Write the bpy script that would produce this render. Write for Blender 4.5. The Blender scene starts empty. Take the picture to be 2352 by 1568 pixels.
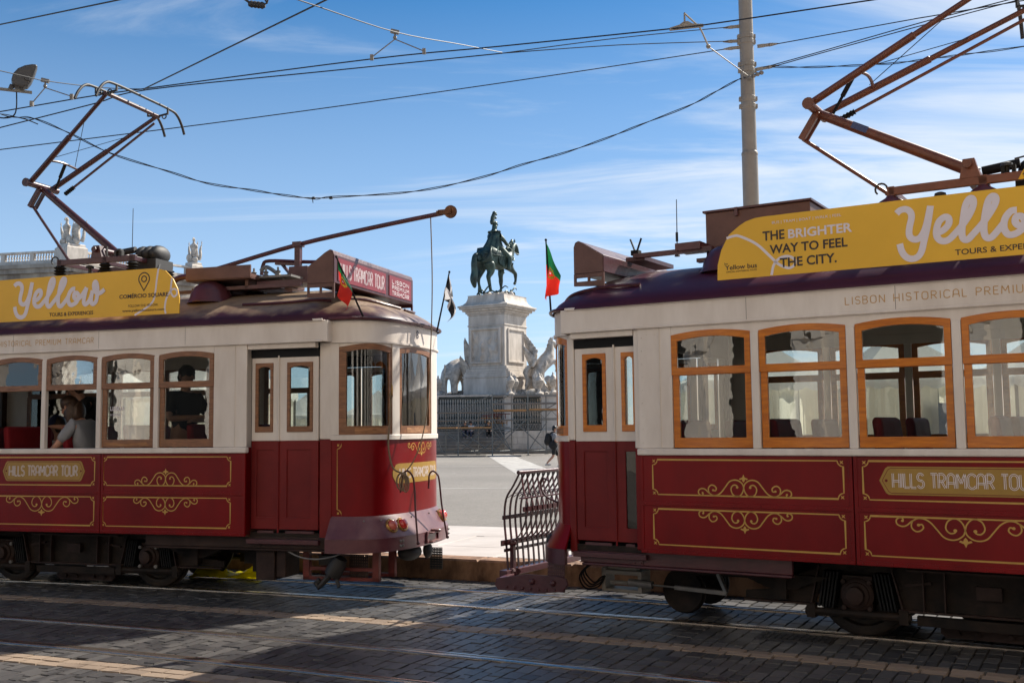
import bpy, bmesh, math, random
import numpy as np
from mathutils import Vector, Matrix
random.seed(7)
SC = bpy.context.scene
COL = SC.collection
R = math.radians

# ------------------------------------------------------------------ camera
H = 1.75
TILT = math.atan(201 / 2400.0)
ROLL = 0.011
fw = Vector((0, math.cos(TILT), math.sin(TILT)))
up0 = Vector((0, -math.sin(TILT), math.cos(TILT)))
rt0 = Vector((1, 0, 0))
rt = rt0 * math.cos(ROLL) - up0 * math.sin(ROLL)
up = up0 * math.cos(ROLL) + rt0 * math.sin(ROLL)
cam = bpy.data.cameras.new('camera')
cam.sensor_width = 36.0
cam.lens = 2400 / 2352 * 36
cam.clip_start = 0.1
cam.clip_end = 3000
camo = bpy.data.objects.new('camera', cam)
COL.objects.link(camo)
camo.matrix_world = Matrix(((rt.x, up.x, -fw.x, 0), (rt.y, up.y, -fw.y, 0), (rt.z, up.z, -fw.z, H), (0, 0, 0, 1)))
SC.camera = camo

# ------------------------------------------------------------------ sun and sky
SUN_AZ = R(51)     # from +Y towards +X
SUN_EL = R(40.5)
sun_dir = Vector((math.sin(SUN_AZ) * math.cos(SUN_EL), math.cos(SUN_AZ) * math.cos(SUN_EL), math.sin(SUN_EL)))
sl = bpy.data.lights.new('sun', 'SUN')
sl.energy = 3.75
sl.angle = R(0.5)
sl.color = (1.0, 0.93, 0.82)
so = bpy.data.objects.new('sun', sl)
COL.objects.link(so)
so.rotation_euler = sun_dir.to_track_quat('Z', 'Y').to_euler()
so.location = (20, 20, 40)

W = bpy.data.worlds.new('World')
SC.world = W
W.use_nodes = True
wn, wl = W.node_tree.nodes, W.node_tree.links
wn.clear()
def wnode(t, **kw):
    n = wn.new(t)
    for k, v in kw.items():
        setattr(n, k, v)
    return n
def wmath(op, a, b=None):
    n = wn.new('ShaderNodeMath'); n.operation = op
    for i, v in enumerate((a, b)):
        if v is None: continue
        if isinstance(v, (int, float)): n.inputs[i].default_value = v
        else: wl.new(v, n.inputs[i])
    return n.outputs[0]
sky = wnode('ShaderNodeTexSky', sky_type='NISHITA')
sky.sun_disc = False
sky.sun_elevation = SUN_EL
sky.sun_rotation = SUN_AZ
sky.altitude = 30
sky.air_density = 0.5
sky.dust_density = 0.2
sky.ozone_density = 4.0
tc = wnode('ShaderNodeTexCoord')
sp = wnode('ShaderNodeSeparateXYZ')
wl.new(tc.outputs['Generated'], sp.inputs[0])
den = wmath('ADD', wmath('MAXIMUM', sp.outputs[2], 0.0), 0.10)
px = wmath('DIVIDE', sp.outputs[0], den)
py = wmath('DIVIDE', sp.outputs[1], den)
cmb = wnode('ShaderNodeCombineXYZ')
wl.new(px, cmb.inputs[0]); wl.new(py, cmb.inputs[1])
mp = wnode('ShaderNodeMapping')
mp.inputs['Rotation'].default_value = (0, 0, R(20))
mp.inputs['Scale'].default_value = (0.55, 1.9, 1)
wl.new(cmb.outputs[0], mp.inputs[0])
nz = wnode('ShaderNodeTexNoise'); nz.inputs['Scale'].default_value = 1.15; nz.inputs['Detail'].default_value = 9
nz.inputs['Roughness'].default_value = 0.60; nz.inputs['Distortion'].default_value = 0.7
wl.new(mp.outputs[0], nz.inputs['Vector'])
nb = wnode('ShaderNodeTexNoise'); nb.inputs['Scale'].default_value = 0.22; nb.inputs['Detail'].default_value = 3
wl.new(cmb.outputs[0], nb.inputs['Vector'])
# the high cloud lies thick in the south-west half of the sky, and thins out eastwards
east = wmath('MULTIPLY', px, 0.11)
amt = wmath('ADD', wmath('ADD', wmath('MULTIPLY', nb.outputs[0], 0.25), nz.outputs[0]), wmath('MINIMUM', wmath('MAXIMUM', east, -0.30), 0.19))
cr = wnode('ShaderNodeMapRange'); cr.inputs[1].default_value = 0.57; cr.inputs[2].default_value = 0.90
cr.interpolation_type = 'SMOOTHSTEP'
wl.new(amt, cr.inputs[0])
# low fair-weather cumulus near the horizon
mc = wnode('ShaderNodeMapping'); mc.inputs['Scale'].default_value = (5.5, 5.5, 13.0)
mc.inputs['Location'].default_value = (0.35, 0.2, 0.1)
wl.new(tc.outputs['Generated'], mc.inputs[0])
nc = wnode('ShaderNodeTexNoise'); nc.inputs['Scale'].default_value = 1.0; nc.inputs['Detail'].default_value = 7; nc.inputs['Roughness'].default_value = 0.5
wl.new(mc.outputs[0], nc.inputs['Vector'])
cc = wnode('ShaderNodeMapRange'); cc.inputs[1].default_value = 0.55; cc.inputs[2].default_value = 0.68; cc.interpolation_type = 'SMOOTHSTEP'
wl.new(nc.outputs[0], cc.inputs[0])
lowm = wnode('ShaderNodeMapRange'); lowm.inputs[1].default_value = 0.05; lowm.inputs[2].default_value = 0.16
lowm.inputs[3].default_value = 1.0; lowm.inputs[4].default_value = 0.0; lowm.interpolation_type = 'SMOOTHSTEP'
wl.new(sp.outputs[2], lowm.inputs[0])
cum = wmath('MULTIPLY', wmath('MULTIPLY', cc.outputs[0], lowm.outputs[0]), 0.75)
cl = wmath('MINIMUM', wmath('ADD', wmath('MULTIPLY', cr.outputs[0], 0.72), cum), 0.95)
mix = wnode('ShaderNodeMix', data_type='RGBA')
# pale veil of moist air towards the horizon
veil = wnode('ShaderNodeMapRange'); veil.inputs[1].default_value = 0.0; veil.inputs[2].default_value = 0.42
veil.inputs[3].default_value = 0.80; veil.inputs[4].default_value = 0.0
wl.new(sp.outputs[2], veil.inputs[0])
vmix = wnode('ShaderNodeMix', data_type='RGBA')
wl.new(veil.outputs[0], vmix.inputs[0])
hs = wnode('ShaderNodeHueSaturation'); hs.inputs['Saturation'].default_value = 1.28; hs.inputs['Hue'].default_value = 0.489
wl.new(sky.outputs[0], hs.inputs['Color']); wl.new(hs.outputs[0], vmix.inputs[6]); vmix.inputs[7].default_value = (3.9, 4.6, 5.2, 1)
wl.new(cl, mix.inputs[0]); wl.new(vmix.outputs[2], mix.inputs[6])
mix.inputs[7].default_value = (5.3, 5.5, 5.7, 1)
bg = wnode('ShaderNodeBackground'); bg.inputs[1].default_value = 0.078
out = wnode('ShaderNodeOutputWorld')
wl.new(mix.outputs[2], bg.inputs[0]); wl.new(bg.outputs[0], out.inputs[0])

SC.view_settings.view_transform = 'Standard'
SC.view_settings.look = 'None'
SC.view_settings.exposure = 1.22
SC.view_settings.gamma = 1.0
SC.view_settings.use_curve_mapping = False
SC.render.engine = 'CYCLES'
SC.cycles.max_bounces = 10
SC.cycles.transparent_max_bounces = 24
SC.cycles.use_denoising = True

# ------------------------------------------------------------------ materials
def mat(name, col, rough=0.6, metal=0.0, spec=0.5, var=0.0, scale=4.0, col2=None, bump=0.0, bscale=40.0,
        grain=None, dust=None, transl=0.0, coat=0.0, streak=0.0):
    m = bpy.data.materials.new(name); m.use_nodes = True
    n, l = m.node_tree.nodes, m.node_tree.links
    b = n['Principled BSDF']
    b.inputs['Roughness'].default_value = rough
    b.inputs['Metallic'].default_value = metal
    b.inputs['Specular IOR Level'].default_value = spec
    b.inputs['Coat Weight'].default_value = coat
    b.inputs['Coat Roughness'].default_value = 0.08
    c4 = (*col, 1)
    b.inputs['Base Color'].default_value = c4
    tcn = n.new('ShaderNodeTexCoord')
    last = None
    if var or col2:
        c2 = col2 or tuple(min(1, c * (1 - var)) for c in col)
        nt = n.new('ShaderNodeTexNoise'); nt.inputs['Scale'].default_value = scale; nt.inputs['Detail'].default_value = 8
        nt.inputs['Roughness'].default_value = 0.62
        if grain or streak:
            mpn = n.new('ShaderNodeMapping'); mpn.inputs['Scale'].default_value = grain or (1, 1, 0.12)
            l.new(tcn.outputs['Object'], mpn.inputs[0]); l.new(mpn.outputs[0], nt.inputs['Vector'])
        else:
            l.new(tcn.outputs['Object'], nt.inputs['Vector'])
        rp = n.new('ShaderNodeValToRGB'); rp.color_ramp.elements[0].position = 0.36; rp.color_ramp.elements[1].position = 0.66
        rp.color_ramp.elements[0].color = (*c2, 1); rp.color_ramp.elements[1].color = c4
        l.new(nt.outputs[0], rp.inputs[0]); last = rp.outputs[0]
        rr = n.new('ShaderNodeMapRange'); rr.inputs[3].default_value = min(1, rough * 1.25); rr.inputs[4].default_value = rough * 0.8
        l.new(nt.outputs[0], rr.inputs[0]); l.new(rr.outputs[0], b.inputs['Roughness'])
    if dust:      # a settled layer of dirt on faces that look up
        geo = n.new('ShaderNodeNewGeometry'); sx = n.new('ShaderNodeSeparateXYZ'); l.new(geo.outputs['Normal'], sx.inputs[0])
        nd = n.new('ShaderNodeTexNoise'); nd.inputs['Scale'].default_value = 6; nd.inputs['Detail'].default_value = 6
        l.new(tcn.outputs['Object'], nd.inputs['Vector'])
        ad = n.new('ShaderNodeMath'); ad.operation = 'MULTIPLY_ADD'; l.new(nd.outputs[0], ad.inputs[0]); ad.inputs[1].default_value = 0.5
        l.new(sx.outputs[2], ad.inputs[2])
        mr = n.new('ShaderNodeMapRange'); mr.inputs[1].default_value = dust[1]; mr.inputs[2].default_value = dust[2]; mr.interpolation_type = 'SMOOTHSTEP'
        l.new(ad.outputs[0], mr.inputs[0])
        mx = n.new('ShaderNodeMix'); mx.data_type = 'RGBA'; l.new(mr.outputs[0], mx.inputs[0])
        if last: l.new(last, mx.inputs[6])
        else: mx.inputs[6].default_value = c4
        mx.inputs[7].default_value = (*dust[0], 1); last = mx.outputs[2]
        r2 = n.new('ShaderNodeMapRange'); r2.inputs[3].default_value = rough; r2.inputs[4].default_value = dust[3] if len(dust) > 3 else 0.75
        l.new(mr.outputs[0], r2.inputs[0]); l.new(r2.outputs[0], b.inputs['Roughness'])
    if last: l.new(last, b.inputs['Base Color'])
    if bump:
        nb_ = n.new('ShaderNodeTexNoise'); nb_.inputs['Scale'].default_value = bscale; nb_.inputs['Detail'].default_value = 6
        if grain:
            mp2 = n.new('ShaderNodeMapping'); mp2.inputs['Scale'].default_value = grain
            l.new(tcn.outputs['Object'], mp2.inputs[0]); l.new(mp2.outputs[0], nb_.inputs['Vector'])
        else:
            l.new(tcn.outputs['Object'], nb_.inputs['Vector'])
        bp = n.new('ShaderNodeBump'); bp.inputs['Strength'].default_value = bump; bp.inputs['Distance'].default_value = 0.02
        l.new(nb_.outputs[0], bp.inputs['Height']); l.new(bp.outputs[0], b.inputs['Normal'])
    if transl:
        tr = n.new('ShaderNodeBsdfTranslucent'); mxs = n.new('ShaderNodeMixShader'); mxs.inputs[0].default_value = transl
        if last: l.new(last, tr.inputs[0])
        else: tr.inputs[0].default_value = c4
        o = n['Material Output']
        l.new(b.outputs[0], mxs.inputs[1]); l.new(tr.outputs[0], mxs.inputs[2]); l.new(mxs.outputs[0], o.inputs[0])
    return m

def glass_mat(name, tint, refl=1.0, wav=0.02):
    m = bpy.data.materials.new(name); m.use_nodes = True
    n, l = m.node_tree.nodes, m.node_tree.links
    n.remove(n['Principled BSDF'])
    t = n.new('ShaderNodeBsdfTransparent'); t.inputs[0].default_value = (*tint, 1)
    g = n.new('ShaderNodeBsdfGlossy'); g.inputs['Roughness'].default_value = 0.005; g.inputs[0].default_value = (1, 1, 1, 1)
    tcn = n.new('ShaderNodeTexCoord')
    w = n.new('ShaderNodeTexNoise'); w.inputs['Scale'].default_value = 5; w.inputs['Detail'].default_value = 2
    l.new(tcn.outputs['Object'], w.inputs['Vector'])
    bp = n.new('ShaderNodeBump'); bp.inputs['Strength'].default_value = wav; bp.inputs['Distance'].default_value = 0.1
    l.new(w.outputs[0], bp.inputs['Height']); l.new(bp.outputs[0], g.inputs['Normal'])
    fr = n.new('ShaderNodeFresnel'); fr.inputs[0].default_value = 1.52
    # two surfaces of the sheet reflect: twice the single-face share
    k = n.new('ShaderNodeMath'); k.operation = 'MULTIPLY'; l.new(fr.outputs[0], k.inputs[0]); k.inputs[1].default_value = 1.9 * refl; k.use_clamp = True
    mx = n.new('ShaderNodeMixShader'); l.new(k.outputs[0], mx.inputs[0]); l.new(t.outputs[0], mx.inputs[1]); l.new(g.outputs[0], mx.inputs[2])
    l.new(mx.outputs[0], n['Material Output'].inputs[0])
    return m

M = {}
M['red'] = mat('red_paint', (0.195, 0.0025, 0.0045), 0.30, spec=0.20, col2=(0.135, 0.002, 0.004), scale=2.4, grain=(1.0, 1.0, .5), bump=0.05, bscale=7)
M['red_matt'] = mat('worn_red_paint', (0.175, 0.010, 0.010), 0.45, spec=0.25, var=0.3, scale=2.2, bump=0.06, bscale=25)
M['cream'] = mat('cream_paint', (0.72, 0.655, 0.59), 0.42, col2=(0.60, 0.53, 0.465), scale=2.2, grain=(1.6, 1.6, .45), bump=0.05, bscale=12)
M['roof'] = mat('maroon_roof_paint', (0.058, 0.015, 0.026), 0.42, spec=0.25, var=0.3, scale=2, bump=0.10, bscale=9, dust=((0.25, 0.175, 0.115), 0.93, 1.21, 0.5))
M['roof_clean'] = mat('clean_maroon_roof_paint', (0.060, 0.013, 0.030), 0.42, spec=0.22, var=0.25, scale=2, bump=0.08, bscale=9, dust=((0.19, 0.135, 0.105), 1.14, 1.36, 0.5))
M['maroon'] = mat('maroon_metal_paint', (0.085, 0.022, 0.028), 0.36, var=0.35, scale=6, bump=0.12, bscale=25)
M['bumper'] = mat('bumper_paint', (0.125, 0.040, 0.046), 0.30, col2=(0.085, 0.024, 0.034), scale=5, bump=0.06, bscale=9, dust=((0.24, 0.125, 0.11), 0.6, 1.15, 0.38))
M['brownbox'] = mat('brown_box_paint', (0.13, 0.055, 0.040), 0.5, var=0.25, scale=5, bump=0.08, bscale=18)
M['woodL'] = mat('brown_varnished_wood', (0.27, 0.115, 0.045), 0.42, col2=(0.15, 0.06, 0.024), scale=7, grain=(1.2, 1.2, 10), bump=0.08, bscale=20)
M['woodR'] = mat('orange_varnished_wood', (0.58, 0.175, 0.004), 0.34, spec=0.35, col2=(0.40, 0.105, 0.003), scale=5, grain=(1.0, 1.0, 9), bump=0.03, bscale=20, coat=0.3)
M['woodpale'] = mat('bare_worn_wood', (0.42, 0.20, 0.08), 0.7, col2=(0.20, 0.085, 0.035), scale=9, grain=(0.6, 1, 6), bump=0.2, bscale=20)
M['interior'] = mat('dark_interior_wood', (0.075, 0.030, 0.014), 0.45, var=0.4, scale=4, grain=(8, 8, 1))
M['ceil'] = mat('interior_ceiling', (0.20, 0.13, 0.08), 0.6, var=0.2)
M['gold'] = mat('gold_line_paint', (0.52, 0.30, 0.055), 0.38, var=0.12, scale=20)
M['plate'] = mat('gold_plate_paint', (0.36, 0.205, 0.028), 0.42, var=0.12, scale=10, bump=0.05, bscale=60)
M['goldtxt'] = mat('gold_lettering', (0.50, 0.28, 0.085), 0.5)
M['whitetxt'] = mat('white_lettering', (0.74, 0.68, 0.70), 0.5)
M['greytxt'] = mat('pale_print', (0.70, 0.64, 0.68), 0.5, var=0.05)
M['darktxt'] = mat('dark_print', (0.030, 0.018, 0.014), 0.5)
M['navytxt'] = mat('navy_print', (0.01, 0.012, 0.05), 0.5)
M['yellow'] = mat('yellow_board_print', (0.78, 0.435, 0.020), 0.42, var=0.10, scale=1.4, bump=0.02, bscale=6)
M['signred'] = mat('sign_red_print', (0.21, 0.014, 0.02), 0.35)
M['black'] = mat('black_rubber', (0.012, 0.012, 0.013), 0.75, spec=0.2)
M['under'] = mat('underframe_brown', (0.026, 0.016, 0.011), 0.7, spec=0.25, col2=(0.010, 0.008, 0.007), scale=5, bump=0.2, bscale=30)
M['under2'] = mat('underframe_paler_brown', (0.042, 0.022, 0.017), 0.62, spec=0.3, var=0.5, scale=5, bump=0.15, bscale=30)  # second, paler brown for axle boxes, ribs and sills
M['wheel'] = mat('wheel_steel', (0.040, 0.027, 0.016), 0.6, col2=(0.014, 0.010, 0.008), scale=9, metal=0.1, bump=0.2, bscale=40)
M['redfr'] = mat('red_oxide_frame', (0.16, 0.020, 0.014), 0.5, var=0.4, scale=6)
M['pantL'] = mat('pantograph_maroon_paint', (0.062, 0.020, 0.024), 0.34, var=0.3, scale=8)
M['pantR'] = mat('pantograph_copper_paint', (0.155, 0.046, 0.023), 0.38, var=0.3, scale=8)
M['steel'] = mat('galvanised_steel', (0.20, 0.20, 0.19), 0.5, metal=0.3, var=0.3, scale=12)
M['greysteel'] = mat('grey_steel', (0.22, 0.21, 0.20), 0.5, metal=0.2, var=0.3, scale=9)
M['carbon'] = mat('collector_carbon', (0.022, 0.021, 0.022), 0.6)
M['wire'] = mat('wire_black', (0.012, 0.013, 0.016), 0.5)
M['brass'] = mat('brass', (0.42, 0.24, 0.08), 0.35, metal=0.8)
M['copper'] = mat('trolley_wheel_bronze', (0.15, 0.055, 0.018), 0.4, metal=0.4, var=0.5, scale=14)
M['lampred'] = mat('red_lamp_lens', (0.55, 0.03, 0.02), 0.12, coat=0.6)
M['lampamber'] = mat('amber_lamp_lens', (0.50, 0.10, 0.07), 0.12, coat=0.6)
M['rope'] = mat('rope', (0.22, 0.16, 0.10), 0.9, var=0.3, scale=80)
M['seatred'] = mat('seat_leather', (0.17, 0.012, 0.016), 0.6, spec=0.08, var=0.2)
M['seatstripe'] = mat('seat_stripe', (0.28, 0.07, 0.06), 0.6, spec=0.08, var=0.2)
M['pole'] = mat('painted_pole', (0.27, 0.245, 0.21), 0.5, var=0.15, scale=5, bump=0.1, bscale=25)
M['glass'] = glass_mat('window_glass', (0.88, 0.90, 0.88), 0.85, 0.007)
M['glassdoor'] = glass_mat('door_glass', (0.82, 0.85, 0.83), 0.75, 0.006)
M['glasslow'] = glass_mat('lower_door_glass', (0.22, 0.23, 0.22), 0.45, 0.006)
M['stone'] = mat('limestone', (0.66, 0.595, 0.53), 0.75, col2=(0.44, 0.39, 0.34), scale=1.4, grain=(1.3, 1.3, .4), bump=0.15, bscale=8)
M['stonedirty'] = mat('weathered_limestone', (0.60, 0.545, 0.48), 0.8, col2=(0.11, 0.10, 0.088), scale=2.6, grain=(1.2, 1.2, 0.28), bump=0.2, bscale=10)
M['marble'] = mat('carved_marble', (0.66, 0.595, 0.525), 0.7, col2=(0.30, 0.265, 0.225), scale=2.6, bump=1.0, bscale=5)
M['step'] = mat('step_stone', (0.27, 0.245, 0.22), 0.85, col2=(0.15, 0.135, 0.12), scale=1.2)
M['bronze'] = mat('green_bronze', (0.060, 0.105, 0.088), 0.42, metal=0.35, col2=(0.018, 0.028, 0.027), scale=1.5, bump=0.3, bscale=5)
M['irongreen'] = mat('green_iron', (0.012, 0.022, 0.02), 0.45)
M['cobble'] = mat('granite_cobble', (0.125, 0.115, 0.108), 0.42, col2=(0.075, 0.07, 0.068), scale=5, bump=0.5, bscale=28)
M['cobble2'] = mat('dark_granite_cobble', (0.090, 0.084, 0.082), 0.40, col2=(0.055, 0.052, 0.052), scale=5, bump=0.5, bscale=28)
M['cobble3'] = mat('pale_granite_cobble', (0.165, 0.15, 0.135), 0.46, col2=(0.10, 0.092, 0.085), scale=5, bump=0.5, bscale=28)
M['sett'] = mat('sandy_sett', (0.36, 0.235, 0.150), 0.6, col2=(0.22, 0.15, 0.11), scale=4, bump=0.4, bscale=28)
M['sett2'] = mat('orange_sett', (0.38, 0.205, 0.115), 0.6, col2=(0.26, 0.16, 0.11), scale=4, bump=0.4, bscale=28)
M['joint'] = mat('joint_sand', (0.050, 0.036, 0.026), 0.95, col2=(0.085, 0.055, 0.035), scale=3, bump=0.4, bscale=60)
M['rail'] = mat('rail_steel', (0.58, 0.52, 0.46), 0.20, metal=0.9, var=0.25, scale=6)
M['railside'] = mat('rail_rust', (0.075, 0.045, 0.028), 0.7, var=0.4, scale=10)
M['asphalt'] = mat('plaza_asphalt', (0.27, 0.245, 0.218), 0.85, col2=(0.165, 0.152, 0.135), scale=34, bump=0.5, bscale=120)
def asphalt_patches(m):
    n, l = m.node_tree.nodes, m.node_tree.links; b = n['Principled BSDF']; src = b.inputs['Base Color'].links[0].from_socket
    g = n.new('ShaderNodeNewGeometry')
    def nz_(sc, det=4):
        t = n.new('ShaderNodeTexNoise'); t.inputs['Scale'].default_value = sc; t.inputs['Detail'].default_value = det; l.new(g.outputs['Position'], t.inputs['Vector']); return t
    big = nz_(.12, 6); fine = nz_(7, 5)
    ad = n.new('ShaderNodeMath'); ad.operation = 'MULTIPLY_ADD'; l.new(fine.outputs[0], ad.inputs[0]); ad.inputs[1].default_value = .55; l.new(big.outputs[0], ad.inputs[2])
    mr = n.new('ShaderNodeMapRange'); mr.inputs[1].default_value = .5; mr.inputs[2].default_value = 1.05; mr.inputs[3].default_value = .72; mr.inputs[4].default_value = 1.18; l.new(ad.outputs[0], mr.inputs[0])
    mx = n.new('ShaderNodeMix'); mx.data_type = 'RGBA'; mx.blend_type = 'MULTIPLY'; mx.inputs[0].default_value = 1; l.new(src, mx.inputs[6]); l.new(mr.outputs[0], mx.inputs[7]); l.new(mx.outputs[2], b.inputs['Base Color'])
asphalt_patches(M['asphalt'])
M['paint'] = mat('road_paint', (0.52, 0.50, 0.46), 0.7, col2=(0.30, 0.28, 0.26), scale=3)
M['slab'] = mat('pavement_slab', (0.52, 0.475, 0.44), 0.7, col2=(0.42, 0.38, 0.35), scale=1.3, bump=0.1, bscale=30)
M['calcada'] = mat('pale_pavement_stone', (0.40, 0.365, 0.335), 0.8, col2=(0.30, 0.27, 0.25), scale=3, bump=0.2, bscale=30)
M['curb'] = mat('sandstone_kerb', (0.36, 0.20, 0.11), 0.8, col2=(0.085, 0.040, 0.020), scale=4.5, bump=0.35, bscale=14, grain=(1, 1, 0.45))
M['tent'] = mat('tent_canvas', (0.86, 0.85, 0.84), 0.6, var=0.06, scale=2, transl=0.5, bump=0.08, bscale=4)
M['tentwall'] = mat('tent_side_canvas', (0.86, 0.81, 0.71), 0.6, var=0.06, scale=2, transl=0.62, bump=0.15, bscale=3)
M['tentblue'] = mat('tent_grey_canvas', (0.30, 0.33, 0.40), 0.5, transl=0.2)
M['palace'] = mat('palace_stone', (0.46, 0.41, 0.35), 0.8, col2=(0.20, 0.17, 0.145), scale=0.5, grain=(1, 1, 0.35), bump=0.2, bscale=3)
M['facade'] = mat('arcade_limestone', (0.74, 0.67, 0.60), 0.8, col2=(0.64, 0.575, 0.51), scale=0.8)
M['facadey'] = mat('arcade_ochre_plaster', (0.80, 0.68, 0.53), 0.85, var=0.06, scale=0.6)
M['plastic'] = mat('yellow_plastic', (0.85, 0.74, 0.0), 0.25, transl=0.7, bump=0.8, bscale=9)
M['skin'] = mat('skin', (0.42, 0.22, 0.15), 0.55)
M['hair'] = mat('brown_hair', (0.06, 0.03, 0.016), 0.5, var=0.4, scale=30)
M['hairblack'] = mat('black_hair', (0.010, 0.009, 0.009), 0.5)
M['shirtgrey'] = mat('grey_shirt', (0.24, 0.245, 0.26), 0.9, var=0.1, bump=0.3, bscale=9)
M['shirtblack'] = mat('black_shirt', (0.014, 0.014, 0.016), 0.9)
M['shirtwhite'] = mat('white_shirt', (0.62, 0.61, 0.60), 0.9)
M['shirtstripe'] = mat('striped_cloth', (0.30, 0.25, 0.19), 0.9, var=0.6, scale=14)
M['jeans'] = mat('blue_trousers', (0.035, 0.045, 0.075), 0.9)
M['navy'] = mat('navy_cap', (0.012, 0.018, 0.06), 0.8)
M['sole'] = mat('pale_shoe', (0.45, 0.43, 0.42), 0.7)
M['arcadeshade'] = mat('dark_arcade_shade', (0.05, 0.042, 0.035), 0.8)  # shade inside the arcade put into the colour of its back wall and floor
M['plank'] = mat('scaffold_plank', (0.44, 0.22, 0.075), 0.6, var=0.3, scale=4)
M['flagred'] = mat('flag_red', (0.72, 0.030, 0.018), 0.7, transl=0.4)
M['flaggreen'] = mat('flag_green', (0.012, 0.17, 0.055), 0.7, transl=0.35)
M['flagyellow'] = mat('flag_yellow', (0.62, 0.38, 0.02), 0.7)
M['flagwhite'] = mat('flag_white', (0.75, 0.75, 0.76), 0.7, transl=0.3)
M['flagblack'] = mat('flag_black', (0.012, 0.014, 0.02), 0.7)
M['floodgrey'] = mat('floodlight_grey', (0.055, 0.055, 0.057), 0.5)
M['stickerblue'] = mat('sticker_blue', (0.01, 0.03, 0.13), 0.3)

# ------------------------------------------------------------------ mesh builder
class MB:
    def __init__(s):
        s.v = []; s.f = []
    def quad(s, *p):
        b = len(s.v); s.v += [tuple(q) for q in p]; s.f.append(tuple(range(b, b + len(p)))); return s
    def box(s, x0, x1, y0, y1, z0, z1):
        b = len(s.v)
        s.v += [(x0, y0, z0), (x1, y0, z0), (x1, y1, z0), (x0, y1, z0), (x0, y0, z1), (x1, y0, z1), (x1, y1, z1), (x0, y1, z1)]
        for f in ((0, 3, 2, 1), (4, 5, 6, 7), (0, 1, 5, 4), (1, 2, 6, 5), (2, 3, 7, 6), (3, 0, 4, 7)):
            s.f.append(tuple(b + i for i in f))
        return s
    def cbox(s, c, size, ch=0.01, rz=0.0, taper=1.0, tilt=(0, 0)):
        # block with a chamfered top rim
        hx, hy, hz = size[0] / 2, size[1] / 2, size[2]
        ca, sa = math.cos(rz), math.sin(rz)
        b = len(s.v)
        for (k, z) in ((1.0, 0.0), (1.0, hz - ch), (0.0, hz)):
            for (sx, sy) in ((-1, -1), (1, -1), (1, 1), (-1, 1)):
                x = sx * (hx - (ch if k == 0.0 else 0)); y = sy * (hy - (ch if k == 0.0 else 0))
                zz = z + (x * tilt[0] + y * tilt[1] if z > 0 else 0)
                s.v.append((c[0] + x * ca - y * sa, c[1] + x * sa + y * ca, c[2] + zz))
        for r in range(2):
            for i in range(4):
                j = (i + 1) % 4
                s.f.append((b + r * 4 + i, b + r * 4 + j, b + r * 4 + 4 + j, b + r * 4 + 4 + i))
        s.f.append((b + 8, b + 9, b + 10, b + 11))
        return s
    def prism(s, poly, y0, y1, axis='y'):
        # polygon in (a,b) extruded along an axis
        n = len(poly); b = len(s.v)
        def P(a, c, d):
            return (a, d, c) if axis == 'y' else ((d, a, c) if axis == 'x' else (a, c, d))
        for d in (y0, y1):
            for (a, c) in poly: s.v.append(P(a, c, d))
        s.f.append(tuple(b + i for i in range(n))); s.f.append(tuple(b + n + i for i in reversed(range(n))))
        for i in range(n):
            j = (i + 1) % n
            s.f.append((b + i, b + n + i, b + n + j, b + j))
        return s
    def ring(s, outer, inner, y0, y1):
        # frame between two loops of equal length in (x,z), extruded along y
        n = len(outer); b = len(s.v)
        for d in (y0, y1):
            for (a, c) in outer: s.v.append((a, d, c))
            for (a, c) in inner: s.v.append((a, d, c))
        for i in range(n):
            j = (i + 1) % n
            o0, o1, i0, i1 = b + i, b + j, b + n + i, b + n + j
            t = 2 * n
            s.f += [(o0, o1, i1, i0), (o0 + t, i0 + t, i1 + t, o1 + t), (o0, o0 + t, o1 + t, o1), (i0, i1, i1 + t, i0 + t)]
        return s
    def tube(s, pts, r, n=8, caps=True):
        pts = [Vector(p) for p in pts]
        if len(pts) < 2: return s
        rs = r if isinstance(r, (list, tuple)) else [r] * len(pts)
        b = len(s.v); prev = None
        for i, p in enumerate(pts):
            d = (pts[min(i + 1, len(pts) - 1)] - pts[max(i - 1, 0)])
            d = d.normalized() if d.length > 1e-9 else Vector((0, 0, 1))
            if prev is None:
                a = d.cross(Vector((0, 0, 1)))
                if a.length < 1e-3: a = d.cross(Vector((0, 1, 0)))
            else:
                a = prev - d * prev.dot(d)
                if a.length < 1e-6: a = d.orthogonal()
            a.normalize(); prev = a; c = d.cross(a)
            for k in range(n):
                t = 2 * math.pi * k / n
                s.v.append(tuple(p + (a * math.cos(t) + c * math.sin(t)) * rs[i]))
        for i in range(len(pts) - 1):
            for k in range(n):
                j = (k + 1) % n
                s.f.append((b + i * n + k, b + i * n + j, b + (i + 1) * n + j, b + (i + 1) * n + k))
        if caps:
            s.f.append(tuple(b + k for k in reversed(range(n)))); e = b + (len(pts) - 1) * n
            s.f.append(tuple(e + k for k in range(n)))
        return s
    def bar(s, p, q, w, h):
        # rectangular bar from p to q
        p, q = Vector(p), Vector(q); d = (q - p).normalized()
        a = d.cross(Vector((0, 0, 1)))
        if a.length < 1e-3: a = Vector((0, 1, 0))
        a.normalize(); c = a.cross(d).normalized(); b = len(s.v)
        for o in (p, q):
            for (i, j) in ((-1, -1), (1, -1), (1, 1), (-1, 1)):
                s.v.append(tuple(o + a * (i * w / 2) + c * (j * h / 2)))
        for f in ((0, 1, 2, 3), (7, 6, 5, 4), (0, 4, 5, 1), (1, 5, 6, 2), (2, 6, 7, 3), (3, 7, 4, 0)):
            s.f.append(tuple(b + i for i in f))
        return s
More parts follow.
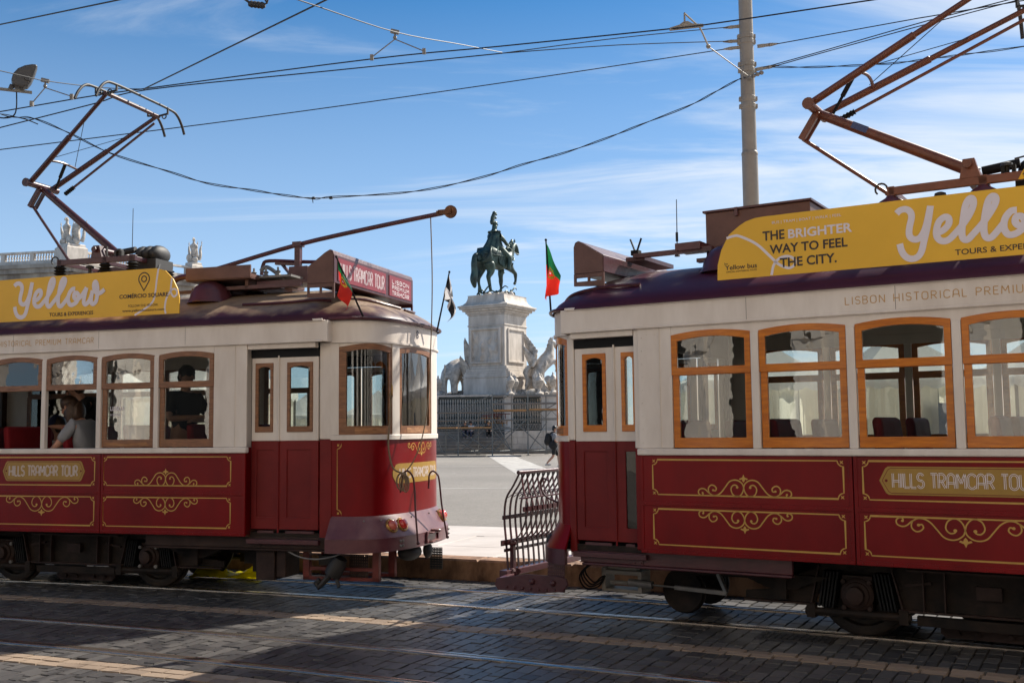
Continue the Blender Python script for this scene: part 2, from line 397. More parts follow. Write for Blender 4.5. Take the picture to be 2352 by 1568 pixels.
    def lathe(s, prof, c=(0, 0, 0), n=16, axis='z'):
        b = len(s.v)
        for (r, z) in prof:
            for k in range(n):
                t = 2 * math.pi * k / n
                x, y = r * math.cos(t), r * math.sin(t)
                q = (x, y, z) if axis == 'z' else ((x, z, y) if axis == 'y' else (z, x, y))
                s.v.append((c[0] + q[0], c[1] + q[1], c[2] + q[2]))
        m = len(prof)
        for i in range(m - 1):
            for k in range(n):
                j = (k + 1) % n
                s.f.append((b + i * n + k, b + i * n + j, b + (i + 1) * n + j, b + (i + 1) * n + k))
        s.f.append(tuple(b + k for k in reversed(range(n)))); s.f.append(tuple(b + (m - 1) * n + k for k in range(n)))
        return s
    def ell(s, c, r, n=12, m=8):
        prof = [(max(1e-4, math.sin(math.pi * i / m)), -math.cos(math.pi * i / m)) for i in range(m + 1)]
        b = len(s.v)
        s.lathe(prof, (0, 0, 0), n)
        for i in range(b, len(s.v)):
            x, y, z = s.v[i]; s.v[i] = (c[0] + x * r[0], c[1] + y * r[1], c[2] + z * r[2])
        return s
    def grid(s, rows, closed=False):
        b = len(s.v); n = len(rows[0])
        for r in rows: s.v += [tuple(p) for p in r]
        for i in range(len(rows) - 1):
            for k in range(n if closed else n - 1):
                j = (k + 1) % n
                s.f.append((b + i * n + k, b + i * n + j, b + (i + 1) * n + j, b + (i + 1) * n + k))
        return s
    def strip(s, pts, w, y, th=0.002):
        # flat painted line in (x,z) at depth y, facing -y, raised by th
        pts = [Vector((p[0], p[1])) for p in pts]
        L_, R_ = [], []
        ws = w if isinstance(w, (list, tuple)) else [w] * len(pts)
        for i, p in enumerate(pts):
            a = pts[max(i - 1, 0)]; c = pts[min(i + 1, len(pts) - 1)]
            d = c - a
            if d.length < 1e-9: d = Vector((1, 0))
            d.normalize(); nn = Vector((-d.y, d.x))
            # widen at corners so that the line keeps its width
            if 0 < i < len(pts) - 1:
                e = (p - a); e = e.normalized() if e.length > 1e-9 else d
                kk = 1 / max(0.6, abs(e.dot(d)))
            else: kk = 1
            L_.append(p + nn * ws[i] / 2 * kk); R_.append(p - nn * ws[i] / 2 * kk)
        for i in range(len(pts) - 1):
            s.quad((R_[i].x, y - th, R_[i].y), (R_[i + 1].x, y - th, R_[i + 1].y), (L_[i + 1].x, y - th, L_[i + 1].y), (L_[i].x, y - th, L_[i].y))
        return s
    def flat(s, poly, y):
        s.quad(*[(a, y, c) for a, c in poly]); return s
    def xf(s, Mx):
        s.v = [tuple(Mx @ Vector(p)) for p in s.v]; return s
    def mesh(s, name):
        me = bpy.data.meshes.new(name); me.from_pydata(s.v, [], s.f); me.update(); return me

def fix_normals(me):
    bm = bmesh.new(); bm.from_mesh(me); bmesh.ops.recalc_face_normals(bm, faces=bm.faces); bm.to_mesh(me); bm.free()

def tag(o, label=None, cat=None, group=None, kind=None):
    if label: o['label'] = label
    if cat: o['category'] = cat
    if group: o['group'] = group
    if kind: o['kind'] = kind
    return o

def obj(name, mb, m, parent=None, smooth=False, bevel=0.0, kind=None, fix=True, seg=2, loc=None):
    me = mb.mesh(name) if isinstance(mb, MB) else mb
    if fix: fix_normals(me)
    if isinstance(m, (list, tuple)):
        for q in m: me.materials.append(M[q])
    elif not me.materials: me.materials.append(M[m])
    if smooth:
        me.polygons.foreach_set('use_smooth', [True] * len(me.polygons))
        try: me.set_sharp_from_angle(angle=R(42))
        except Exception: pass
    o = bpy.data.objects.new(name, me); COL.objects.link(o)
    if parent is not None: o.parent = parent
    if loc: o.location = loc
    if bevel:
        b = o.modifiers.new('bevel', 'BEVEL'); b.width = bevel; b.segments = seg; b.limit_method = 'ANGLE'; b.angle_limit = R(40)
    if kind: o['kind'] = kind
    return o

def empty(name, loc=(0, 0, 0), rz=0.0, label=None, cat=None, group=None):
    o = bpy.data.objects.new(name, None); COL.objects.link(o); o.location = loc; o.rotation_euler = (0, 0, rz)
    o.empty_display_size = 0.2
    return tag(o, label, cat, group)

def copy_tree(o, parent=None):
    c = o.copy(); COL.objects.link(c)
    if parent is not None: c.parent = parent
    for ch in list(o.children): copy_tree(ch, c)
    return c

def smooth_path(pts, n=6):
    P = [Vector(p) for p in pts]; out_ = []
    for i in range(len(P) - 1):
        p0, p1, p2, p3 = P[max(i - 1, 0)], P[i], P[i + 1], P[min(i + 2, len(P) - 1)]
        for k in range(n):
            t = k / n
            out_.append(0.5 * ((2 * p1) + (p2 - p0) * t + (2 * p0 - 5 * p1 + 4 * p2 - p3) * t * t + (3 * p1 - p0 - 3 * p2 + p3) * t ** 3))
    out_.append(P[-1]); return out_

def skin_mesh(name, joints, edges, sub=1, root=0):
    """one continuous surface grown round a skeleton: joints [(x,y,z,rx[,ry])]"""
    me = bpy.data.meshes.new(name + '_skeleton')
    me.from_pydata([j[:3] for j in joints], edges, [])
    o = bpy.data.objects.new(name + '_skeleton', me); COL.objects.link(o)
    o.modifiers.new('skin', 'SKIN')
    if sub:
        sd = o.modifiers.new('sub', 'SUBSURF'); sd.levels = sub; sd.render_levels = sub
    sv = me.skin_vertices[0].data
    for i, j in enumerate(joints):
        sv[i].radius = (j[3], j[4] if len(j) > 4 else j[3]); sv[i].use_root = (i == root)
    dg = bpy.context.evaluated_depsgraph_get()
    res = bpy.data.meshes.new_from_object(o.evaluated_get(dg))
    bpy.data.objects.remove(o); bpy.data.meshes.remove(me)
    res.name = name
    res.polygons.foreach_set('use_smooth', [True] * len(res.polygons))
    return res

def chain(joints, edges, pts, start=None):
    """append a chain of joints; returns indices"""
    idx = []
    prev = start
    for p in pts:
        joints.append(tuple(p)); i = len(joints) - 1
        if prev is not None: edges.append((prev, i))
        prev = i; idx.append(i)
    return idx

def noise_mesh(me, amp, sc, seed=0):
    from mathutils import noise
    for v in me.vertices:
        p = v.co * sc + Vector((seed * 7.3, 0, 0))
        v.co += v.normal * (noise.noise(p) * amp)
    me.update()

# ------------------------------------------------------------------ lettering
def text_mb(body, x0, x1, z0, z1, y, bold=0.0):
    cu = bpy.data.curves.new('lettering', 'FONT'); cu.body = body; cu.size = 1.0; cu.offset = bold
    cu.resolution_u = 3
    o = bpy.data.objects.new('lettering', cu); COL.objects.link(o)
    dg = bpy.context.evaluated_depsgraph_get()
    me = bpy.data.meshes.new_from_object(o.evaluated_get(dg))
    bpy.data.objects.remove(o); bpy.data.curves.remove(cu)
    vs = [v.co.copy() for v in me.vertices]; fs = [tuple(p.vertices) for p in me.polygons]
    bpy.data.meshes.remove(me)
    ax, bx = min(v.x for v in vs), max(v.x for v in vs); az, bz = min(v.y for v in vs), max(v.y for v in vs)
    mb = MB()
    mb.v = [(x0 + (v.x - ax) / (bx - ax) * (x1 - x0), y, z0 + (v.y - az) / (bz - az) * (z1 - z0)) for v in vs]
    mb.f = fs
    return mb

def join(*ms):
    r = MB()
    for m_ in ms:
        b = len(r.v); r.v += m_.v; r.f += [tuple(b + i for i in f) for f in m_.f]
    return r

def arc(cx, cz, rx, rz, a0, a1, n=8):
    return [(cx + rx * math.cos(R(a0 + (a1 - a0) * i / n)), cz + rz * math.sin(R(a0 + (a1 - a0) * i / n))) for i in range(n + 1)]
GL = {  # one-line capitals: (advance, strokes)
    'A': (.62, [[(0, 0), (.05, .55)] + arc(.27, .70, .22, .30, 180, 0, 8)[0:9] + [(.49, .55), (.54, 0)], [(.03, .36), (.51, .36)]]),
    'B': (.52, [[(0, 0), (0, 1)], [(0, 1)] + arc(.2, .77, .2, .23, 90, -90) + [(0, .54)], [(0, .54)] + arc(.2, .27, .22, .27, 90, -90) + [(0, 0)]]),
    'C': (.58, [arc(.28, .72, .26, .28, 20, 180, 6) + arc(.28, .28, .26, .28, 180, 340, 6)]),
    'E': (.46, [[(.38, 1), (0, 1)], [(0, 1), (0, 0)], [(0, 0), (.38, 0)], [(0, .52), (.32, .52)]]),
    'H': (.58, [[(0, 0), (0, 1)], [(.46, 0), (.46, 1)], [(0, .45), (.46, .45)]]),
    'I': (.16, [[(.04, 0), (.04, 1)]]),
    'L': (.44, [[(0, 1), (0, 0)], [(0, 0), (.36, 0)]]),
    'M': (.70, [[(0, 0), (.04, 1)], [(.04, 1), (.29, .35)], [(.29, .35), (.54, 1)], [(.54, 1), (.58, 0)]]),
    'N': (.58, [[(0, 0), (0, 1)], [(0, 1), (.46, 0)], [(.46, 0), (.46, 1)]]),
    'O': (.62, [arc(.25, .72, .25, .28, 0, 180, 8) + arc(.25, .28, .25, .28, 180, 360, 8) + [(.5, .72)]]),
    'P': (.52, [[(0, 0), (0, 1)], [(0, 1)] + arc(.2, .74, .22, .26, 90, -90) + [(0, .48)]]),
    'R': (.54, [[(0, 0), (0, 1)], [(0, 1)] + arc(.2, .74, .22, .26, 90, -90) + [(0, .48)], [(.2, .48), (.44, 0)]]),
    'S': (.50, [arc(.21, .75, .2, .25, 20, 270, 8) + arc(.21, .26, .21, .26, 90, -160, 8)]),
    'T': (.52, [[(.22, 0), (.22, 1)], [(0, 1), (.44, 1)]]),
    'U': (.58, [[(0, 1), (0, .26)] + arc(.23, .26, .23, .26, 180, 360, 8) + [(.46, 1)]]),
    ' ': (.36, []),
}
def stroke_text(body, x0, x1, z0, z1, y, w, track=0.0, deco=0.0):
    adv = 0; items = []
    for ch in body:
        a, st = GL[ch]; items.append((adv, st)); adv += a + track
    adv -= track + 0.08
    mb = MB(); sx = (x1 - x0) / adv; sz = z1 - z0
    for (o_, st) in items:
        for pl in st:
            P = [(x0 + (o_ + a) * sx, z0 + c * sz) for a, c in pl]
            if not deco:
                mb.strip(P, w, y)
            else:
                for sd in (-1, 1):
                    Q = []
                    for i, p in enumerate(P):
                        a = Vector(P[max(i - 1, 0)]); c = Vector(P[min(i + 1, len(P) - 1)]); d = (c - a).normalized() if (c - a).length > 1e-9 else Vector((1, 0))
                        Q.append((p[0] - d.y * deco * sd / 2, p[1] + d.x * deco * sd / 2))
                    mb.strip(Q, w, y)
    return mb
# ------------------------------------------------------------------ ornament of the gold lining
ORN = [[(0, 70), (10, 100), (40, 125), (75, 130), (110, 115), (140, 75), (175, 28), (210, 5), (245, 5), (270, 25), (275, 60), (255, 85), (230, 82), (213, 62), (220, 42), (238, 45)],
       [(255, 12), (275, 25), (300, 50), (325, 57), (350, 45), (355, 20), (340, 3), (322, 4), (318, 20)],
       [(0, 70), (8, 35), (30, 5), (57, -2), (85, 15), (98, 50), (92, 75), (75, 90), (55, 86), (45, 72)]]
FIN = [(0, 175), (9, 152), (34, 141), (27, 131), (12, 136), (9, 124), (0, 112)]
def ornament(cx, zb, hw, ht, y, up_=1, w=0.011):
    kx, kz = hw / 355.0, ht / 175.0 * up_
    mb = MB()
    for sd in (-1, 1):
        for st in ORN:
            P = smooth_path([(cx + sd * a * kx, zb + b * kz, 0) for a, b in st], 5)
            mb.strip([(p.x, p.y) for p in P], w, y)
        for (a, b, r) in ((238, 45, 9), (322, 22, 8), (50, 72, 10)):
            mb.flat([(cx + sd * (a * kx) + r * kx * math.cos(t * math.pi / 5), zb + b * kz + r * abs(kz) * math.sin(t * math.pi / 5)) for t in range(10)], y - 0.0024)
    poly = [(cx + a * kx, zb + b * kz) for a, b in FIN] + [(cx - a * kx, zb + b * kz) for a, b in reversed(FIN[1:-1])]
    mb.flat(poly, y - 0.0024)
    return mb
def gold_frame(x0, x1, z0, z1, y, w=0.0095, r=0.045):
    P = []
    for (cx, cz, a0, a1) in ((x1, z1, 180, 270), (x1, z0, 90, 180), (x0, z0, 0, 90), (x0, z1, 270, 360)):
        c = arc(cx, cz, r, r, a0, a1, 5)
        P += c
    mb = MB(); mb.strip(P + [P[0]], w, y)
    for sx, cx in ((1, x0), (-1, x1)):
        for sz, cz in ((1, z0), (-1, z1)):
            q = []
            for k in range(8):
                rr = 0.021 if k % 2 else 0.007
                t = k * math.pi / 4 + 0.0
                q.append((cx + sx * 0.012 + rr * math.cos(t), cz + sz * 0.012 + rr * math.sin(t)))
            mb.flat(q, y - 0.0022)
    return mb
def plate_poly(x0, x1, z0, z1):
    h = z1 - z0; c = (x1 - x0) * 0.045; n = h * 0.06
    zm = (z0 + z1) / 2
    return [(x0, zm), (x0 + c * .75, z0 + n * 2), (x0 + c * .9, z0 + n), (x0 + c * 1.25, z0), (x1 - c * 1.25, z0), (x1 - c * .9, z0 + n), (x1 - c * .75, z0 + n * 2),
            (x1, zm), (x1 - c * .75, z1 - n * 2), (x1 - c * .9, z1 - n), (x1 - c * 1.25, z1), (x0 + c * 1.25, z1), (x0 + c * .9, z1 - n), (x0 + c * .75, z1 - n * 2)]

YEL = [[(-0.485, 0.418), (-0.456, 0.441), (-0.414, 0.444), (-0.382, 0.417), (-0.375, 0.372), (-0.394, 0.294), (-0.397, 0.235), (-0.375, 0.204), (-0.339, 0.197), (-0.304, 0.225), (-0.27, 0.298), (-0.233, 0.447)],
       [(-0.233, 0.449), (-0.258, 0.307), (-0.29, 0.18), (-0.311, 0.102), (-0.34, 0.059), (-0.382, 0.046), (-0.425, 0.063), (-0.456, 0.109), (-0.471, 0.174)],
       [(-0.196, 0.23), (-0.148, 0.247), (-0.108, 0.29), (-0.106, 0.334), (-0.134, 0.348), (-0.175, 0.318), (-0.197, 0.255), (-0.195, 0.2), (-0.164, 0.165), (-0.116, 0.167), (-0.058, 0.219), (-0.001, 0.284), (0.044, 0.351), (0.072, 0.418), (0.07, 0.462), (0.047, 0.468), (0.018, 0.421), (-0.002, 0.324), (-0.017, 0.217), (-0.009, 0.167), (0.021, 0.156), (0.061, 0.193), (0.13, 0.268), (0.192, 0.353), (0.227, 0.42), (0.226, 0.459), (0.2, 0.465), (0.172, 0.422), (0.146, 0.307), (0.137, 0.209), (0.15, 0.16), (0.18, 0.152), (0.214, 0.181), (0.273, 0.251)],
       [(0.367, 0.341), (0.327, 0.338), (0.287, 0.29), (0.274, 0.222), (0.297, 0.168), (0.338, 0.161), (0.389, 0.188), (0.417, 0.244), (0.398, 0.289), (0.363, 0.291), (0.352, 0.257), (0.371, 0.227), (0.417, 0.225), (0.468, 0.271), (0.524, 0.348)],
       [(0.524, 0.348), (0.498, 0.25), (0.488, 0.188), (0.506, 0.158), (0.54, 0.171), (0.579, 0.227), (0.605, 0.311)],
       [(0.605, 0.311), (0.588, 0.217), (0.595, 0.168), (0.621, 0.157), (0.655, 0.185), (0.67, 0.251), (0.671, 0.338), (0.655, 0.397), (0.632, 0.403), (0.621, 0.365), (0.634, 0.311), (0.669, 0.276), (0.721, 0.283), (0.766, 0.316)]]
def script_word(x0, z0, k, y, w=0.05):
    mb = MB()
    for i, st in enumerate(YEL):
        P = smooth_path([(x0 + a * k, z0 + (b - 0.05) * k * 0.99, 0) for a, b in st], 5)
        # each stroke lies a hair above the one before, so that crossings never share a plane
        n = len(P)
        for j in range(n - 1):
            seg = [(P[max(j - 1, 0)].x, P[max(j - 1, 0)].y), (P[j].x, P[j].y), (P[j + 1].x, P[j + 1].y), (P[min(j + 2, n - 1)].x, P[min(j + 2, n - 1)].y)]
            t = MB(); t.strip(seg, w * k, y, 0.0015 + 0.00001 * (i * 60 + j))
            q = t.f[1]; mb.quad(*[t.v[v] for v in q])
    return mb

# ------------------------------------------------------------------ the tramcar
def build_tram(c):
    rd = c['heading']
    T = empty('vintage_tram', c['loc'], rd, c['label'], 'tram')
    sg, HL, k = c['sg'], c['HL'], c['k']
    Z = lambda z: 0.66 + (z - 0.66) * k
    u0, a, b, vp = c['vest']
    YS = 1.10
    def X(u, e=1): return e * sg * (HL + u)
    def FP(t): return u0 + a * max(0.0, math.cos(t * math.pi / 2)) ** vp, b * math.sin(t * math.pi / 2)
    def NV(t):      # outward normal of the plan curve
        if abs(t) > .995: return 0.0, (1.0 if t > 0 else -1.0)
        (ua_, ya_), (ub_, yb_) = FP(t - .004), FP(t + .004)
        nx, ny = yb_ - ya_, ua_ - ub_; ln = math.hypot(nx, ny)
        return nx / ln, ny / ln
    wood, roofm, pm = c['wood'], c['roof'], c['pant']
    zr, zb, zb1, w0, w1, l0, l1 = Z(.665), Z(1.53), Z(1.59), Z(1.597), Z(2.595), Z(2.675), Z(2.90)
    tz = (zb - zr) / 0.865
    # --- sides
    J = c['joints']
    for sy in (-1, 1):
        yo = sy * YS
        def ybox(mb, x0, x1, d0, d1, z0, z1):     # d = distance outwards from the side plane
            y0, y1 = yo + sy * d0, yo + sy * d1
            return mb.box(min(x0, x1), max(x0, x1), min(y0, y1), max(y0, y1), z0, z1)
        edges = [-HL] + J + [HL]
        for i in range(len(edges) - 1):
            x0, x1 = edges[i], edges[i + 1]
            p = obj('side_panel', ybox(MB(), x0 + .004, x1 - .004, -.03, 0, zr, zb - .001), 'red', T, bevel=.004)
            mb = MB()
            ybox(mb, x0 + .004, x1 - .004, 0.0, .010, zr, zr + .035); ybox(mb, x0 + .004, x1 - .004, .0, .008, Z(1.085), Z(1.125))
            for xx in (x0, x1): ybox(mb, xx + (.004 if xx == x0 else -.034), xx + (.034 if xx == x0 else -.004), 0, .007, zr + .036, zb - .002)
            obj('panel_beading', mb, 'red', p, bevel=.003)
            mb = MB()
            n = int((x1 - x0) / 0.11)
            for q in range(n):
                mb.ell((x0 + (q + .5) * (x1 - x0) / n, yo + sy * .010, zr + .018), (.007, .005, .007), 6, 4)
                mb.ell((x0 + (q + .5) * (x1 - x0) / n, yo + sy * .008, Z(1.105)), (.006, .004, .006), 6, 4)
            obj('rivets', mb, 'red', p, kind='stuff')
            if sy < 0 and i in c['lined']:
                g0, g1 = c['lined'][i]
                gu = gold_frame(g0, g1, Z(1.185), Z(1.492), -YS)
                gl = gold_frame(g0, g1, Z(0.745), Z(1.058), -YS)
                cx = (g0 + g1) / 2
                plate = i in c['plates']
                if not plate: gu = join(gu, ornament(cx, Z(1.185), (.39 if sg > 0 else .40), .185 * tz, -YS, 1))
                gl = join(gl, ornament(cx, Z(1.055), .49 if plate else .40, (.215 if plate else .185) * tz, -YS, -1))
                obj('gold_lining', join(gu, gl), 'gold', p, fix=False)
                if plate:
                    px0, px1 = c['plates'][i]
                    pz0, pz1 = Z(1.228), Z(1.450)
                    mb = MB(); mb.prism(plate_poly(px0, px1, pz0, pz1), -YS - .004, -YS + .001)
                    obj('name_plate', mb, 'plate', p)
                    mb = MB(); P = plate_poly(px0 + .022, px1 - .022, pz0 + .013, pz1 - .013); mb.strip(P + [P[0]], .004, -YS - .004, .0012)
                    for xx in (px0 + .052, px1 - .052):
                        mb.flat([(xx + .011 * math.cos(q), (pz0 + pz1) / 2 + .011 * math.sin(q)) for q in [j * math.pi / 6 for j in range(12)]], -YS - .0054)
                    obj('plate_border', mb, 'red_matt', p, fix=False)
                    obj('plate_print', stroke_text('HILLS TRAMCAR TOUR', px0 + (px1 - px0) * .085, px1 - (px1 - px0) * .085, Z(1.287), Z(1.396), -YS - .004, .0043, .02, .0115), 'whitetxt', p, fix=False)
        # belt rail, end corner plates, window posts, header, letter board
        o = obj('belt_rail', ybox(MB(), -HL - .012, HL + .012, -.04, .026, zb, zb1), 'cream', T, bevel=.012)
        if sy < 0:
            mb = MB()
            for e in (-1, 1):
                for q in range(5): mb.ell((e * (HL - .03 - q * .08), yo + sy * .026, zb + .042), (.006, .004, .006), 6, 4)
            obj('rivets', mb, 'cream', o, kind='stuff')
        xs = c['wins']; ww = c['ww']; wy0 = w0
        wl_, wr_ = xs[0], xs[-1] + ww
        for e in (-1, 1):
            xa = wl_ if e < 0 else wr_
            mb = ybox(MB(), xa - .001 * e + e * .002, e * HL, -.035, 0, zb1 + .001, l0 - .001)
            p = obj('corner_plate', mb, 'cream', T, bevel=.006)
            mb = MB()
            lo, hi = sorted((xa, e * HL))
            for xx in (lo + .04, lo + (hi - lo) * .62):
                for q in range(9): mb.ell((xx, yo, zb1 + .05 + q * .118 * k), (.006, .004, .006), 6, 4)
            for q in range(3): mb.ell((lo + .09 + q * .075, yo, l0 - .06), (.006, .004, .006), 6, 4)
            ybox(mb, lo + (hi - lo) * .64, lo + (hi - lo) * .66, 0, .006, zb1 + .002, l0 - .004)
            obj('rivets', mb, 'cream', p, kind='stuff')
        obj('window_header', ybox(MB(), wl_, wr_, -.035, -.002, w1 - .015, l0 - .001), 'cream', T)
        for i in range(len(xs) - 1):
            obj('window_post', ybox(MB(), xs[i] + ww + .003, xs[i + 1] - .003, -.04, .012, zb1 + .001, w1 - .016), 'cream', T, bevel=.004)
        lb = obj('letter_board', ybox(MB(), -HL - u0 + .02, HL + u0 - .02, -.03, .012, l0, l1), 'cream', T, bevel=.004)
        mb = MB(); ybox(mb, -HL - u0 + .03, HL + u0 - .03, .012, .026, l0 - .004, l0 + .016); ybox(mb, -HL - u0 + .03, HL + u0 - .03, .012, .030, l1 - .014, l1 + .012)
        obj('letter_board_moulding', mb, 'cream', lb, bevel=.006)
        mb = MB(); n = 30
        for q in range(n):
            mb.ell((-HL + (q + .5) * 2 * HL / n, yo + sy * .030, l1 - .001), (.005, .004, .005), 6, 4)
        obj('rivets', mb, 'cream', lb, kind='stuff')
        mb = MB()
        for q in (-.62, -.17, .28, .71): ybox(mb, q * HL - .0015, q * HL + .0015, .012, .0128, l0 + .018, l1 - .016)
        obj('board_seam', mb, 'under2', lb)
        if sy < 0:
            for (s_, xa, xb_) in c['board_words']:
                za, zc = Z(2.757), Z(2.818)
                obj('gold_print', stroke_text(s_, xa, xb_, za, zc, -YS - .012, .0065, .16), 'goldtxt', lb, fix=False)
        # windows
        for i, x in enumerate(xs):
            op = sy < 0 and i in c['open']
            d0, d1 = -.03, .006
            y0, y1 = sorted((yo + sy * d0, yo + sy * d1))
            zm0, zm1 = Z(2.238), Z(2.303); ah = .032
            def top(x0, x1, z, h, n=10, rev=False):
                P = [(x0 + (x1 - x0) * q / n, z + h * (1 - (2 * q / n - 1) ** 2)) for q in range(n + 1)]
                return P
            F = MB()
            st = .052
            outer = [(x + ww, zm0), (x + ww, w1)] + top(x + ww, x, w1, ah)[1:] + [(x, zm0)]
            inner = [(x + ww - st, zm1), (x + ww - st, w1 - .055)] + top(x + ww - st, x + st, w1 - .055, ah)[1:] + [(x + st, zm1)]
            F.ring(outer, inner, y0, y1)
            wn_ = obj('window', F, wood, T, bevel=.003)
            if not op:
                G = MB(); g0, g1 = sorted((yo + sy * -.045, yo + sy * -.012))
                st2 = .060
                outer = [(x + ww - .004, w0), (x + ww - .004, zm0 + .02), (x + .004, zm0 + .02), (x + .004, w0)]
                inner = [(x + ww - st2, w0 + .085), (x + ww - st2, zm0 - .004), (x + st2, zm0 - .004), (x + st2, w0 + .085)]
                G.ring(outer, inner, g0, g1)
                lo_ = obj('lower_sash', G, wood, wn_, bevel=.003)
                obj('pane', MB().box(x + st2 + .001, x + ww - st2 - .001, yo - sy * .031, yo - sy * .027, w0 + .084, zm0 - .003), 'glass', wn_)
                if sy < 0 and i in c.get('worn', ()):
                    mb = MB(); mb.flat([(x + .03, w0 + .02), (x + ww - .05, w0 + .012), (x + ww - .1, w0 + .055), (x + .3, w0 + .04), (x + .05, w0 + .06)], yo + sy * -.0105 - .001)
                    obj('worn_patch', mb, 'woodpale', wn_, fix=False)
            if sy < 0 and i in c.get('pane_words', ()):
                obj('pane_print', text_mb('LISBOA', x + .098, x + .285, Z(2.000), Z(2.047), yo + .026, .012), 'whitetxt', wn_, fix=False)
                obj('pane_print', text_mb('ECNOL\u00d3G', x + .100, x + .235, Z(1.945), Z(1.970), yo + .026, .0), 'greytxt', wn_, fix=False)
            P = [(x + ww - st - .001, zm1 - .002)] + [(x + ww - st - .001, w1 - .056)] + top(x + ww - st, x + st, w1 - .054, ah)[1:-1] + [(x + st + .001, w1 - .056), (x + st + .001, zm1 - .002)]
            y_a, y_b = sorted((yo - sy * .014, yo - sy * .010))
            obj('pane', MB().prism(P, y_a, y_b), 'glass', wn_)
    # --- floor, ceiling, bulkheads
    obj('floor', MB().box(-HL, HL, -1.06, 1.06, Z(.66), Z(.72)), 'interior', T)
    obj('ceiling', MB().box(-HL - .0, HL + .0, -1.06, 1.06, Z(2.80), Z(2.83)), 'ceil', T)
    for e in (-1, 1):
        xa = X(-.05, e); xb_ = X(-.01, e); lo, hi = min(xa, xb_), max(xa, xb_)
        mb = MB()
        mb.box(lo, hi, -1.06, -.36, Z(.72), Z(1.62)); mb.box(lo, hi, .36, 1.06, Z(.72), Z(1.62))
        for y_ in (-1.06, -.45, .36, .97): mb.box(lo, hi, y_, y_ + .09, Z(1.62), Z(2.5))
        mb.box(lo, hi, -1.06, 1.06, Z(2.5), Z(2.80))
        obj('bulkhead', mb, 'interior', T)
        # platform floor
        pl = [(X(0, e), -1.0)] + [(X(u, e), y) for u, y in [FP(-1 + q / 8) for q in range(17)]] + [(X(0, e), 1.0)]
        obj('platform_floor', MB().prism(pl, Z(.64), Z(.70), 'z'), 'under', T)
        pl2 = [(p[0] - e * sg * .05, p[1] * .97) for p in pl]
        obj('platform_ceiling', MB().prism(pl2, Z(2.76), Z(2.79), 'z'), 'ceil', T)
    # seats: rows of leather seat pairs
    for i in range(6):
        x = -HL + .55 + i * (2 * HL - 1.1) / 5
        for sy in (-1, 1):
            s = empty('seat', (x, sy * .62, 0)); s.parent = T
            mb = MB(); mb.box(-.2, .2, -.36, .36, Z(1.02), Z(1.12)); obj('seat_cushion', mb, 'seatred', s, bevel=.03)
            mb = MB(); mb.prism([(-.20, Z(1.12)), (-.13, Z(1.12)), (-.20, Z(1.83)), (-.27, Z(1.85)), (-.28, Z(1.80))], -.36, .36)
            bk = obj('seat_back', mb, 'seatred', s, bevel=.03)
            mb = MB()
            st_m = MB()
            for y_ in (-.2, .02, .2): st_m.prism([(-.2705, Z(1.2)), (-.2695, Z(1.2)), (-.292, Z(1.8)), (-.293, Z(1.8))], y_ - .05, y_ + .05)
            obj('seat_stripes', st_m, 'seatstripe', s)
            for y_ in (-.22, .22): mb.ell((-.25, y_, Z(1.60)), (.03, .05, .03), 8, 6)
            mb.box(-.2, .2, -.3, -.26, Z(.72), Z(1.02)); mb.box(-.2, .2, .26, .3, Z(.72), Z(1.02))
            obj('seat_frame', mb, 'black', s)
    # --- doors
    du0, du1 = c['door']
    for e in (-1, 1):
        for sy in (-1, 1):
            yd = sy * (YS - .10)
            near = (sy < 0 and e == 1)
            lo, hi = sorted((X(du0, e), X(du1, e)))
            # the door frame: top black rubber, end post
            y0, y1 = sorted((yd - sy * .03, yd + sy * .012))
            obj('door_seal', MB().box(lo, hi, y0, y1, Z(2.535), l0 - .001), 'black', T)
            obj('door_lintel', MB().box(lo, hi, *sorted((yd + sy * .014, sy * (YS - .012))), Z(2.618), l0 - .002), 'cream', T, bevel=.005)
            mb = MB(); p0, p1 = sorted((X(-.0, e), X(du0, e))); mb.box(p0, p1, *sorted((yd, sy * (YS - .02))), zb1, l0 - .001)
            obj('door_post', mb, 'cream', T, bevel=.01)
            mb = MB(); mb.box(p0, p1, *sorted((yd, sy * (YS - .02))), Z(.68), zb1 - .001); obj('door_post', mb, 'red', T, bevel=.01)
            p0, p1 = sorted((X(du1, e), X(u0 + .01, e)))
            y0, y1 = sorted((sy * (b - .05), sy * (b + .012)))
            pzb = Z(1.665)
            obj('front_post', MB().box(p0, p1, y0, y1, pzb, l0 - .002), 'cream', T, bevel=.012)
            obj('front_post', MB().box(p0, p1, y0, y1, Z(.62), pzb - .001), 'red_matt', T, bevel=.012)
            nl = 2
            splits = c['door_split'] if e == 1 else (0, .5, 1)
            for q in range(nl):
                f0, f1 = splits[q], splits[q + 1]
                xa, xb_ = X(du0 + (du1 - du0) * f0 + .006, e), X(du0 + (du1 - du0) * f1 - .006, e)
                xa, xb_ = min(xa, xb_), max(xa, xb_)
                W_ = xb_ - xa
                y0, y1 = sorted((yd - sy * .022, yd + sy * .004))
                wz0, wz1 = Z(1.735), Z(2.515)
                fx0, fx1 = xa + W_ * c['dwin'][q][0], xa + W_ * c['dwin'][q][1]
                if e == -1: fx0, fx1 = xa + W_ * .28, xa + W_ * .75
                fz0, fz1 = Z(1.745), Z(2.475)
                # upper half with its opening, lower half
                up_m = MB(); up_m.ring([(xa, Z(1.655)), (xb_, Z(1.655)), (xb_, Z(2.530)), (xa, Z(2.530))], [(fx0, fz0), (fx1, fz0), (fx1, fz1), (fx0, fz1)], y0, y1)
                d = obj('door', up_m, 'cream', T, bevel=.004)
                lowglass = near and q in c.get('lowglass', ())
                lz0, lz1 = Z(.86), Z(1.56)
                bx0, bx1 = xa + W_ * .20, xa + W_ * .80
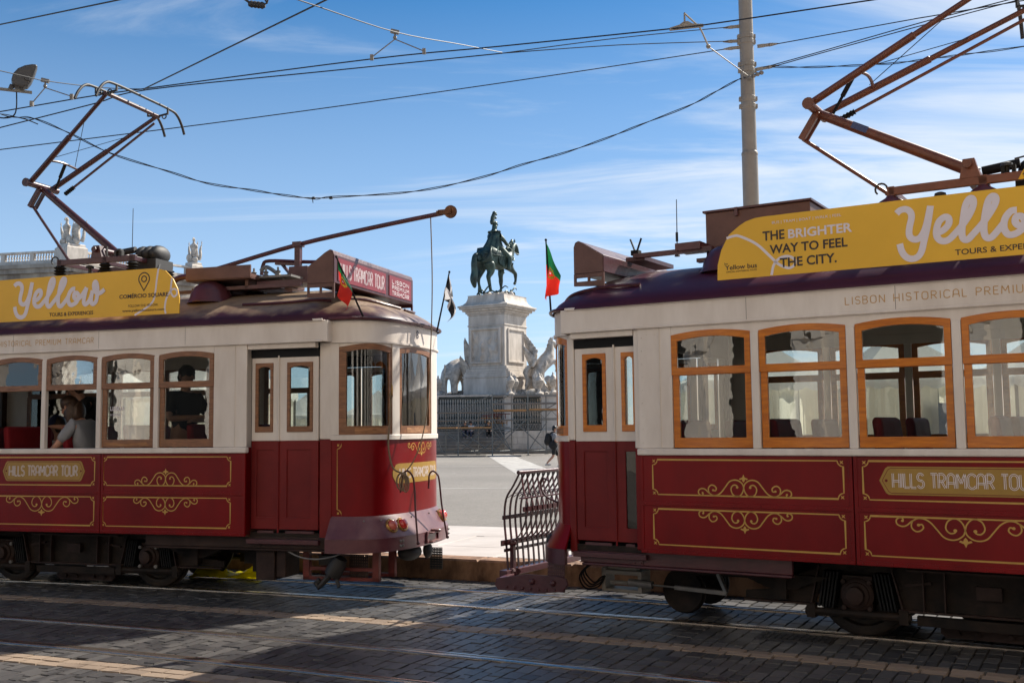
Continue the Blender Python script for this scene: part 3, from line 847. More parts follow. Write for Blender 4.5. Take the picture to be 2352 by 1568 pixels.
                if lowglass: bx0, bx1 = xa + W_ * .42, xa + W_ * .98
                lm = MB(); lm.ring([(xa, Z(.735)), (xb_, Z(.735)), (xb_, Z(1.654)), (xa, Z(1.654))], [(bx0, lz0), (bx1, lz0), (bx1, lz1), (bx0, lz1)], y0, y1)
                obj('lower_door', lm, 'red_matt', d, bevel=.004)
                if lowglass:
                    obj('pane', MB().box(bx0 - .004, bx1 + .004, yd - sy * .012, yd - sy * .008, lz0 - .004, lz1 + .004), 'glasslow', d)
                else:
                    obj('door_panel', MB().box(bx0 - .004, bx1 + .004, *sorted((yd - sy * .02, yd - sy * .008)), lz0 - .004, lz1 + .004), 'red_matt', d)
                fm = MB(); ft = .034
                n_ = 6
                def tp(x0, x1, z, h): return [(x0 + (x1 - x0) * w_ / n_, z + h * (1 - (2 * w_ / n_ - 1) ** 2)) for w_ in range(n_ + 1)]
                outer = [(fx0, fz0), (fx1, fz0), (fx1, fz1)] + [(fx1 + (fx0 - fx1) * w_ / n_, fz1) for w_ in range(1, n_)] + [(fx0, fz1)]
                inner = [(fx0 + ft, fz0 + .06), (fx1 - ft, fz0 + .06), (fx1 - ft, fz1 - .06)] + tp(fx1 - ft, fx0 + ft, fz1 - .06, .022)[1:-1] + [(fx0 + ft, fz1 - .06)]
                fm.ring(outer, inner, *sorted((yd - sy * .018, yd + sy * .012)))
                obj('door_window_frame', fm, wood if sg < 0 and False else 'woodL' if sg > 0 else 'woodR', d, bevel=.003)
                obj('pane', MB().box(fx0 + ft - .003, fx1 - ft + .003, yd - sy * .008, yd - sy * .004, fz0 + .055, fz1 - .03), 'glassdoor', d)
                if near:
                    if q == 0:
                        xr = xb_ + .006 if sg > 0 else xa - .006
                        obj('door_hinge_rod', MB().tube([(xr, yd + sy * .010, Z(1.655)), (xr, yd + sy * .010, Z(2.55))], .010, 8), 'cream', d)
                        obj('door_hinge_rod', MB().tube([(xr, yd + sy * .010, Z(.70)), (xr, yd + sy * .010, Z(1.654))], .010, 8), 'red_matt', d)
                    mb = MB(); mb.box(xa + .08, xb_ - .05, *sorted((yd - sy * .02, yd + sy * .004)), Z(.695), Z(.72))
                    obj('door_guide', mb, 'maroon', d)
            lo, hi = sorted((X(-.02, e), X(du1 + .02, e)))
            obj('step_beam', MB().box(lo, hi, *sorted((yd - sy * .06, yd + sy * .05)), Z(.585), Z(.635)), 'maroon', T, bevel=.006)
    # --- rounded ends
    def band(e, z0, z1, o0, o1, t0=-1., t1=1., n=28, th=.03, zf=None):
        rows = []
        for (zz, oo) in ((z0, o0), (z1, o1), (z1, o1 - th), (z0, o0 - th), (z0, o0)):
            row = []
            for i in range(n + 1):
                t = t0 + (t1 - t0) * i / n
                u, y = FP(t)
                nx, ny = NV(t); ln = 1.0
                zq = zz
                if zf: zq = zf(t, zz)
                row.append((X(u + oo * nx / ln, e), y + oo * ny / ln, zq))
            rows.append(row)
        m_ = MB(); m_.grid(rows)
        for i in (0, n): m_.f.append(tuple(r * (n + 1) + i for r in range(4)))
        return m_
    fz = c['front_z']
    for e in (-1, 1):
        vis = e == 1
        dash = obj('front_panel', band(e, Z(.875), Z(1.655), .0, .0), 'red', T, smooth=True)
        obj('front_sill', band(e, Z(1.656), Z(1.708), .02, .02), 'cream', T, smooth=True, bevel=.006)
        fl = obj('front_apron', band(e, Z(.655), Z(.874), .13, .0), 'bumper' if sg > 0 else 'red', T, smooth=True)
        bp_ = obj('bumper', band(e, Z(.515), Z(.654), .135, .135, th=.05), 'bumper' if sg > 0 else 'maroon', T, smooth=True)
        tb = c['mull']
        hd = obj('front_letter_board', band(e, l0, l1, .015, .015), 'cream', T, smooth=True)
        for sy in (-1, 1): obj('letter_board_end', MB().box(*sorted((X(u0 - .03, e), X(u0 + .02, e))), *sorted((sy * (b - .04), sy * (YS + .012))), l0 - .002, l1 - .006), 'cream', hd, bevel=.004)
        obj('front_moulding', band(e, l0 - .012, l0 + .008, .03, .03), 'cream', hd, smooth=True)
        obj('gutter_pipe', MB().tube([(X(u + .06 * math.cos(t * math.pi / 2), e), y * 1.06, l1 + .012) for t, (u, y) in [(-1 + q / 10, FP(-1 + q / 10)) for q in range(21)]], .016, 8), 'maroon', T, smooth=True)
        for (ta, tc_) in tb:      # curved windows of the rounded end
            wz0, wz1 = Z(1.710), Z(2.62)
            arch = lambda t, zz, ta=ta, tc_=tc_: zz + (.035 * (1 - ((t - ta) / (tc_ - ta) * 2 - 1) ** 2) if zz > Z(2.3) else 0)
            f = obj('front_window', band(e, wz1 - .06, wz1, .008, .008, ta, tc_, 14, zf=arch), wood, T, smooth=True)
            dt = (tc_ - ta) * .07 if (tc_ - ta) > .5 else (tc_ - ta) * .10
            m_ = join(band(e, wz0, wz0 + .09, .008, .008, ta, tc_, 14), band(e, wz0 + .0905, wz1 - .058, .008, .008, ta, ta + dt, 3), band(e, wz0 + .0905, wz1 - .058, .008, .008, tc_ - dt, tc_, 3))
            obj('window_frame', m_, wood, f, smooth=True)
            obj('pane', band(e, wz0 + .07, wz1 - .03, -.006, -.006, ta + dt * .8, tc_ - dt * .8, 14, th=.004, zf=arch), 'glass', f, smooth=True)
            if vis:
                obj('worn_patch', band(e, wz0 + .015, wz0 + .07, .0095, .0095, ta + (tc_ - ta) * .2, tc_ - (tc_ - ta) * .15, 10, th=.002), 'woodpale', f, smooth=True)
        hm = band(e, Z(2.622), l0 - .013, .004, .004)
        obj('front_header', hm, 'cream', T, smooth=True)
        pil = [tb[0][1], tb[1][1]]
        for q, tm in enumerate(pil):
            t2 = tb[q + 1][0]
            obj('window_pillar', band(e, Z(1.709), Z(2.66), .016, .016, tm, t2, 4), 'cream', T, smooth=True)
        for t_a, t_b in ((-1., tb[0][0]), (tb[2][1], 1.)):
            if abs(t_b - t_a) > .01: obj('window_pillar', band(e, Z(1.709), Z(2.66), .012, .012, t_a, t_b, 3), 'cream', T, smooth=True)
        if vis and sg > 0:
            # gold lining and name plate on the front panel, worked on the curve
            ox = lambda t, off: (X(FP(t)[0] + off * NV(t)[0]), FP(t)[1] + off * NV(t)[1])
            # arc length table
            ts = [-1 + 2 * i / 200 for i in range(201)]
            PP = [ox(t, .001) for t in ts]; S = [0]
            for i in range(200): S.append(S[-1] + math.dist(PP[i], PP[i + 1]))
            mid = S[100]
            def wrap(mb, off):
                out_ = []
                for (x, y, z) in mb.v:
                    s_ = x + mid
                    t = float(np.interp(s_, S, ts)); q = ox(t, off - (y + YS)); out_.append((q[0], q[1], z))
                mb.v = out_; return mb
            gf = join(gold_frame(-mid + .07, mid - .07, Z(.895), Z(1.615), -YS, r=.05), ornament(0, Z(1.612), .33, .15, -YS, -1, .009))
            obj('gold_lining', wrap(gf, .0015), 'gold', dash, fix=False)
            pp = MB(); Ppoly = plate_poly(-.62, .62, Z(1.19), Z(1.40))
            # plate as a fine grid so that it follows the curve
            for i in range(24):
                xa, xb_ = -.62 + 1.24 * i / 24, -.62 + 1.24 * (i + 1) / 24
                def zz(x, s): 
                    d = min(x + .62, .62 - x); g = min(1, d / .06)
                    return Z(1.295) + s * .105 * (.25 + .75 * g)
                pp.quad((xa, -YS, zz(xa, -1)), (xb_, -YS, zz(xb_, -1)), (xb_, -YS, zz(xb_, 1)), (xa, -YS, zz(xa, 1)))
            obj('name_plate', wrap(pp, .003), 'plate', dash, fix=False)
            obj('plate_print', wrap(stroke_text('HILLS TRAMCAR TOUR', -.50, .50, Z(1.245), Z(1.345), -YS, .0043, .02, .0115), .0045), 'whitetxt', dash, fix=False)
            obj('number', wrap(text_mb('8', -.16, -.10, Z(2.755), Z(2.845), -YS - .001, .0), .018), 'navytxt', hd, fix=False)
    # --- roof
    def outline(n=14):
        P = []
        for e in (1, -1):
            P.append((X(u0 - .16, e), -1.145 * e))
            for i in range(n + 1):
                t = (-1 + 2 * i / n); u, y = FP(t)
                nx, ny = NV(t); ln = 1.0
                P.append((X(u + .03 * nx / ln, e), (y + .05 * ny / ln) * (1 if e > 0 else -1) * 1.0))
            P.append((X(u0 - .16, e), 1.145 * e))
            P += [(e * sg * HL * q, (1.145 if e > 0 else -1.145)) for q in (1.0, .55, 0, -.55, -1.0)]
        return P
    # order: near end t -1..1 at +e, then far straight, then other end, near straight
    OUT = outline()
    sp_ = HL + u0 - .55
    rows = []; hR = c['roof_h']
    prof = [(1.0, -.012), (1.0, .0), (.985, .05), (.95, .115), (.89, .19), (.80, .275), (.68, .37), (.53, .47), (.36, .56), (.18, .63), (.0, .66)]
    pk = hR / .66
    for (r, h) in prof:
        row = []
        for (x, y) in OUT:
            ax = max(-sp_, min(sp_, x)); row.append((ax + (x - ax) * r, y * r, l1 + h * pk + .0))
        rows.append(row)
    mb = MB(); mb.grid(rows, closed=True)
    rf = obj('roof', mb, roofm, T, smooth=True)
    # rain strips on the roof near the visible end
    from mathutils.bvhtree import BVHTree
    bvh = BVHTree.FromPolygons([Vector(v) for v in mb.v], [f for f in mb.f])
    def rp_(x, y):   # height of the roof above a plan point
        h_ = bvh.ray_cast(Vector((x, y, 9)), Vector((0, 0, -1)))
        if h_[0] is not None: return h_[0].z
        ax = max(-sp_, min(sp_, x)); lim = 1.145
        best = 0
        rr = math.hypot(x - ax, y) / (1.13 if abs(x - ax) < 1e-6 else 1.02)
        rr = min(1.0, rr)
        return l1 + pk * float(np.interp(rr, [p[0] for p in reversed(prof)], [p[1] for p in reversed(prof)]))
    for st in c['strips']:
        P = smooth_path([(x, y, rp_(x, y) + .015) for x, y in st], 5)
        obj('rain_strip', MB().tube(P, .016, 6), 'maroon', T, smooth=True)
    for (x, y) in c['vents']:
        mb = MB(); r0 = .24
        pr = [(r0 * 1.12, 0), (r0 * 1.1, .02), (r0, .05), (r0 * .93, .12), (r0 * .75, .19), (r0 * .48, .235), (r0 * .25, .25), (r0 * .2, .262), (.001, .265)]
        mb.lathe(pr, (x, y, rp_(x, y) - .05), 20)
        obj('roof_ventilator', mb, 'maroon', T, smooth=True)
    obj('roof_walkway', MB().box(-HL * .9, HL * .98, -.32, -.24, l1 + hR + .015, l1 + hR + .05).box(-HL * .9, HL * .98, .24, .32, l1 + hR + .015, l1 + hR + .05).box(-HL * .8, -HL * .77, -.3, .3, l1 + hR - .05, l1 + hR + .014).box(HL * .7, HL * .73, -.3, .3, l1 + hR - .05, l1 + hR + .014), 'maroon', T)
    # --- sign box across the roof end
    sb = c['sign']
    x0, x1, y0, y1, zt, zl, zs, zf0 = sb      # x0 = back edge, x1 = front edge
    PR = [(x0, zl), (x0, zs)] + [(x1 - (x1 - x0) * .35, zt - .03), (x1 - (x1 - x0) * .16, zt), (x1 - (x1 - x0) * .05, zt - .015), (x1, zt - .06), (x1, zl)]
    mb = MB(); mb.prism(PR, y0, y1)
    S_ = obj('sign_box', mb, 'maroon' if sg > 0 else 'maroon', T, bevel=.006)
    for (ya, yb_) in ((y0, y0 + .02), (y1 - .02, y1)):
        m_ = MB(); lo, hi = min(x0, x1), max(x0, x1); wd = hi - lo
        m_.prism([(lo, zl - .001), (hi, zl - .001), (hi, zl - .04), (lo, zl - .04)], ya, yb_)
        m_.prism([(lo, zf0), (hi, zf0 - .02), (hi, zf0 + .04), (lo, zf0 + .04)], ya, yb_)
        for q in (0, .46, .93): m_.box(lo + wd * q, lo + wd * (q + .07), ya, yb_, zf0 + .04, zl - .04)
        obj('sign_box_leg', m_, 'brownbox' if ya == y0 else 'maroon', S_)
    m_ = MB(); P2 = [(x0 + (x1 - x0) * .02, zl + .003), (x0 + (x1 - x0) * .02, zs - .004)] + [(x1 - (x1 - x0) * .35, zt - .036), (x1 - (x1 - x0) * .16, zt - .006), (x1 - (x1 - x0) * .03, zt - .06), (x1 - (x1 - x0) * .02, zl + .003)]
    m_.prism(P2, y0 - .006, y0 + .002); obj('sign_box_side', m_, 'brownbox', S_)
    if sg > 0:
        for (ya, yb_, nm) in ((y0 + .08, y0 + 1.28, 1), (y0 + 1.38, y1 - .08, 2)):
            fb = MB().box(x1 + .001, x1 + .008, ya, yb_, zl + .03, zt - .085)
            fp = obj('sign_face', fb, 'signred', S_)
            rotm = lambda mb, xx: setattr(mb, 'v', [(xx - (y + 0), x, z) for (x, y, z) in mb.v])
            if nm == 1:
                tx = stroke_text('HILLS TRAMCAR TOUR', ya + .05, yb_ - .05, zl + .075, zt - .135, 0.0, .0052, .02, .0145)
                rotm(tx, x1 + .0095)
                obj('sign_print', tx, 'goldtxt' if False else 'whitetxt', S_, fix=False)
            else:
                for q, s_ in enumerate(('LISBON', 'PREMIUM', 'TRAMCAR')):
                    zc = zt - .13 - q * .068
                    tx = stroke_text(s_, ya + .07, yb_ - .07, zc - .045, zc, 0.0, .0075, .10)
                    rotm(tx, x1 + .0095); obj('sign_print', tx, 'whitetxt', S_, fix=False)
    # --- advertising board along the roof
    bd = c['board']
    yb = -1.075
    B_ = MB(); B_.prism(bd['poly'], yb, yb + .012)
    A_ = obj('advert_board', B_, 'yellow', T)
    for it in bd['items']:
        if it[0] == 'script': m_ = script_word(it[1], it[2], it[3], yb - .0004)
        elif it[0] == 'text': m_ = text_mb(it[1], it[2], it[3], it[4], it[5], yb - it[8] if len(it) > 8 else yb - .002, it[6])
        elif it[0] == 'line': m_ = MB(); P = smooth_path([(p[0], p[1], 0) for p in it[1]], 6); m_.strip([(p.x, p.y) for p in P], it[2], yb, .001)
        elif it[0] == 'pin':
            m_ = MB(); cx, cz, r_, tip = it[1:5]
            P = arc(cx, cz, r_, r_, -28, 208, 20) + [(cx, tip)]; P.append(P[0]); m_.strip(P, .013, yb, .002)
            m_.strip(arc(cx, cz, r_ * .46, r_ * .46, 0, 360, 20), .013, yb, .002)
        obj('print', m_, it[7] if it[0] == 'text' else it[-1], A_, fix=False)
    br = MB()
    for xx in (-1.6, -.6, .5, 1.4): br.bar((xx, yb + .02, Z(3.05) + .1), (xx, -.80, Z(2.90) + .40), .03, .03)
    obj('board_bracket', br, 'maroon', A_)
    # --- pantograph
    pz = c['panto']; bz = pz['bz']
    pm2 = pm
    fr = MB()
    bx0, bx1 = pz['bx']
    for y_ in (-.35, .35): fr.bar((bx0, y_, bz), (bx1, y_, bz), .05, .07)
    for x_ in (bx0 + .03, pz['piv'][0], bx1 - .03): fr.bar((x_, -.35, bz - .005), (x_, .35, bz - .005), .05, .055)
    fr.bar((bx0 + .1, -.28, bz - .16), (bx1 - .1, -.28, bz - .16), .06, .05); fr.bar((bx0 + .1, .28, bz - .16), (bx1 - .1, .28, bz - .16), .06, .05)
    PF = obj('pantograph', fr, pm, T, bevel=.005)
    for x_ in (bx0 + .02, (bx0 + bx1) / 2 + .12, bx1 - .05):
        for y_ in (-.35, .35):
            m_ = MB(); m_.lathe([(.045, 0), (.075, .02), (.045, .035), (.075, .055), (.045, .07), (.075, .09), (.05, .105), (.05, .115)] if sg > 0 else [(.10, 0), (.115, .03), (.10, .07), (.05, .10), (.04, .115)], (x_, y_, bz - .155), 14)
            obj('insulator', m_, 'black' if sg > 0 else 'maroon', PF, smooth=True)
            m_ = MB(); m_.box(x_ - .03, x_ + .03, y_ - .025, y_ + .025, bz - .04, bz + .04); m_.box(x_ - .035, x_ + .035, y_ * .9 - .03, y_ * .9 + .03, l1 + hR - .02, bz - .154)
            obj('insulator_clamp', m_, pm, PF)
    pv = Vector(pz['piv']); kn = Vector(pz['kn']); hd_ = Vector(pz['hd'])
    m_ = MB(); m_.tube([pv, pv.lerp(kn, .5), kn], [.052, .048, .043], 12)
    la = obj('lower_arm', m_, pm, PF, smooth=True)
    if sg < 0:
        q0, q1 = pv.lerp(kn, .66), pv.lerp(kn, .76)
        dz = Vector((0, -.0475, .012))
        m_ = MB(); dd = (q1 - q0).normalized(); nn = Vector((-dd.z, 0, dd.x)) * -.03
        m_.quad(q0 + dz - nn, q1 + dz - nn, q1 + dz + nn, q0 + dz + nn); obj('maker_sticker', m_, 'stickerblue', la, fix=False)
    m_ = MB(); m_.tube([(pv.x - .02, -.30, pv.z), (pv.x - .02, .30, pv.z)], .045, 12); m_.prism([(pv.x - .09, bz + .03), (pv.x + .07, bz + .03), (pv.x + .03, pv.z + .05), (pv.x - .06, pv.z + .05)], -.38, -.30); m_.prism([(pv.x - .09, bz + .03), (pv.x + .07, bz + .03), (pv.x + .03, pv.z + .05), (pv.x - .06, pv.z + .05)], .30, .38)
    m_.tube([(pv.x - .02, -.42, pv.z), (pv.x - .02, -.395, pv.z)], .035, 8)
    obj('arm_bearing', m_, pm, PF, smooth=True)
    m_ = MB(); m_.tube([(kn.x, -.27, kn.z + .02), (kn.x, .27, kn.z + .02)], .042, 12); m_.tube([(kn.x, -.29, kn.z + .02), (kn.x, -.27, kn.z + .02)], .055, 12)
    obj('knuckle', m_, pm, PF, smooth=True)
    for y_ in (-.2, .2):
        m_ = MB(); e_ = Vector((hd_.x, y_ * 2.45, hd_.z)); s_ = Vector((kn.x, y_, kn.z + .04)); md = s_.lerp(e_, .52)
        m_.tube([s_, md, md + (e_ - s_) * .004, e_], [.034, .034, .026, .024], 10)
        obj('upper_arm', m_, pm, PF, smooth=True)
    m_ = MB(); m_.tube([(hd_.x, -.52, hd_.z), (hd_.x, .52, hd_.z)], .024, 10); obj('head_tube', m_, pm, PF, smooth=True)
    m_ = MB(); m_.bar(kn + Vector((.02, -.05, 0)), kn + Vector((-.14, -.05, -.24)), .05, .06); m_.bar(kn + Vector((.02, .05, 0)), kn + Vector((-.14, .05, -.24)), .02, .06)
    obj('crank', m_, pm, PF, bevel=.006)
    m_ = MB(); m_.tube([kn + Vector((-.13, 0, -.23)), Vector(pz['tie'])], .018, 8); m_.tube([Vector(pz['tie']).lerp(kn + Vector((-.13, 0, -.23)), .1), Vector(pz['tie'])], .024, 8)
    obj('tie_rod', m_, pm, PF, smooth=True)
    ra, rb_ = kn + Vector((.10, .30, -.02)), Vector((hd_.x - .02, .46, hd_.z - .10))
    m_ = MB(); m_.tube([ra.lerp(rb_, .09), rb_], .016, 8); obj('tension_rod', m_, pm, PF, smooth=True)
    m_ = MB()
    for q in range(9): m_.lathe([(.02, 0), (.032, .006), (.02, .012)], (0, 0, 0), 10)
    m_ = MB(); m_.tube([ra.lerp(rb_, q * .009) for q in range(12)], [.032 if q % 2 else .022 for q in range(12)], 8); obj('bellows', m_, 'black', PF)
    da, db_ = kn + Vector((.12, .10, -.0)), kn + Vector((.34, .02, .30))
    m_ = MB(); m_.tube([da, da.lerp(db_, .45), da.lerp(db_, .46), db_], [.014, .014, .022, .022], 8); obj('damper', m_, 'black', PF, smooth=True)
    c1 = Vector((kn.x, -.2, kn.z + .04)).lerp(Vector((hd_.x, -.49, hd_.z)), .25); c2 = Vector((kn.x, .2, kn.z + .04)).lerp(Vector((hd_.x, .49, hd_.z)), .25)
    m_ = MB(); m_.tube(smooth_path([c1, c1.lerp(c2, .3) + Vector((.03, 0, .015)), c1.lerp(c2, .6) + Vector((.03, 0, .01)), c2], 4), .015, 8); obj('arm_link', m_, pm, PF, smooth=True)
    m_ = MB(); m_.tube([c2 + Vector((-.02, -.06, .02)), Vector((kn.x, -.2, kn.z + .04)).lerp(Vector((hd_.x, -.49, hd_.z)), .72)], .004, 5); m_.tube([c1 + Vector((0, .0, .02)), Vector((kn.x, .2, kn.z + .04)).lerp(Vector((hd_.x, .49, hd_.z)), .72)], .004, 5)
    obj('bracing_wire', m_, 'wire', PF)
    for dx in (-.15, .15):
        P = smooth_path([(hd_.x + dx, -.86, hd_.z - .16), (hd_.x + dx, -.80, hd_.z - .05), (hd_.x + dx, -.70, hd_.z + .05), (hd_.x + dx, -.55, hd_.z + .085), (hd_.x + dx, 0, hd_.z + .09), (hd_.x + dx, .55, hd_.z + .085), (hd_.x + dx, .70, hd_.z + .05), (hd_.x + dx, .80, hd_.z - .05), (hd_.x + dx, .86, hd_.z - .16)], 5)
        m_ = MB(); m_.tube(P, .017, 8); 
        st_ = obj('collector_strip', m_, 'carbon', PF, smooth=True)
        m_ = MB()
        for y_ in (-.5, .5):
            m_.bar((hd_.x, y_, hd_.z), (hd_.x + dx, y_, hd_.z + .02), .02, .02); m_.bar((hd_.x + dx, y_, hd_.z + .01), (hd_.x + dx, y_, hd_.z + .085), .02, .02)
            m_.tube([(hd_.x + dx * .5 + .03 * math.cos(q), y_ * 1.06, hd_.z + .03 * math.sin(q)) for q in [j * .7 for j in range(10)]], .008, 6)
        obj('head_spring', m_, 'carbon', st_)
    m_ = MB()
    for q in range(3): m_.ell((pv.x + .38 + q * .10, .05, bz + .10), (.075, .19, .11), 14, 8)
    m_.box(pv.x + .30, pv.x + .66, -.14, .2, bz - .10, bz + .02)
    m_.tube([(pv.x + .05, -.10, pv.z - .01), (pv.x + .34, -.10, pv.z + .02)], .04, 10)
    for q in (.22, .30): m_.box(pv.x + q, pv.x + q + .03, -.35, -.30, bz + .02, bz + .10)
    obj('raising_springs', m_, 'carbon' if sg > 0 else 'black', PF, smooth=True)
    m_ = MB()
    for (x_, y_) in pz['hooks']:
        m_.bar((x_, y_, bz), (x_, y_, bz + .17), .025, .012); m_.bar((x_ + .004, y_, bz + .168), (x_ - .09, y_, bz + .155), .012, .012)
    m_.tube([(bx0 - .01 - .05 * (1 - math.cos(q)), -.35, bz + .03 + .05 * math.sin(q)) for q in [j * .5 for j in range(9)]], .009, 6)
    m_.lathe([(.02, 0), (.02, .06), (.05, .065), (.045, .09), (.02, .10)], (pv.x + .26, -.3, bz + .035), 10); m_.lathe([(.02, 0), (.02, .06), (.05, .065), (.045, .09), (.02, .10)], (bx0 + .40, -.28, bz - .14), 10)
    m_.tube(smooth_path([(bx1 - .12, .2, bz), (bx1 + .05, .05, bz + .05), (bx1 + .12, -.1, bz - .1), (bx1 + .13, -.2, bz - .3)], 5), .018, 6)
    obj('pantograph_fittings', m_, 'carbon', PF, kind='stuff')
    for (x_, y_, z0_, z1_) in c['antennas']:
        m_ = MB(); m_.tube([(x_, y_, z0_), (x_ + .005, y_, z1_)], [.006, .004], 6); m_.tube([(x_, y_, z0_ + .13), (x_, y_, z0_ + .22)], .014, 6); m_.lathe([(.03, 0), (.02, .03)], (x_, y_, z0_ - .02), 8)
        obj('aerial', m_, 'wire', T)
    # --- truck, wheels, underframe
    wx = c['wheel_x']
    tx = (wx[0] + wx[1]) / 2
    for i, x_ in enumerate(wx):
        for sy in (-1, 1):
            m_ = MB(); y_ = sy * .45
            pr = [(.10, -.05), (.13, -.055), (.15, -.03), (.27, -.02), (.285, -.055), (.345, -.055), (.36, -.045), (.362, .0), (.385, .012), (.385, .03), (.30, .03), (.1, .03)]
            m_.lathe([(r_, -z_ if sy > 0 else z_) for r_, z_ in pr], (x_, y_, .375), 32, 'y')
            obj('wheel', m_, 'wheel', T, smooth=True)
            m_ = MB(); yb2 = sy * .66
            m_.lathe([(.135, 0), (.135, .02), (.12, .03), (.105, .035), (.10, .05), (.085, .055), (.075, .06), (.07, .11), (.055, .115), (.001, .115)], (0, 0, 0), 20, 'y')
            m_.v = [(x_ + q[0], yb2 + sy * q[1], .37 + q[2]) for q in m_.v]
            m_.box(x_ - .12, x_ + .12, *sorted((yb2 - sy * .10, yb2)), .25, .52)
            m_.prism([(x_ - .14, .24), (x_ + .14, .24), (x_ + .11, .19), (x_ - .11, .19)], *sorted((yb2 - sy * .06, yb2 + sy * .03)))
            ab = obj('axle_box', m_, 'under2', T, smooth=True)
            m_ = MB()
            for qa in (-1, 1):
                for qz in (-1, 1): m_.lathe([(.02, 0), (.02, .03), (.012, .032)], (0, 0, 0), 8, 'y'); m_.v[-24:] = [(x_ + qa * .105 + q[0], yb2 + sy * (q[1] + .02), .37 + qz * .105 + q[2]) for q in m_.v[-24:]]
            obj('axle_box_bolt', m_, 'greysteel' if sg > 0 else 'under2', ab)
            # rubber chevron packs each side of the axle box
            for qa in (-1, 1):
                m_ = MB()
                for q in range(5):
                    xx = x_ + qa * (.145 + q * .028)
                    m_.bar((xx + qa * .0, yb2 - sy * .02, .55), (xx + qa * .05, yb2 - sy * .02, .26), .14, .014)
                obj('spring_pack', m_, 'black', ab)
    for sy in (-1, 1):
        y_ = sy * .66; ya, yb3 = sorted((y_ - sy * .03, y_))
        lo, hi = min(wx), max(wx)
        m_ = MB()
        # side frame: web between the horns, outer ends, top member
        m_.prism([(lo + .36, .28), (hi - .36, .28), (hi - .29, .60), (lo + .29, .60)], ya, yb3)
        m_.prism([(lo - .30, .62), (hi + .30, .62), (hi + .30, .56), (lo - .30, .56)], ya - .001, yb3 + .001)
        m_.prism([(lo - .30, .58), (lo - .25, .58), (lo - .35, .28), (lo - .95, .28), (lo - .95, .34), (lo - .60, .38), (lo - .50, .5)], ya, yb3)
        m_.prism([(hi + .25, .58), (hi + .30, .58), (hi + .50, .5), (hi + .60, .38), (hi + .95, .34), (hi + .95, .28), (hi + .35, .28)], ya, yb3)
        fr_ = obj('truck_frame', m_, 'under', T)
        m_ = MB(); yo0, yo1 = sorted((y_, y_ + sy * .05))
        m_.box(lo + .33, hi - .33, yo0, yo1, .262, .280); m_.box(lo + .40, hi - .40, yo0, yo1, .585, .60)
        for q in (.26, .34, .66, .74): 
            xx = lo + (hi - lo) * q; m_.box(xx - .006, xx + .006, yo0, yo1, .281, .584)
        for q in (-1, 1):
            ee = hi if q > 0 else lo
            m_.bar((ee - q * .36, y_ + sy * .025, .28), (ee - q * .28, y_ + sy * .025, .60), .05, .012)
            m_.bar((ee + q * .30, y_ + sy * .025, .60), (ee + q * .37, y_ + sy * .025, .28), .05, .012)
            m_.bar((ee + q * .35, y_ + sy * .025, .27), (ee + q * .95, y_ + sy * .025, .27), .05, .014)
            m_.bar((ee - q * .38, y_ + sy * .015, .47), (ee - q * .58, y_ + sy * .015, .50), .03, .02)
        m_.box(tx - .09, tx + .09, yo0, y_ + sy * .008, .40, .50)
        obj('frame_ribs', m_, 'under2', fr_)
        m_ = MB()
        for ee in (lo, hi):
            m_.tube([(ee - .42, y_ + sy * .03, .215), (ee + .42, y_ + sy * .03, .215)], .034, 8)
            for q in (-.37, .37): m_.box(ee + q - .035, ee + q + .035, *sorted((y_ - sy * .01, y_ + sy * .07)), .165, .275)
        m_.box(lo + .46, hi - .46, *sorted((y_ - sy * .04, y_ + sy * .02)), .16, .235)
        obj('brake_beam', m_, 'under', fr_)
        m_ = MB(); m_.prism([(tx - .36, .055), (tx + .36, .055), (tx + .40, .09), (tx + .40, .16), (tx - .40, .16), (tx - .40, .09)], *sorted((sy * .40, sy * .50)))
        for q in (-.27, -.12, .12, .27):
            m_.lathe([(.022, 0), (.022, .02), (.012, .022)], (0, 0, 0), 8, 'y'); m_.v[-24:] = [(tx + q + p[0], sy * (.50 + p[1]), .10 + p[2]) for p in m_.v[-24:]]
        obj('track_brake', m_, 'under2', T)
        # leaf springs and body sills
        for e in (-1, 1):
            xx = tx + e * (abs(hi - lo) / 2 + .62)
            m_ = MB()
            for q in range(5): m_.prism([(xx - .42 + q * .06, .50 - q * .022), (xx + .42 - q * .06, .50 - q * .022), (xx + .35 - q * .05, .48 - q * .022), (xx, .455 - q * .022), (xx - .35 + q * .05, .48 - q * .022)], *sorted((sy * .62, sy * .72)))
            m_.box(xx - .05, xx + .05, *sorted((sy * .60, sy * .74)), .30, .50)
            obj('leaf_spring', m_, 'under', T)
            y_s = sy * (YS - .10)
            ua, ub = X(-1.30, e), X(c['sill_end'], e)
            x_lo, x_hi = min(ua, ub), max(ua, ub)
            m_ = MB(); m_.box(x_lo, x_hi, *sorted((y_s - sy * .05, y_s)), .535, .659); m_.box(x_lo + .02, x_hi, *sorted((y_s - sy * .05, y_s + sy * .015)), .512, .534)
            sb_ = obj('side_sill', m_, 'maroon' if sg < 0 else 'under2', T, bevel=.008)
            m_ = MB()
            xj = X(0.08, e); m_.box(xj - .05, xj + .05, *sorted((y_s, y_s + sy * .008)), .54, .635)
            for q in (-.03, .03):
                for zq in (.56, .615): m_.ell((xj + q, y_s + sy * .008, zq), (.009, .008, .009), 6, 4)
            obj('sill_joint', m_, 'maroon' if sg < 0 else 'under2', sb_)
    m_ = MB()
    m_.box(-HL + .2, HL - .2, -.5, .5, .42, .64)
    for x_ in wx: m_.tube([(x_, -.6, .375), (x_, .6, .375)], .05, 10); m_.ell((x_ + (.3 if x_ < tx else -.3), 0, .36), (.26, .30, .20), 14, 8)
    obj('motors', m_, 'under', T)
    return T, rp_, X, FP, Z
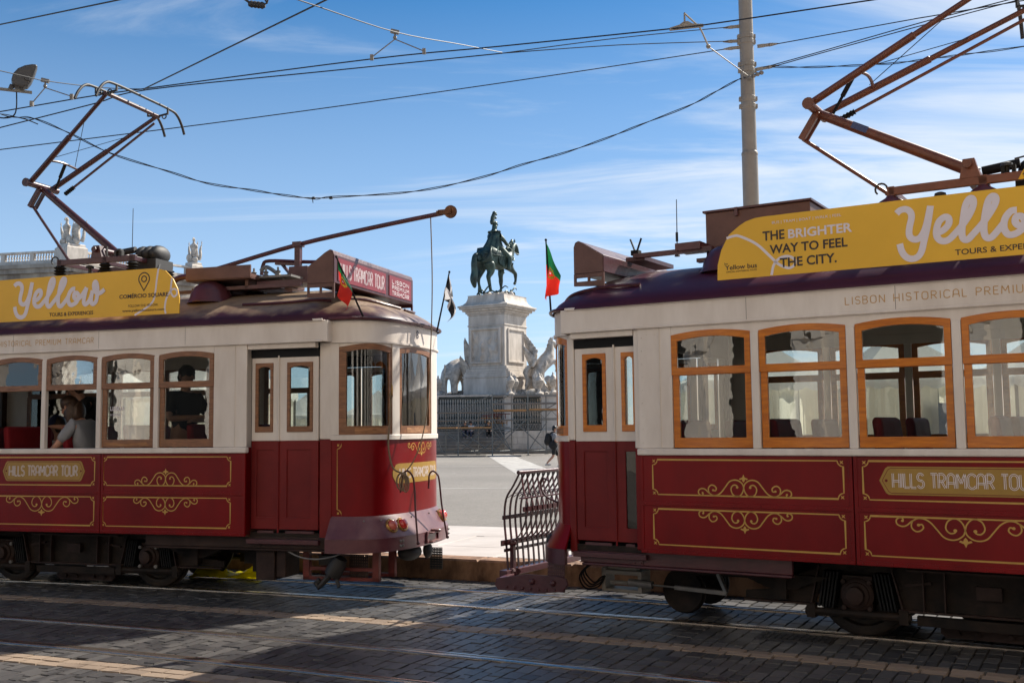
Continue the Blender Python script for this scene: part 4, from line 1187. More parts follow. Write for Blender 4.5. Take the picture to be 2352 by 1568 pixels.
# ------------------------------------------------------------------ the two tramcars
def sidepoint(s, off, th, Y0):
    d = (math.cos(th), math.sin(th)); n = (math.sin(th), -math.cos(th))
    return (d[0] * s - n[0] * off, Y0 + d[1] * s - n[1] * off, 0)
thL, thR = R(-17.5), R(-32)
HLL, HLR = 2.605, 2.67
def rings(x, n, pitch): return [x + i * pitch for i in range(n)]
boardL = dict(poly=[(-2.0, 3.046), (1.741, 3.046), (1.741, 3.22), (1.718, 3.315), (1.656, 3.432), (1.556, 3.527), (1.434, 3.560), (1.0, 3.556), (-1.2, 3.53), (-1.6, 3.515), (-1.85, 3.44), (-1.97, 3.30)],
              items=[('line', [(1.467, 3.552), (1.448, 3.424), (1.424, 3.245), (1.376, 3.163), (1.27, 3.10), (1.168, 3.050)], .022, 'greytxt'),
                     ('line', [(1.645, 3.440), (1.631, 3.32), (1.637, 3.273), (1.671, 3.233), (1.708, 3.255), (1.707, 3.297), (1.669, 3.318), (1.626, 3.292), (1.578, 3.219), (1.558, 3.117), (1.571, 3.050)], .022, 'greytxt'),
                     ('script', 0.0, 3.095, 1.0, 'greytxt'),
                     ('text', 'TOURS & EXPERIENCES', .019, .619, 3.082, 3.125, .012, 'darktxt', .003),
                     ('text', 'COM\u00c9RCIO SQUARE', .964, 1.603, 3.232, 3.297, .022, 'darktxt', .003),
                     ('text', 'FOLLOW THE YELLOW.', 1.084, 1.476, 3.139, 3.168, .0, 'darktxt', .003),
                     ('text', 'www.yellowbustours.com', 1.007, 1.553, 3.080, 3.116, .012, 'darktxt', .003),
                     ('text', 'THE BRIGHTER', -1.30, -.70, 3.33, 3.40, .025, 'greytxt', .003),
                     ('pin', 1.284, 3.448, .069, 3.319, 'darktxt')])
cxL, cyL, _ = sidepoint(-5.55, 1.1, thL, 10.15)
cxR, cyR, _ = sidepoint(3.98, 1.1, thR, 9.95)
pL = -2.024   # left edge of the first window (local)
winsL = [1.520 - .746 * i for i in range(5, -1, -1)]
tramL = dict(heading=thL, loc=(cxL, cyL, 0), sg=1, HL=HLL, k=1.0, vest=(.93, .60, .98, .5), wood='woodL', roof='roof', pant='pantL',
             label='worn red and cream tram with brown window frames and a raised trolley pole', joints=[-.80, .79],
             lined={2: (.821, 2.425), 1: (-.70, .705), 0: (-2.425, -.83)}, plates={1: (-.549, .577)},
             wins=winsL, ww=.683, open=(2, 3), worn=(4,), pane_words=(4,), door=(.0, .80), door_split=(0, .415, 1), dwin=((.14, .80), (.20, .86)), front_z=1.66,
             mull=((-.985, -.445), (-.35, .20), (.42, .985)), roof_h=.46, front=1,
             strips=[[(2.40, -.86), (2.7, -.87), (3.0, -.86), (3.25, -.83), (3.42, -.76)], [(3.50, -.72), (3.72, -.56), (3.87, -.33), (3.93, -.10)], [(3.95, -.02), (3.95, .2), (3.88, .42), (3.75, .6)]],
             vents=[(1.76, -.50), (1.76, .50)], sign=(3.28, 3.595, -1.04, 1.06, 3.645, 3.29, 3.47, 3.15),
             board=boardL, board_words=[('LISBON HISTORICAL PREMIUM TRAMCAR', -.98, .663)],
             panto=dict(bz=3.835, bx=(-.50, .62), piv=(.08, 0, 3.965), kn=(-1.10, 0, 4.89), hd=(.26, 0, 5.84), tie=(-.60, 0, 3.86), hooks=[(.16, -.3), (.60, .28)]),
             antennas=[(-.02, .4, 3.42, 4.63)], wheel_x=(-.88, 1.12), sill_end=.92)
tramL['plates'] = {1: (-.549, .577)}
boardR = dict(poly=[(-1.914, 2.998), (1.30, 2.985), (1.30, 3.50), (-1.30, 3.503), (-1.403, 3.502), (-1.49, 3.503), (-1.57, 3.498), (-1.65, 3.478), (-1.705, 3.449), (-1.801, 3.381), (-1.872, 3.257), (-1.908, 3.129)],
              items=[('line', [(-1.822, 3.352), (-1.765, 3.364), (-1.707, 3.358), (-1.564, 3.278), (-1.45, 3.163), (-1.38, 3.09), (-1.30, 3.05), (-1.25, 3.065), (-1.24, 3.11), (-1.29, 3.145), (-1.36, 3.14), (-1.416, 3.09), (-1.440, 3.002)], .022, 'greytxt'),
                     ('script', .06, 3.035, 1.0, 'greytxt'),
                     ('text', 'BUS | TRAM | BOAT | WALK | FEEL', -1.422, -.851, 3.423, 3.452, .0, 'greytxt', .003),
                     ('text', 'THE', -1.506, -1.319, 3.295, 3.375, .024, 'darktxt', .003),
                     ('text', 'BRIGHTER', -1.289, -.770, 3.293, 3.370, .024, 'greytxt', .003),
                     ('text', 'WAY TO FEEL', -1.449, -.810, 3.178, 3.255, .024, 'darktxt', .003),
                     ('text', 'THE CITY.', -1.367, -.900, 3.058, 3.137, .024, 'darktxt', .003),
                     ('text', 'TOURS & EXPERIENCES', -.012, .72, 3.028, 3.072, .012, 'darktxt', .003),
                     ('text', 'by', -1.846, -1.815, 3.118, 3.143, .0, 'darktxt', .003),
                     ('text', 'Yellow bus', -1.842, -1.562, 3.078, 3.118, .012, 'darktxt', .003),
                     ('text', 'OFFICIAL SIGHTSEEING TOURS', -1.832, -1.564, 3.054, 3.068, .0, 'darktxt', .003)])
winsR = [-2.345 + .785 * i for i in range(6)]
tramR = dict(heading=thR, loc=(cxR, cyR, 0), sg=-1, HL=HLR, k=.9755, vest=(.75, .405, 1.0, 1.0), wood='woodR', roof='roof_clean', pant='pantR',
             label='bright red and cream tram with orange window frames and a folding fender', joints=[-.83, .83],
             lined={0: (-2.545, -.905), 1: (-.755, .70), 2: (.90, 2.5)}, plates={1: (-.631, .575)},
             wins=winsR, ww=.712, open=(), worn=(), door=(.05, .69), door_split=(0, .36, 1), dwin=((.30, .98), (.20, .80)), front_z=1.66, lowglass=(0,),
             mull=((-.985, -.5), (-.42, .42), (.5, .985)), roof_h=.44, front=-1,
             strips=[[(-3.75, -.42), (-3.66, -.62), (-3.45, -.80), (-3.1, -.89), (-2.72, -.90)]],
             vents=[(-2.02, -.50), (-2.02, .50)], sign=(-3.13, -3.45, -.82, 1.0, 3.535, 3.215, 3.375, 3.10),
             board=boardR, board_words=[('LISBON HISTORICAL PREMIUM TRAMCAR', -.837, 1.02)],
             panto=dict(bz=3.735, bx=(-.63, .62), piv=(.03, 0, 3.875), kn=(-1.31, 0, 4.63), hd=(.50, 0, 5.42), tie=(-.64, 0, 3.74), hooks=[(.44, -.3), (.60, .28)]),
             antennas=[(-2.73, 0, 3.45, 4.0)], wheel_x=(-.94, 1.06), sill_end=.66)
TL, rpL, XL, FPL, ZL = build_tram(tramL)
TR, rpR, XR, FPR, ZR = build_tram(tramR)

# --- fittings only the left car shows
m_ = MB(); m_.tube(smooth_path([(1.30, 0, 3.66), (1.66, 0, 3.735), (2.59, 0, 3.925), (3.5, 0, 4.055), (4.40, 0, 4.165)], 4), .026, 10)
tp = obj('trolley_pole', m_, 'maroon', TL, smooth=True)
m_ = MB(); m_.lathe([(.068, -.022), (.073, -.012), (.056, 0), (.073, .012), (.068, .022)], (4.50, 0, 4.175), 20, 'y'); obj('trolley_wheel', m_, 'copper', tp, smooth=True)
m_ = MB(); m_.box(4.36, 4.52, -.035, -.022, 4.15, 4.20).box(4.36, 4.52, .022, .035, 4.15, 4.20).box(4.34, 4.38, -.035, .035, 4.145, 4.19); m_.tube([(4.50, -.04, 4.175), (4.50, .04, 4.175)], .02, 8); obj('trolley_harp', m_, 'copper', tp)
m_ = MB(); m_.box(2.56, 2.63, -.03, .03, 3.60, 3.94).box(2.54, 2.65, -.05, .05, 3.90, 3.955); m_.tube(smooth_path([(2.08, .05, 3.60), (2.10, .05, 3.72), (2.18, .05, 3.765), (2.6, .05, 3.73), (3.0, .05, 3.70), (3.28, .05, 3.66)], 4), .022, 8)
m_.bar((2.36, .03, 3.72), (2.52, -.02, 3.56), .03, .03); m_.bar((2.30, 0, 3.715), (2.62, 0, 3.69), .05, .025); obj('pole_rest', m_, 'maroon', TL)
m_ = MB(); m_.box(2.56, 2.80, -.16, .10, 3.46, 3.645); obj('junction_box', m_, 'maroon', TL, bevel=.006)
m_ = MB(); m_.box(1.50, 2.34, -.62, -.60, 3.475, 3.615).box(1.50, 1.52, -.60, .60, 3.48, 3.60).box(1.50, 2.34, .60, .62, 3.475, 3.60).box(2.32, 2.34, -.60, .60, 3.48, 3.52).box(1.50, 2.34, -.60, .60, 3.465, 3.475)
m_.box(1.65, 1.69, -.5, .5, 3.37, 3.464).box(2.2, 2.24, -.5, .5, 3.37, 3.464)
rs = obj('resistor_tray', m_, 'brownbox', TL)
m_ = MB()
for q in range(7):
    for y_ in (-.38, -.12, .14, .40):
        m_.lathe([(.02, 0), (.035, .02), (.02, .04), (.035, .06), (.012, .075), (.012, .11)], (1.62 + q * .155, y_, 3.50), 8)
m_.tube(smooth_path([(2.25, -.25, 3.60), (2.32, -.25, 3.64), (2.45, -.3, 3.58), (2.62, -.35, 3.46)], 5), .024, 8)
m_.box(1.6, 2.75, -.44, .46, 3.485, 3.51)
obj('resistors', m_, 'greysteel', rs)
m_ = MB(); m_.box(2.3, 3.25, -.42, -.36, 3.41, 3.45).box(1.5, 2.9, -.5, -.44, 3.36, 3.40); m_.tube(smooth_path([(1.20, -.55, 3.43), (1.35, -.55, 3.52), (1.52, -.58, 3.53)], 4), .035, 8); obj('roof_cable_duct', m_, 'maroon', TL)
# rope of the trolley pole down to the hook on the front
m_ = MB(); P = smooth_path([(4.26, 0, 4.14), (4.30, -.06, 3.4), (4.305, -.12, 2.7), (4.30, -.20, 2.05), (4.285, -.34, 1.66), (4.25, -.50, 1.42), (4.19, -.60, 1.30)], 8)
m_.tube(P, .0065, 6); P = smooth_path([(4.19, -.60, 1.30), (4.10, -.68, 1.36), (4.06, -.71, 1.6), (4.075, -.70, 1.9), (4.08, -.69, 2.10)], 6); m_.tube(P, .0095, 6)
for q in range(3):
    m_.tube([(4.17 + .03 * q + .05 * math.cos(t) * (1 - .15 * q), -.635 - .008 * q, 1.215 - .01 * q + .085 * math.sin(t)) for t in [j * 2 * math.pi / 14 for j in range(15)]], .0085, 6)
m_.ell((4.19, -.61, 1.29), (.03, .035, .025), 8, 6); m_.ell((4.085, -.695, 2.12), (.022, .022, .04), 8, 6)
obj('trolley_rope', m_, 'rope', TL, smooth=True)
m_ = MB(); m_.tube(smooth_path([(4.075, -.67, 2.10), (4.10, -.71, 2.13), (4.105, -.715, 2.20), (4.08, -.68, 2.24)], 4), .010, 6); obj('grab_handle', m_, 'brass', TL, smooth=True)
# rods on the bumper
m_ = MB(); m_.tube(smooth_path([(4.335, -.58, .585), (4.305, -.57, .9), (4.285, -.56, 1.20), (4.26, -.57, 1.29), (4.22, -.585, 1.325), (4.18, -.59, 1.30), (4.165, -.60, 1.22), (4.15, -.605, 1.10)], 5), .010, 8); m_.ell((4.34, -.585, .58), (.02, .02, .02), 8, 6); obj('rope_hook', m_, 'maroon', TL, smooth=True)
m_ = MB(); m_.tube(smooth_path([(4.405, .08, .585), (4.36, .05, .9), (4.335, .03, 1.20), (4.31, .02, 1.27), (4.27, 0, 1.30), (4.235, -.01, 1.26), (4.23, -.01, 1.18), (4.225, -.01, 1.11)], 5), .010, 8); m_.ell((4.41, .08, .58), (.02, .02, .02), 8, 6); obj('rope_hook', m_, 'maroon', TL, smooth=True)
# tail lamps
def place_lamp(par, X, FP, t, z, o, m1, r=.062):
    u, y = FP(t); u2, y2 = FP(t + .02); nx, ny = (y2 - y), -(u2 - u); ln = math.hypot(nx, ny); nx /= ln; ny /= ln
    sx = 1 if X(1) > 0 else -1
    n3 = Vector((sx * nx * .86, ny * .86, .5)).normalized()
    base = Vector((X(u + o * nx), y + o * ny, z))
    q = n3.to_track_quat('Z', 'Y').to_matrix().to_4x4(); q.translation = base
    m_ = MB(); m_.lathe([(r * 1.25, -.03), (r * 1.28, .012), (r * 1.15, .022), (r * 1.0, .02), (r * .98, .0)], (0, 0, 0), 20); m_.xf(q); l_ = obj('tail_lamp', m_, 'brass', par, smooth=True)
    m_ = MB(); m_.lathe([(r * .97, .0), (r * .97, .018), (r * .9, .035), (r * .65, .052), (r * .3, .060), (.001, .062)], (0, 0, 0), 20); m_.xf(q); obj('lens', m_, m1, l_, smooth=True)
place_lamp(TL, XL, FPL, -.50, .765, .062, 'lampamber'); place_lamp(TL, XL, FPL, -.375, .765, .062, 'lampred')
place_lamp(TL, XL, FPL, .36, .765, .062, 'lampamber'); place_lamp(TL, XL, FPL, .47, .765, .062, 'lampred')
place_lamp(TR, XR, FPR, -.62, .70, .062, 'carbon', .058)
# coupling pocket and bolts on the left bumper
m_ = MB()
u, y = FPL(0.0)
m_.box(XL(u + .10), XL(u + .19), -.14, .14, .535, .555).box(XL(u + .10), XL(u + .19), -.14, .14, .635, .650); m_.box(XL(u + .13), XL(u + .15), -.19, -.13, .53, .66).box(XL(u + .13), XL(u + .15), .13, .19, .53, .66)
m_.lathe([(.05, 0), (.06, .02), (.05, .03)], (XL(u + .17), 0, .645), 12)
obj('coupling_pocket', m_, 'bumper', TL, bevel=.004)
m_ = MB()
for t in (-.44, -.41, .42, .45):
    u, y = FPL(t)
    for z in (.56, .61): m_.ell((XL(u + .125), y * 1.1, z), (.016, .016, .016), 8, 6)
for t in (-.8, -.6, -.2, .1, .3):
    u, y = FPL(t); m_.ell((XL(u + .03), y * 1.03, .83), (.010, .010, .010), 6, 4)
obj('bumper_bolts', m_, 'greysteel', TL, kind='stuff')
def perforated(x0, x1, z0, z1, y, nx=8, nz=9):
    # real holes: a lattice of thin bars round square openings
    m_ = MB(); w, h = (x1 - x0), (z1 - z0); dx, dz = w / nx, h / nz; k = .36
    for i in range(nx):
        for j in range(nz):
            a, c = x0 + i * dx, z0 + j * dz
            hx0, hx1, hz0, hz1 = a + dx * (.5 - k / 2), a + dx * (.5 + k / 2), c + dz * (.5 - k / 2), c + dz * (.5 + k / 2)
            o_ = [(a, c), (a + dx, c), (a + dx, c + dz), (a, c + dz)]; i_ = [(hx0, hz0), (hx1, hz0), (hx1, hz1), (hx0, hz1)]
            m_.ring(o_, i_, y, y + .006)
    return m_
obj('step_plate', perforated(3.64, 3.85, .20, .47, -.76), 'under2', TL)
obj('step_plate', perforated(4.12, 4.27, .20, .44, .28), 'black', TL)
m_ = MB(); m_.box(2.64, 2.86, -.94, -.70, .20, .512).box(2.87, 2.98, -.92, -.62, .23, .512); obj('equipment_box', m_, 'under2', TL, bevel=.008)
m_ = MB()
for x_ in (3.12, 3.92):
    for y_ in (-.80, -.40): m_.box(x_, x_ + .07, y_, y_ + .06, .20, .512)
m_.box(3.12, 3.99, -.80, -.75, .20, .235).box(3.19, 3.92, -.79, -.76, .30, .335).box(3.12, 3.99, -.40, -.35, .20, .235)
obj('compressor_frame', m_, 'redfr', TL)
m_ = MB(); m_.lathe([(.02, 0), (.085, .005), (.09, .02), (.09, .15), (.075, .18), (.075, .21), (.02, .22)], (0, 0, 0), 14)
m_.xf(Matrix.Translation((3.50, -.88, .26)) @ Matrix.Rotation(R(28), 4, 'Y')); m_.tube([(3.48, -.88, .27), (3.40, -.90, .18), (3.36, -.91, .14), (3.33, -.91, .18), (3.37, -.9, .22)], .03, 8); m_.tube([(3.56, -.9, .24), (3.60, -.92, .15)], .02, 8)
m_.box(3.25, 3.42, -.70, -.55, .34, .44)
obj('compressor', m_, 'carbon', TL, smooth=True)
m_ = MB(); m_.box(.0 - 2.62, .0 - 2.40, .35, .37, 1.66, 1.86); lb_ = obj('leaflet_box', m_, 'yellow', TL)
m_ = MB(); m_.tube(smooth_path([(3.05, -.99, .51), (3.2, -1.0, .455), (3.4, -1.0, .44), (3.6, -.98, .48), (3.66, -.96, .52)], 5), .009, 6); obj('air_hose', m_, 'greysteel', TL, smooth=True)
m_ = MB(); m_.ell((4.08, -.20, .44), (.12, .20, .09), 14, 8); m_.ell((4.20, .02, .44), (.05, .08, .09), 10, 6); obj('headlamp_housing', m_, 'carbon', TL, smooth=True)
m_ = MB(); m_.box(2.35, 2.55, -.7, -.5, .33, .47).box(2.42, 2.47, -.64, -.58, .24, .33); obj('brake_valve', m_, 'under', TL)

# --- fittings only the right car shows
m_ = MB()
# folding fender: round top rail, bowed slats, flat rails
yA, yB = -.56, .95
fx = lambda z: float(np.interp(z, [.30, .60, .85, 1.05, 1.18, 1.31], [-4.41, -4.43, -4.45, -4.42, -4.34, -4.26]))
F_ = obj('fender', MB().tube([(-4.26, yA, 1.315), (-4.26, yB, 1.315)], .022, 10), 'maroon', TR, smooth=True)
m_ = MB()
for i in range(15):
    y_ = yA + .03 + i * (yB - yA - .06) / 14
    m2 = MB(); P = smooth_path([(-4.26, y_, 1.315), (-4.34, y_, 1.18), (-4.425, y_, 1.05), (-4.45, y_, .85), (-4.43, y_, .60), (-4.41, y_, .30)], 4)
    for q in range(len(P) - 1): m2.bar(P[q], P[q + 1], .026, .010)
    obj('fender_slat', m2, 'maroon', F_)
    m2 = MB(); P = smooth_path([(-4.27, y_ + .05, 1.30), (-4.25, y_ + .05, 1.14), (-4.20, y_ + .05, .95), (-4.28, y_ + .05, .72), (-4.38, y_ + .05, .62)], 4)
    for q in range(len(P) - 1): m2.bar(P[q], P[q + 1], .022, .008)
    obj('fender_slat', m2, 'maroon', F_)
for i, (x_, z_, w_, h_) in enumerate([(-4.44, .61, .014, .055), (-4.435, .535, .012, .03), (-4.452, .86, .012, .04), (-4.23, 1.06, .05, .012), (-4.21, .95, .012, .05)]):
    obj('fender_rail', MB().box(x_ - w_ / 2, x_ + w_ / 2, yA - (.05 if i == 0 else 0), yB, z_ - h_ / 2, z_ + h_ / 2), 'maroon', F_)
for i in range(14):
    m2 = MB(); y_ = yA + .06 + i * .105
    P = [(-4.42 + .19 * q / 6, y_ + .06 * q / 6, 1.06 + .05 * math.sin(math.pi * q / 6)) for q in range(7)]
    for q in range(6): m2.bar(P[q], P[q + 1], .02, .006)
    obj('net_strap', m2, 'maroon', F_)
m2 = MB(); m2.box(-4.46, -4.37, yA - .06, yB, .28, .345); obj('fender_foot', m2, 'maroon', F_, bevel=.006)
m2 = MB(); m2.box(-4.42, -4.38, -.48, -.43, .24, .62).ell((-4.40, -.455, .60), (.04, .04, .04), 8, 6).ell((-4.38, -.50, .30), (.05, .04, .06), 8, 6); m2.bar((-4.42, -.55, .22), (-4.34, -.44, .34), .05, .05); obj('fender_hinge', m2, 'maroon', F_)
m2 = MB(); m2.prism([(-4.38, .235), (-4.34, .19), (-3.85, .19), (-3.62, .22), (-3.56, .29), (-3.58, .345), (-3.66, .36), (-4.02, .36), (-4.36, .30)], -.83, -.81)
for q in range(7): m2.ell((-4.24 + q * .09, -.835, .225), (.014, .012, .014), 8, 6)
for q in (-3.95, -3.72): m2.ell((q, -.84, .295), (.03, .02, .03), 8, 6)
m2.bar((-4.38, -.5, .28), (-4.30, -.82, .28), .06, .06); obj('fender_arm', m2, 'maroon', F_, bevel=.004)
m2 = MB(); m2.tube(smooth_path([(-4.00, -.2, 1.00), (-4.14, -.22, 1.06), (-4.2, -.22, 1.16), (-4.17, -.22, 1.24), (-4.10, -.22, 1.22)], 5), .010, 6); obj('fender_chain_hook', m2, 'maroon', F_, smooth=True)
m2 = join(perforated(-3.795, -3.61, .36, .50, -.80, 8, 4), MB().box(-3.795, -3.61, -.80, -.794, .21, .3595)); obj('step_plate', m2, 'maroon', TR)
m_ = MB(); m_.box(-3.40, -2.98, -.45, -.25, .20, .225).box(-3.40, -3.36, -.45, -.25, .22, .42).box(-3.02, -2.98, -.45, -.25, .22, .36).box(-3.40, -2.98, -.45, -.25, .36, .40).box(-3.36, -3.05, -.40, -.3, .40, .50)
m_.tube([(-3.3, -.46, .29), (-3.12, -.46, .29)], .02, 8)
for q in range(8): m_.lathe([(.03, 0), (.03, .006)], (-3.28 + q * .03, -.42, .14), 8)
a_ = obj('brake_actuator', m_, 'pole', TR, bevel=.004)
m_ = MB(); m_.tube([(-3.10, -.47, .30), (-2.86, -.47, .29)], .036, 12); m_.tube([(-2.86, -.47, .29), (-2.60, -.47, .285)], .010, 8); obj('brake_cylinder', m_, 'greysteel', a_, smooth=True)
m_ = MB(); m_.bar((-2.62, -.50, .29), (-2.12, -.52, .275), .04, .035); m_.bar((-2.12, -.52, .28), (-2.2, -.50, .44), .04, .03); obj('brake_rod', m_, 'greysteel', TR)
m_ = MB()
for q in range(4): m_.tube(smooth_path([(-3.45 + q * .03, -.5, .50), (-3.60 + q * .02, -.52, .34 + q * .02), (-3.55 + q * .03, -.5, .22 + q * .02), (-3.42 + q * .01, -.48, .24 + q * .03), (-3.36, -.45, .34)], 5), .008, 6)
obj('cable_loops', m_, 'black', TR, smooth=True)
for x_ in (-2.62, 2.62):
    for sy in (-1, 1):
        m_ = MB(); pr = [(.05, -.03), (.24, -.025), (.25, -.03), (.272, -.03), (.275, .0), (.295, .01), (.295, .03), (.05, .03)]
        m_.lathe([(r_ * .72, z_) for r_, z_ in pr], (x_, sy * .30, .235), 26, 'y'); obj('guide_wheel', m_, 'under', TR, smooth=True)
# roof box, walkway kit and small horns of the right car
m_ = MB(); m_.box(-2.35, -1.35, -.20, .55, 3.36, 3.78); bx_ = obj('roof_equipment_box', m_, 'brownbox', TR, bevel=.01)
m_ = MB(); m_.box(-2.37, -1.33, -.22, .57, 3.781, 3.80).box(-2.05, -2.02, -.23, -.20, 3.72, 3.80); obj('box_lid', m_, 'maroon', bx_)
m_ = MB(); m_.box(-3.0, -2.2, -.45, -.38, 3.38, 3.42).box(-2.55, -2.3, -.48, -.2, 3.40, 3.47).box(-3.1, -2.9, -.4, .3, 3.36, 3.40); obj('roof_cable_duct', m_, 'maroon', TR)
m_ = MB(); m_.bar((-3.13, -.12, 3.50), (-3.18, -.12, 3.63), .02, .012); m_.bar((-3.11, -.12, 3.50), (-3.06, -.12, 3.63), .02, .012); m_.box(-3.16, -3.08, -.16, -.08, 3.46, 3.51); obj('roof_horn', m_, 'black', TR)
m_ = MB(); tri = [(-.045, 0), (.045, 0), (0, .08)]
m_.flat([(.42 + a, 3.70 + b_) for a, b_ in tri], -.376); obj('warning_sticker', m_, 'flagyellow', TR, fix=False)
m_ = MB(); m_.flat([(.42 + a, 3.715 + b_) for a, b_ in [(.0, .045), (-.012, .018), (.0, .022), (-.004, 0), (.012, .028), (.001, .024)]], -.378); obj('warning_flash', m_, 'darktxt', TR, fix=False)
# ------------------------------------------------------------------ ground
def at(px_, py_, Y):      # the point at distance Y that the photograph shows at (px, py)
    d = fw * 2400 + rt * (px_ - 1176) - up * (py_ - 784)
    return Vector((0, 0, H)) + d * (Y / d.y)
def NR(x): q = max(-16, min(13, x)); return 10.64 - .459 * (q + .66) - .0124 * (q + .66) ** 2 + (x - q) * (-.459 - .0248 * (q + .66))
_xs = np.linspace(-70, 70, 2801); _ys = np.array([NR(x) for x in _xs])
_S = np.concatenate([[0], np.cumsum(np.hypot(np.diff(_xs), np.diff(_ys)))]); _S -= np.interp(0, _xs, _S)
def TRK(s, w):            # s metres along the track nearest to the trams, w metres away from the camera
    x = float(np.interp(s, _S, _xs)); y = float(np.interp(s, _S, _ys))
    x2 = float(np.interp(s + .05, _S, _xs)); y2 = float(np.interp(s + .05, _S, _ys))
    d = math.hypot(x2 - x, y2 - y); tx, ty = (x2 - x) / d, (y2 - y) / d
    return x - ty * w, y + tx * w, math.atan2(ty, tx)
def ribbon(w0, w1, z, s0=-60, s1=60, n=120):
    m_ = MB(); rows = []
    for w in (w0, w1): rows.append([(*TRK(s0 + (s1 - s0) * i / n, w)[:2], z) for i in range(n + 1)])
    m_.grid(rows); return m_
street = obj('street', join(ribbon(-24, -6.5, -.022, -60, 60, 60), ribbon(-6.5, 5.6, -.022, -60, 60, 160)), 'joint', kind='structure')

def cobmat(name, ca, cb, rough):
    m = bpy.data.materials.new(name); m.use_nodes = True
    n, l = m.node_tree.nodes, m.node_tree.links; b = n['Principled BSDF']; b.inputs['Specular IOR Level'].default_value = .4
    g = n.new('ShaderNodeNewGeometry'); oi = n.new('ShaderNodeObjectInfo')
    ad = n.new('ShaderNodeMath'); ad.operation = 'ADD'; l.new(g.outputs['Random Per Island'], ad.inputs[0]); l.new(oi.outputs['Random'], ad.inputs[1])
    fr = n.new('ShaderNodeMath'); fr.operation = 'FRACT'; l.new(ad.outputs[0], fr.inputs[0])
    tcn = n.new('ShaderNodeNewGeometry')
    nt = n.new('ShaderNodeTexNoise'); nt.inputs['Scale'].default_value = 26; nt.inputs['Detail'].default_value = 7; l.new(g.outputs['Position'], nt.inputs['Vector'])
    n2 = n.new('ShaderNodeTexNoise'); n2.inputs['Scale'].default_value = 0.55; n2.inputs['Detail'].default_value = 5; l.new(g.outputs['Position'], n2.inputs['Vector'])
    m1 = n.new('ShaderNodeMath'); m1.operation = 'MULTIPLY_ADD'; l.new(nt.outputs[0], m1.inputs[0]); m1.inputs[1].default_value = .5; l.new(fr.outputs[0], m1.inputs[2])
    m2 = n.new('ShaderNodeMath'); m2.operation = 'MULTIPLY_ADD'; l.new(n2.outputs[0], m2.inputs[0]); m2.inputs[1].default_value = 1.2; l.new(m1.outputs[0], m2.inputs[2])
    mr = n.new('ShaderNodeMapRange'); mr.inputs[1].default_value = .5; mr.inputs[2].default_value = 1.9; l.new(m2.outputs[0], mr.inputs[0])
    mx = n.new('ShaderNodeMix'); mx.data_type = 'RGBA'; l.new(mr.outputs[0], mx.inputs[0]); mx.inputs[6].default_value = (*ca, 1); mx.inputs[7].default_value = (*cb, 1)
    l.new(mx.outputs[2], b.inputs['Base Color'])
    r = n.new('ShaderNodeMapRange'); r.inputs[3].default_value = rough * .75; r.inputs[4].default_value = rough * 1.4; l.new(n2.outputs[0], r.inputs[0]); l.new(r.outputs[0], b.inputs['Roughness'])
    bp = n.new('ShaderNodeBump'); bp.inputs['Strength'].default_value = .28; bp.inputs['Distance'].default_value = .006; l.new(nt.outputs[0], bp.inputs['Height']); l.new(bp.outputs[0], b.inputs['Normal'])
    return m
M['cobble'] = cobmat('granite_cobble_mix', (0.022, 0.022, 0.025), (0.105, 0.099, 0.094), .42)
M['sett'] = cobmat('sandy_sett_mix', (0.16, 0.118, 0.088), (0.31, 0.232, 0.168), .6)

VAR = []
for q in range(8):
    m_ = MB(); m_.cbox((0, 0, -.06), (1, 1, .06), .030)
    # worn top: the rim of the unit stone is pulled in a little at random
    for i in range(4, 12):
        x, y, z = m_.v[i]; m_.v[i] = (x * random.uniform(.95, 1.02), y * random.uniform(.95, 1.02), z + random.uniform(-.0025, .002))
    me = m_.mesh('cobblestone'); fix_normals(me); me.materials.append(M['cobble']); VAR.append(me)
    me.polygons.foreach_set('use_smooth', [True] * len(me.polygons)); me.set_sharp_from_angle(angle=R(18))
VARS = []
for q in range(4):
    me = VAR[q].copy(); me.name = 'sett'; me.materials.clear(); me.materials.append(M['sett']); VARS.append(me)
stones = []
def seen(x, y):
    if y < 4.5: return None
    z = y * fw.y - H * fw.z
    return (1176 + 2400 * x / y, y)
def fill(w0, w1, s0, s1):
    s = s0; odd = 0
    while s < s1:
        d = random.uniform(.088, .138)
        w = w0 - (random.uniform(0, .12) if odd else random.uniform(0, .06)); odd ^= 1
        while w < w1 - .02:
            l_ = random.choice((.12, .15, .17, .19, .21, .25)) * random.uniform(.9, 1.1)
            a, b_ = max(w, w0), min(w + l_, w1)
            if w1 - b_ < .06: b_ = w1
            if b_ - a > .05:
                x, y, r_ = TRK(s + d / 2, (a + b_) / 2)
                v = seen(x, y)
                if v and -420 < v[0] < 2780: stones.append((y, x, y, r_, d - .009, b_ - a - .010, random.uniform(-.004, .002)))
            w = b_ if b_ == w1 else w + l_
        s += d
RW = .098
for (wa, wb) in ((-6.4, -3.475), (-3.215, -2.95 - .05), (-2.95 + RW, -2.05 - .05), (-2.05 + RW, -1.135), (-.885, -.05), (RW, .90 - .05), (.90 + RW, 1.62)):
    fill(wa, wb, -10.5, 9.5)
vis = sorted([q for q in stones if 0 < (1176 + 2400 * q[1] / q[2]) < 2352 and q[2] > 6.35])
single = set(id(q) for q in vis[:300])
rest = MB()
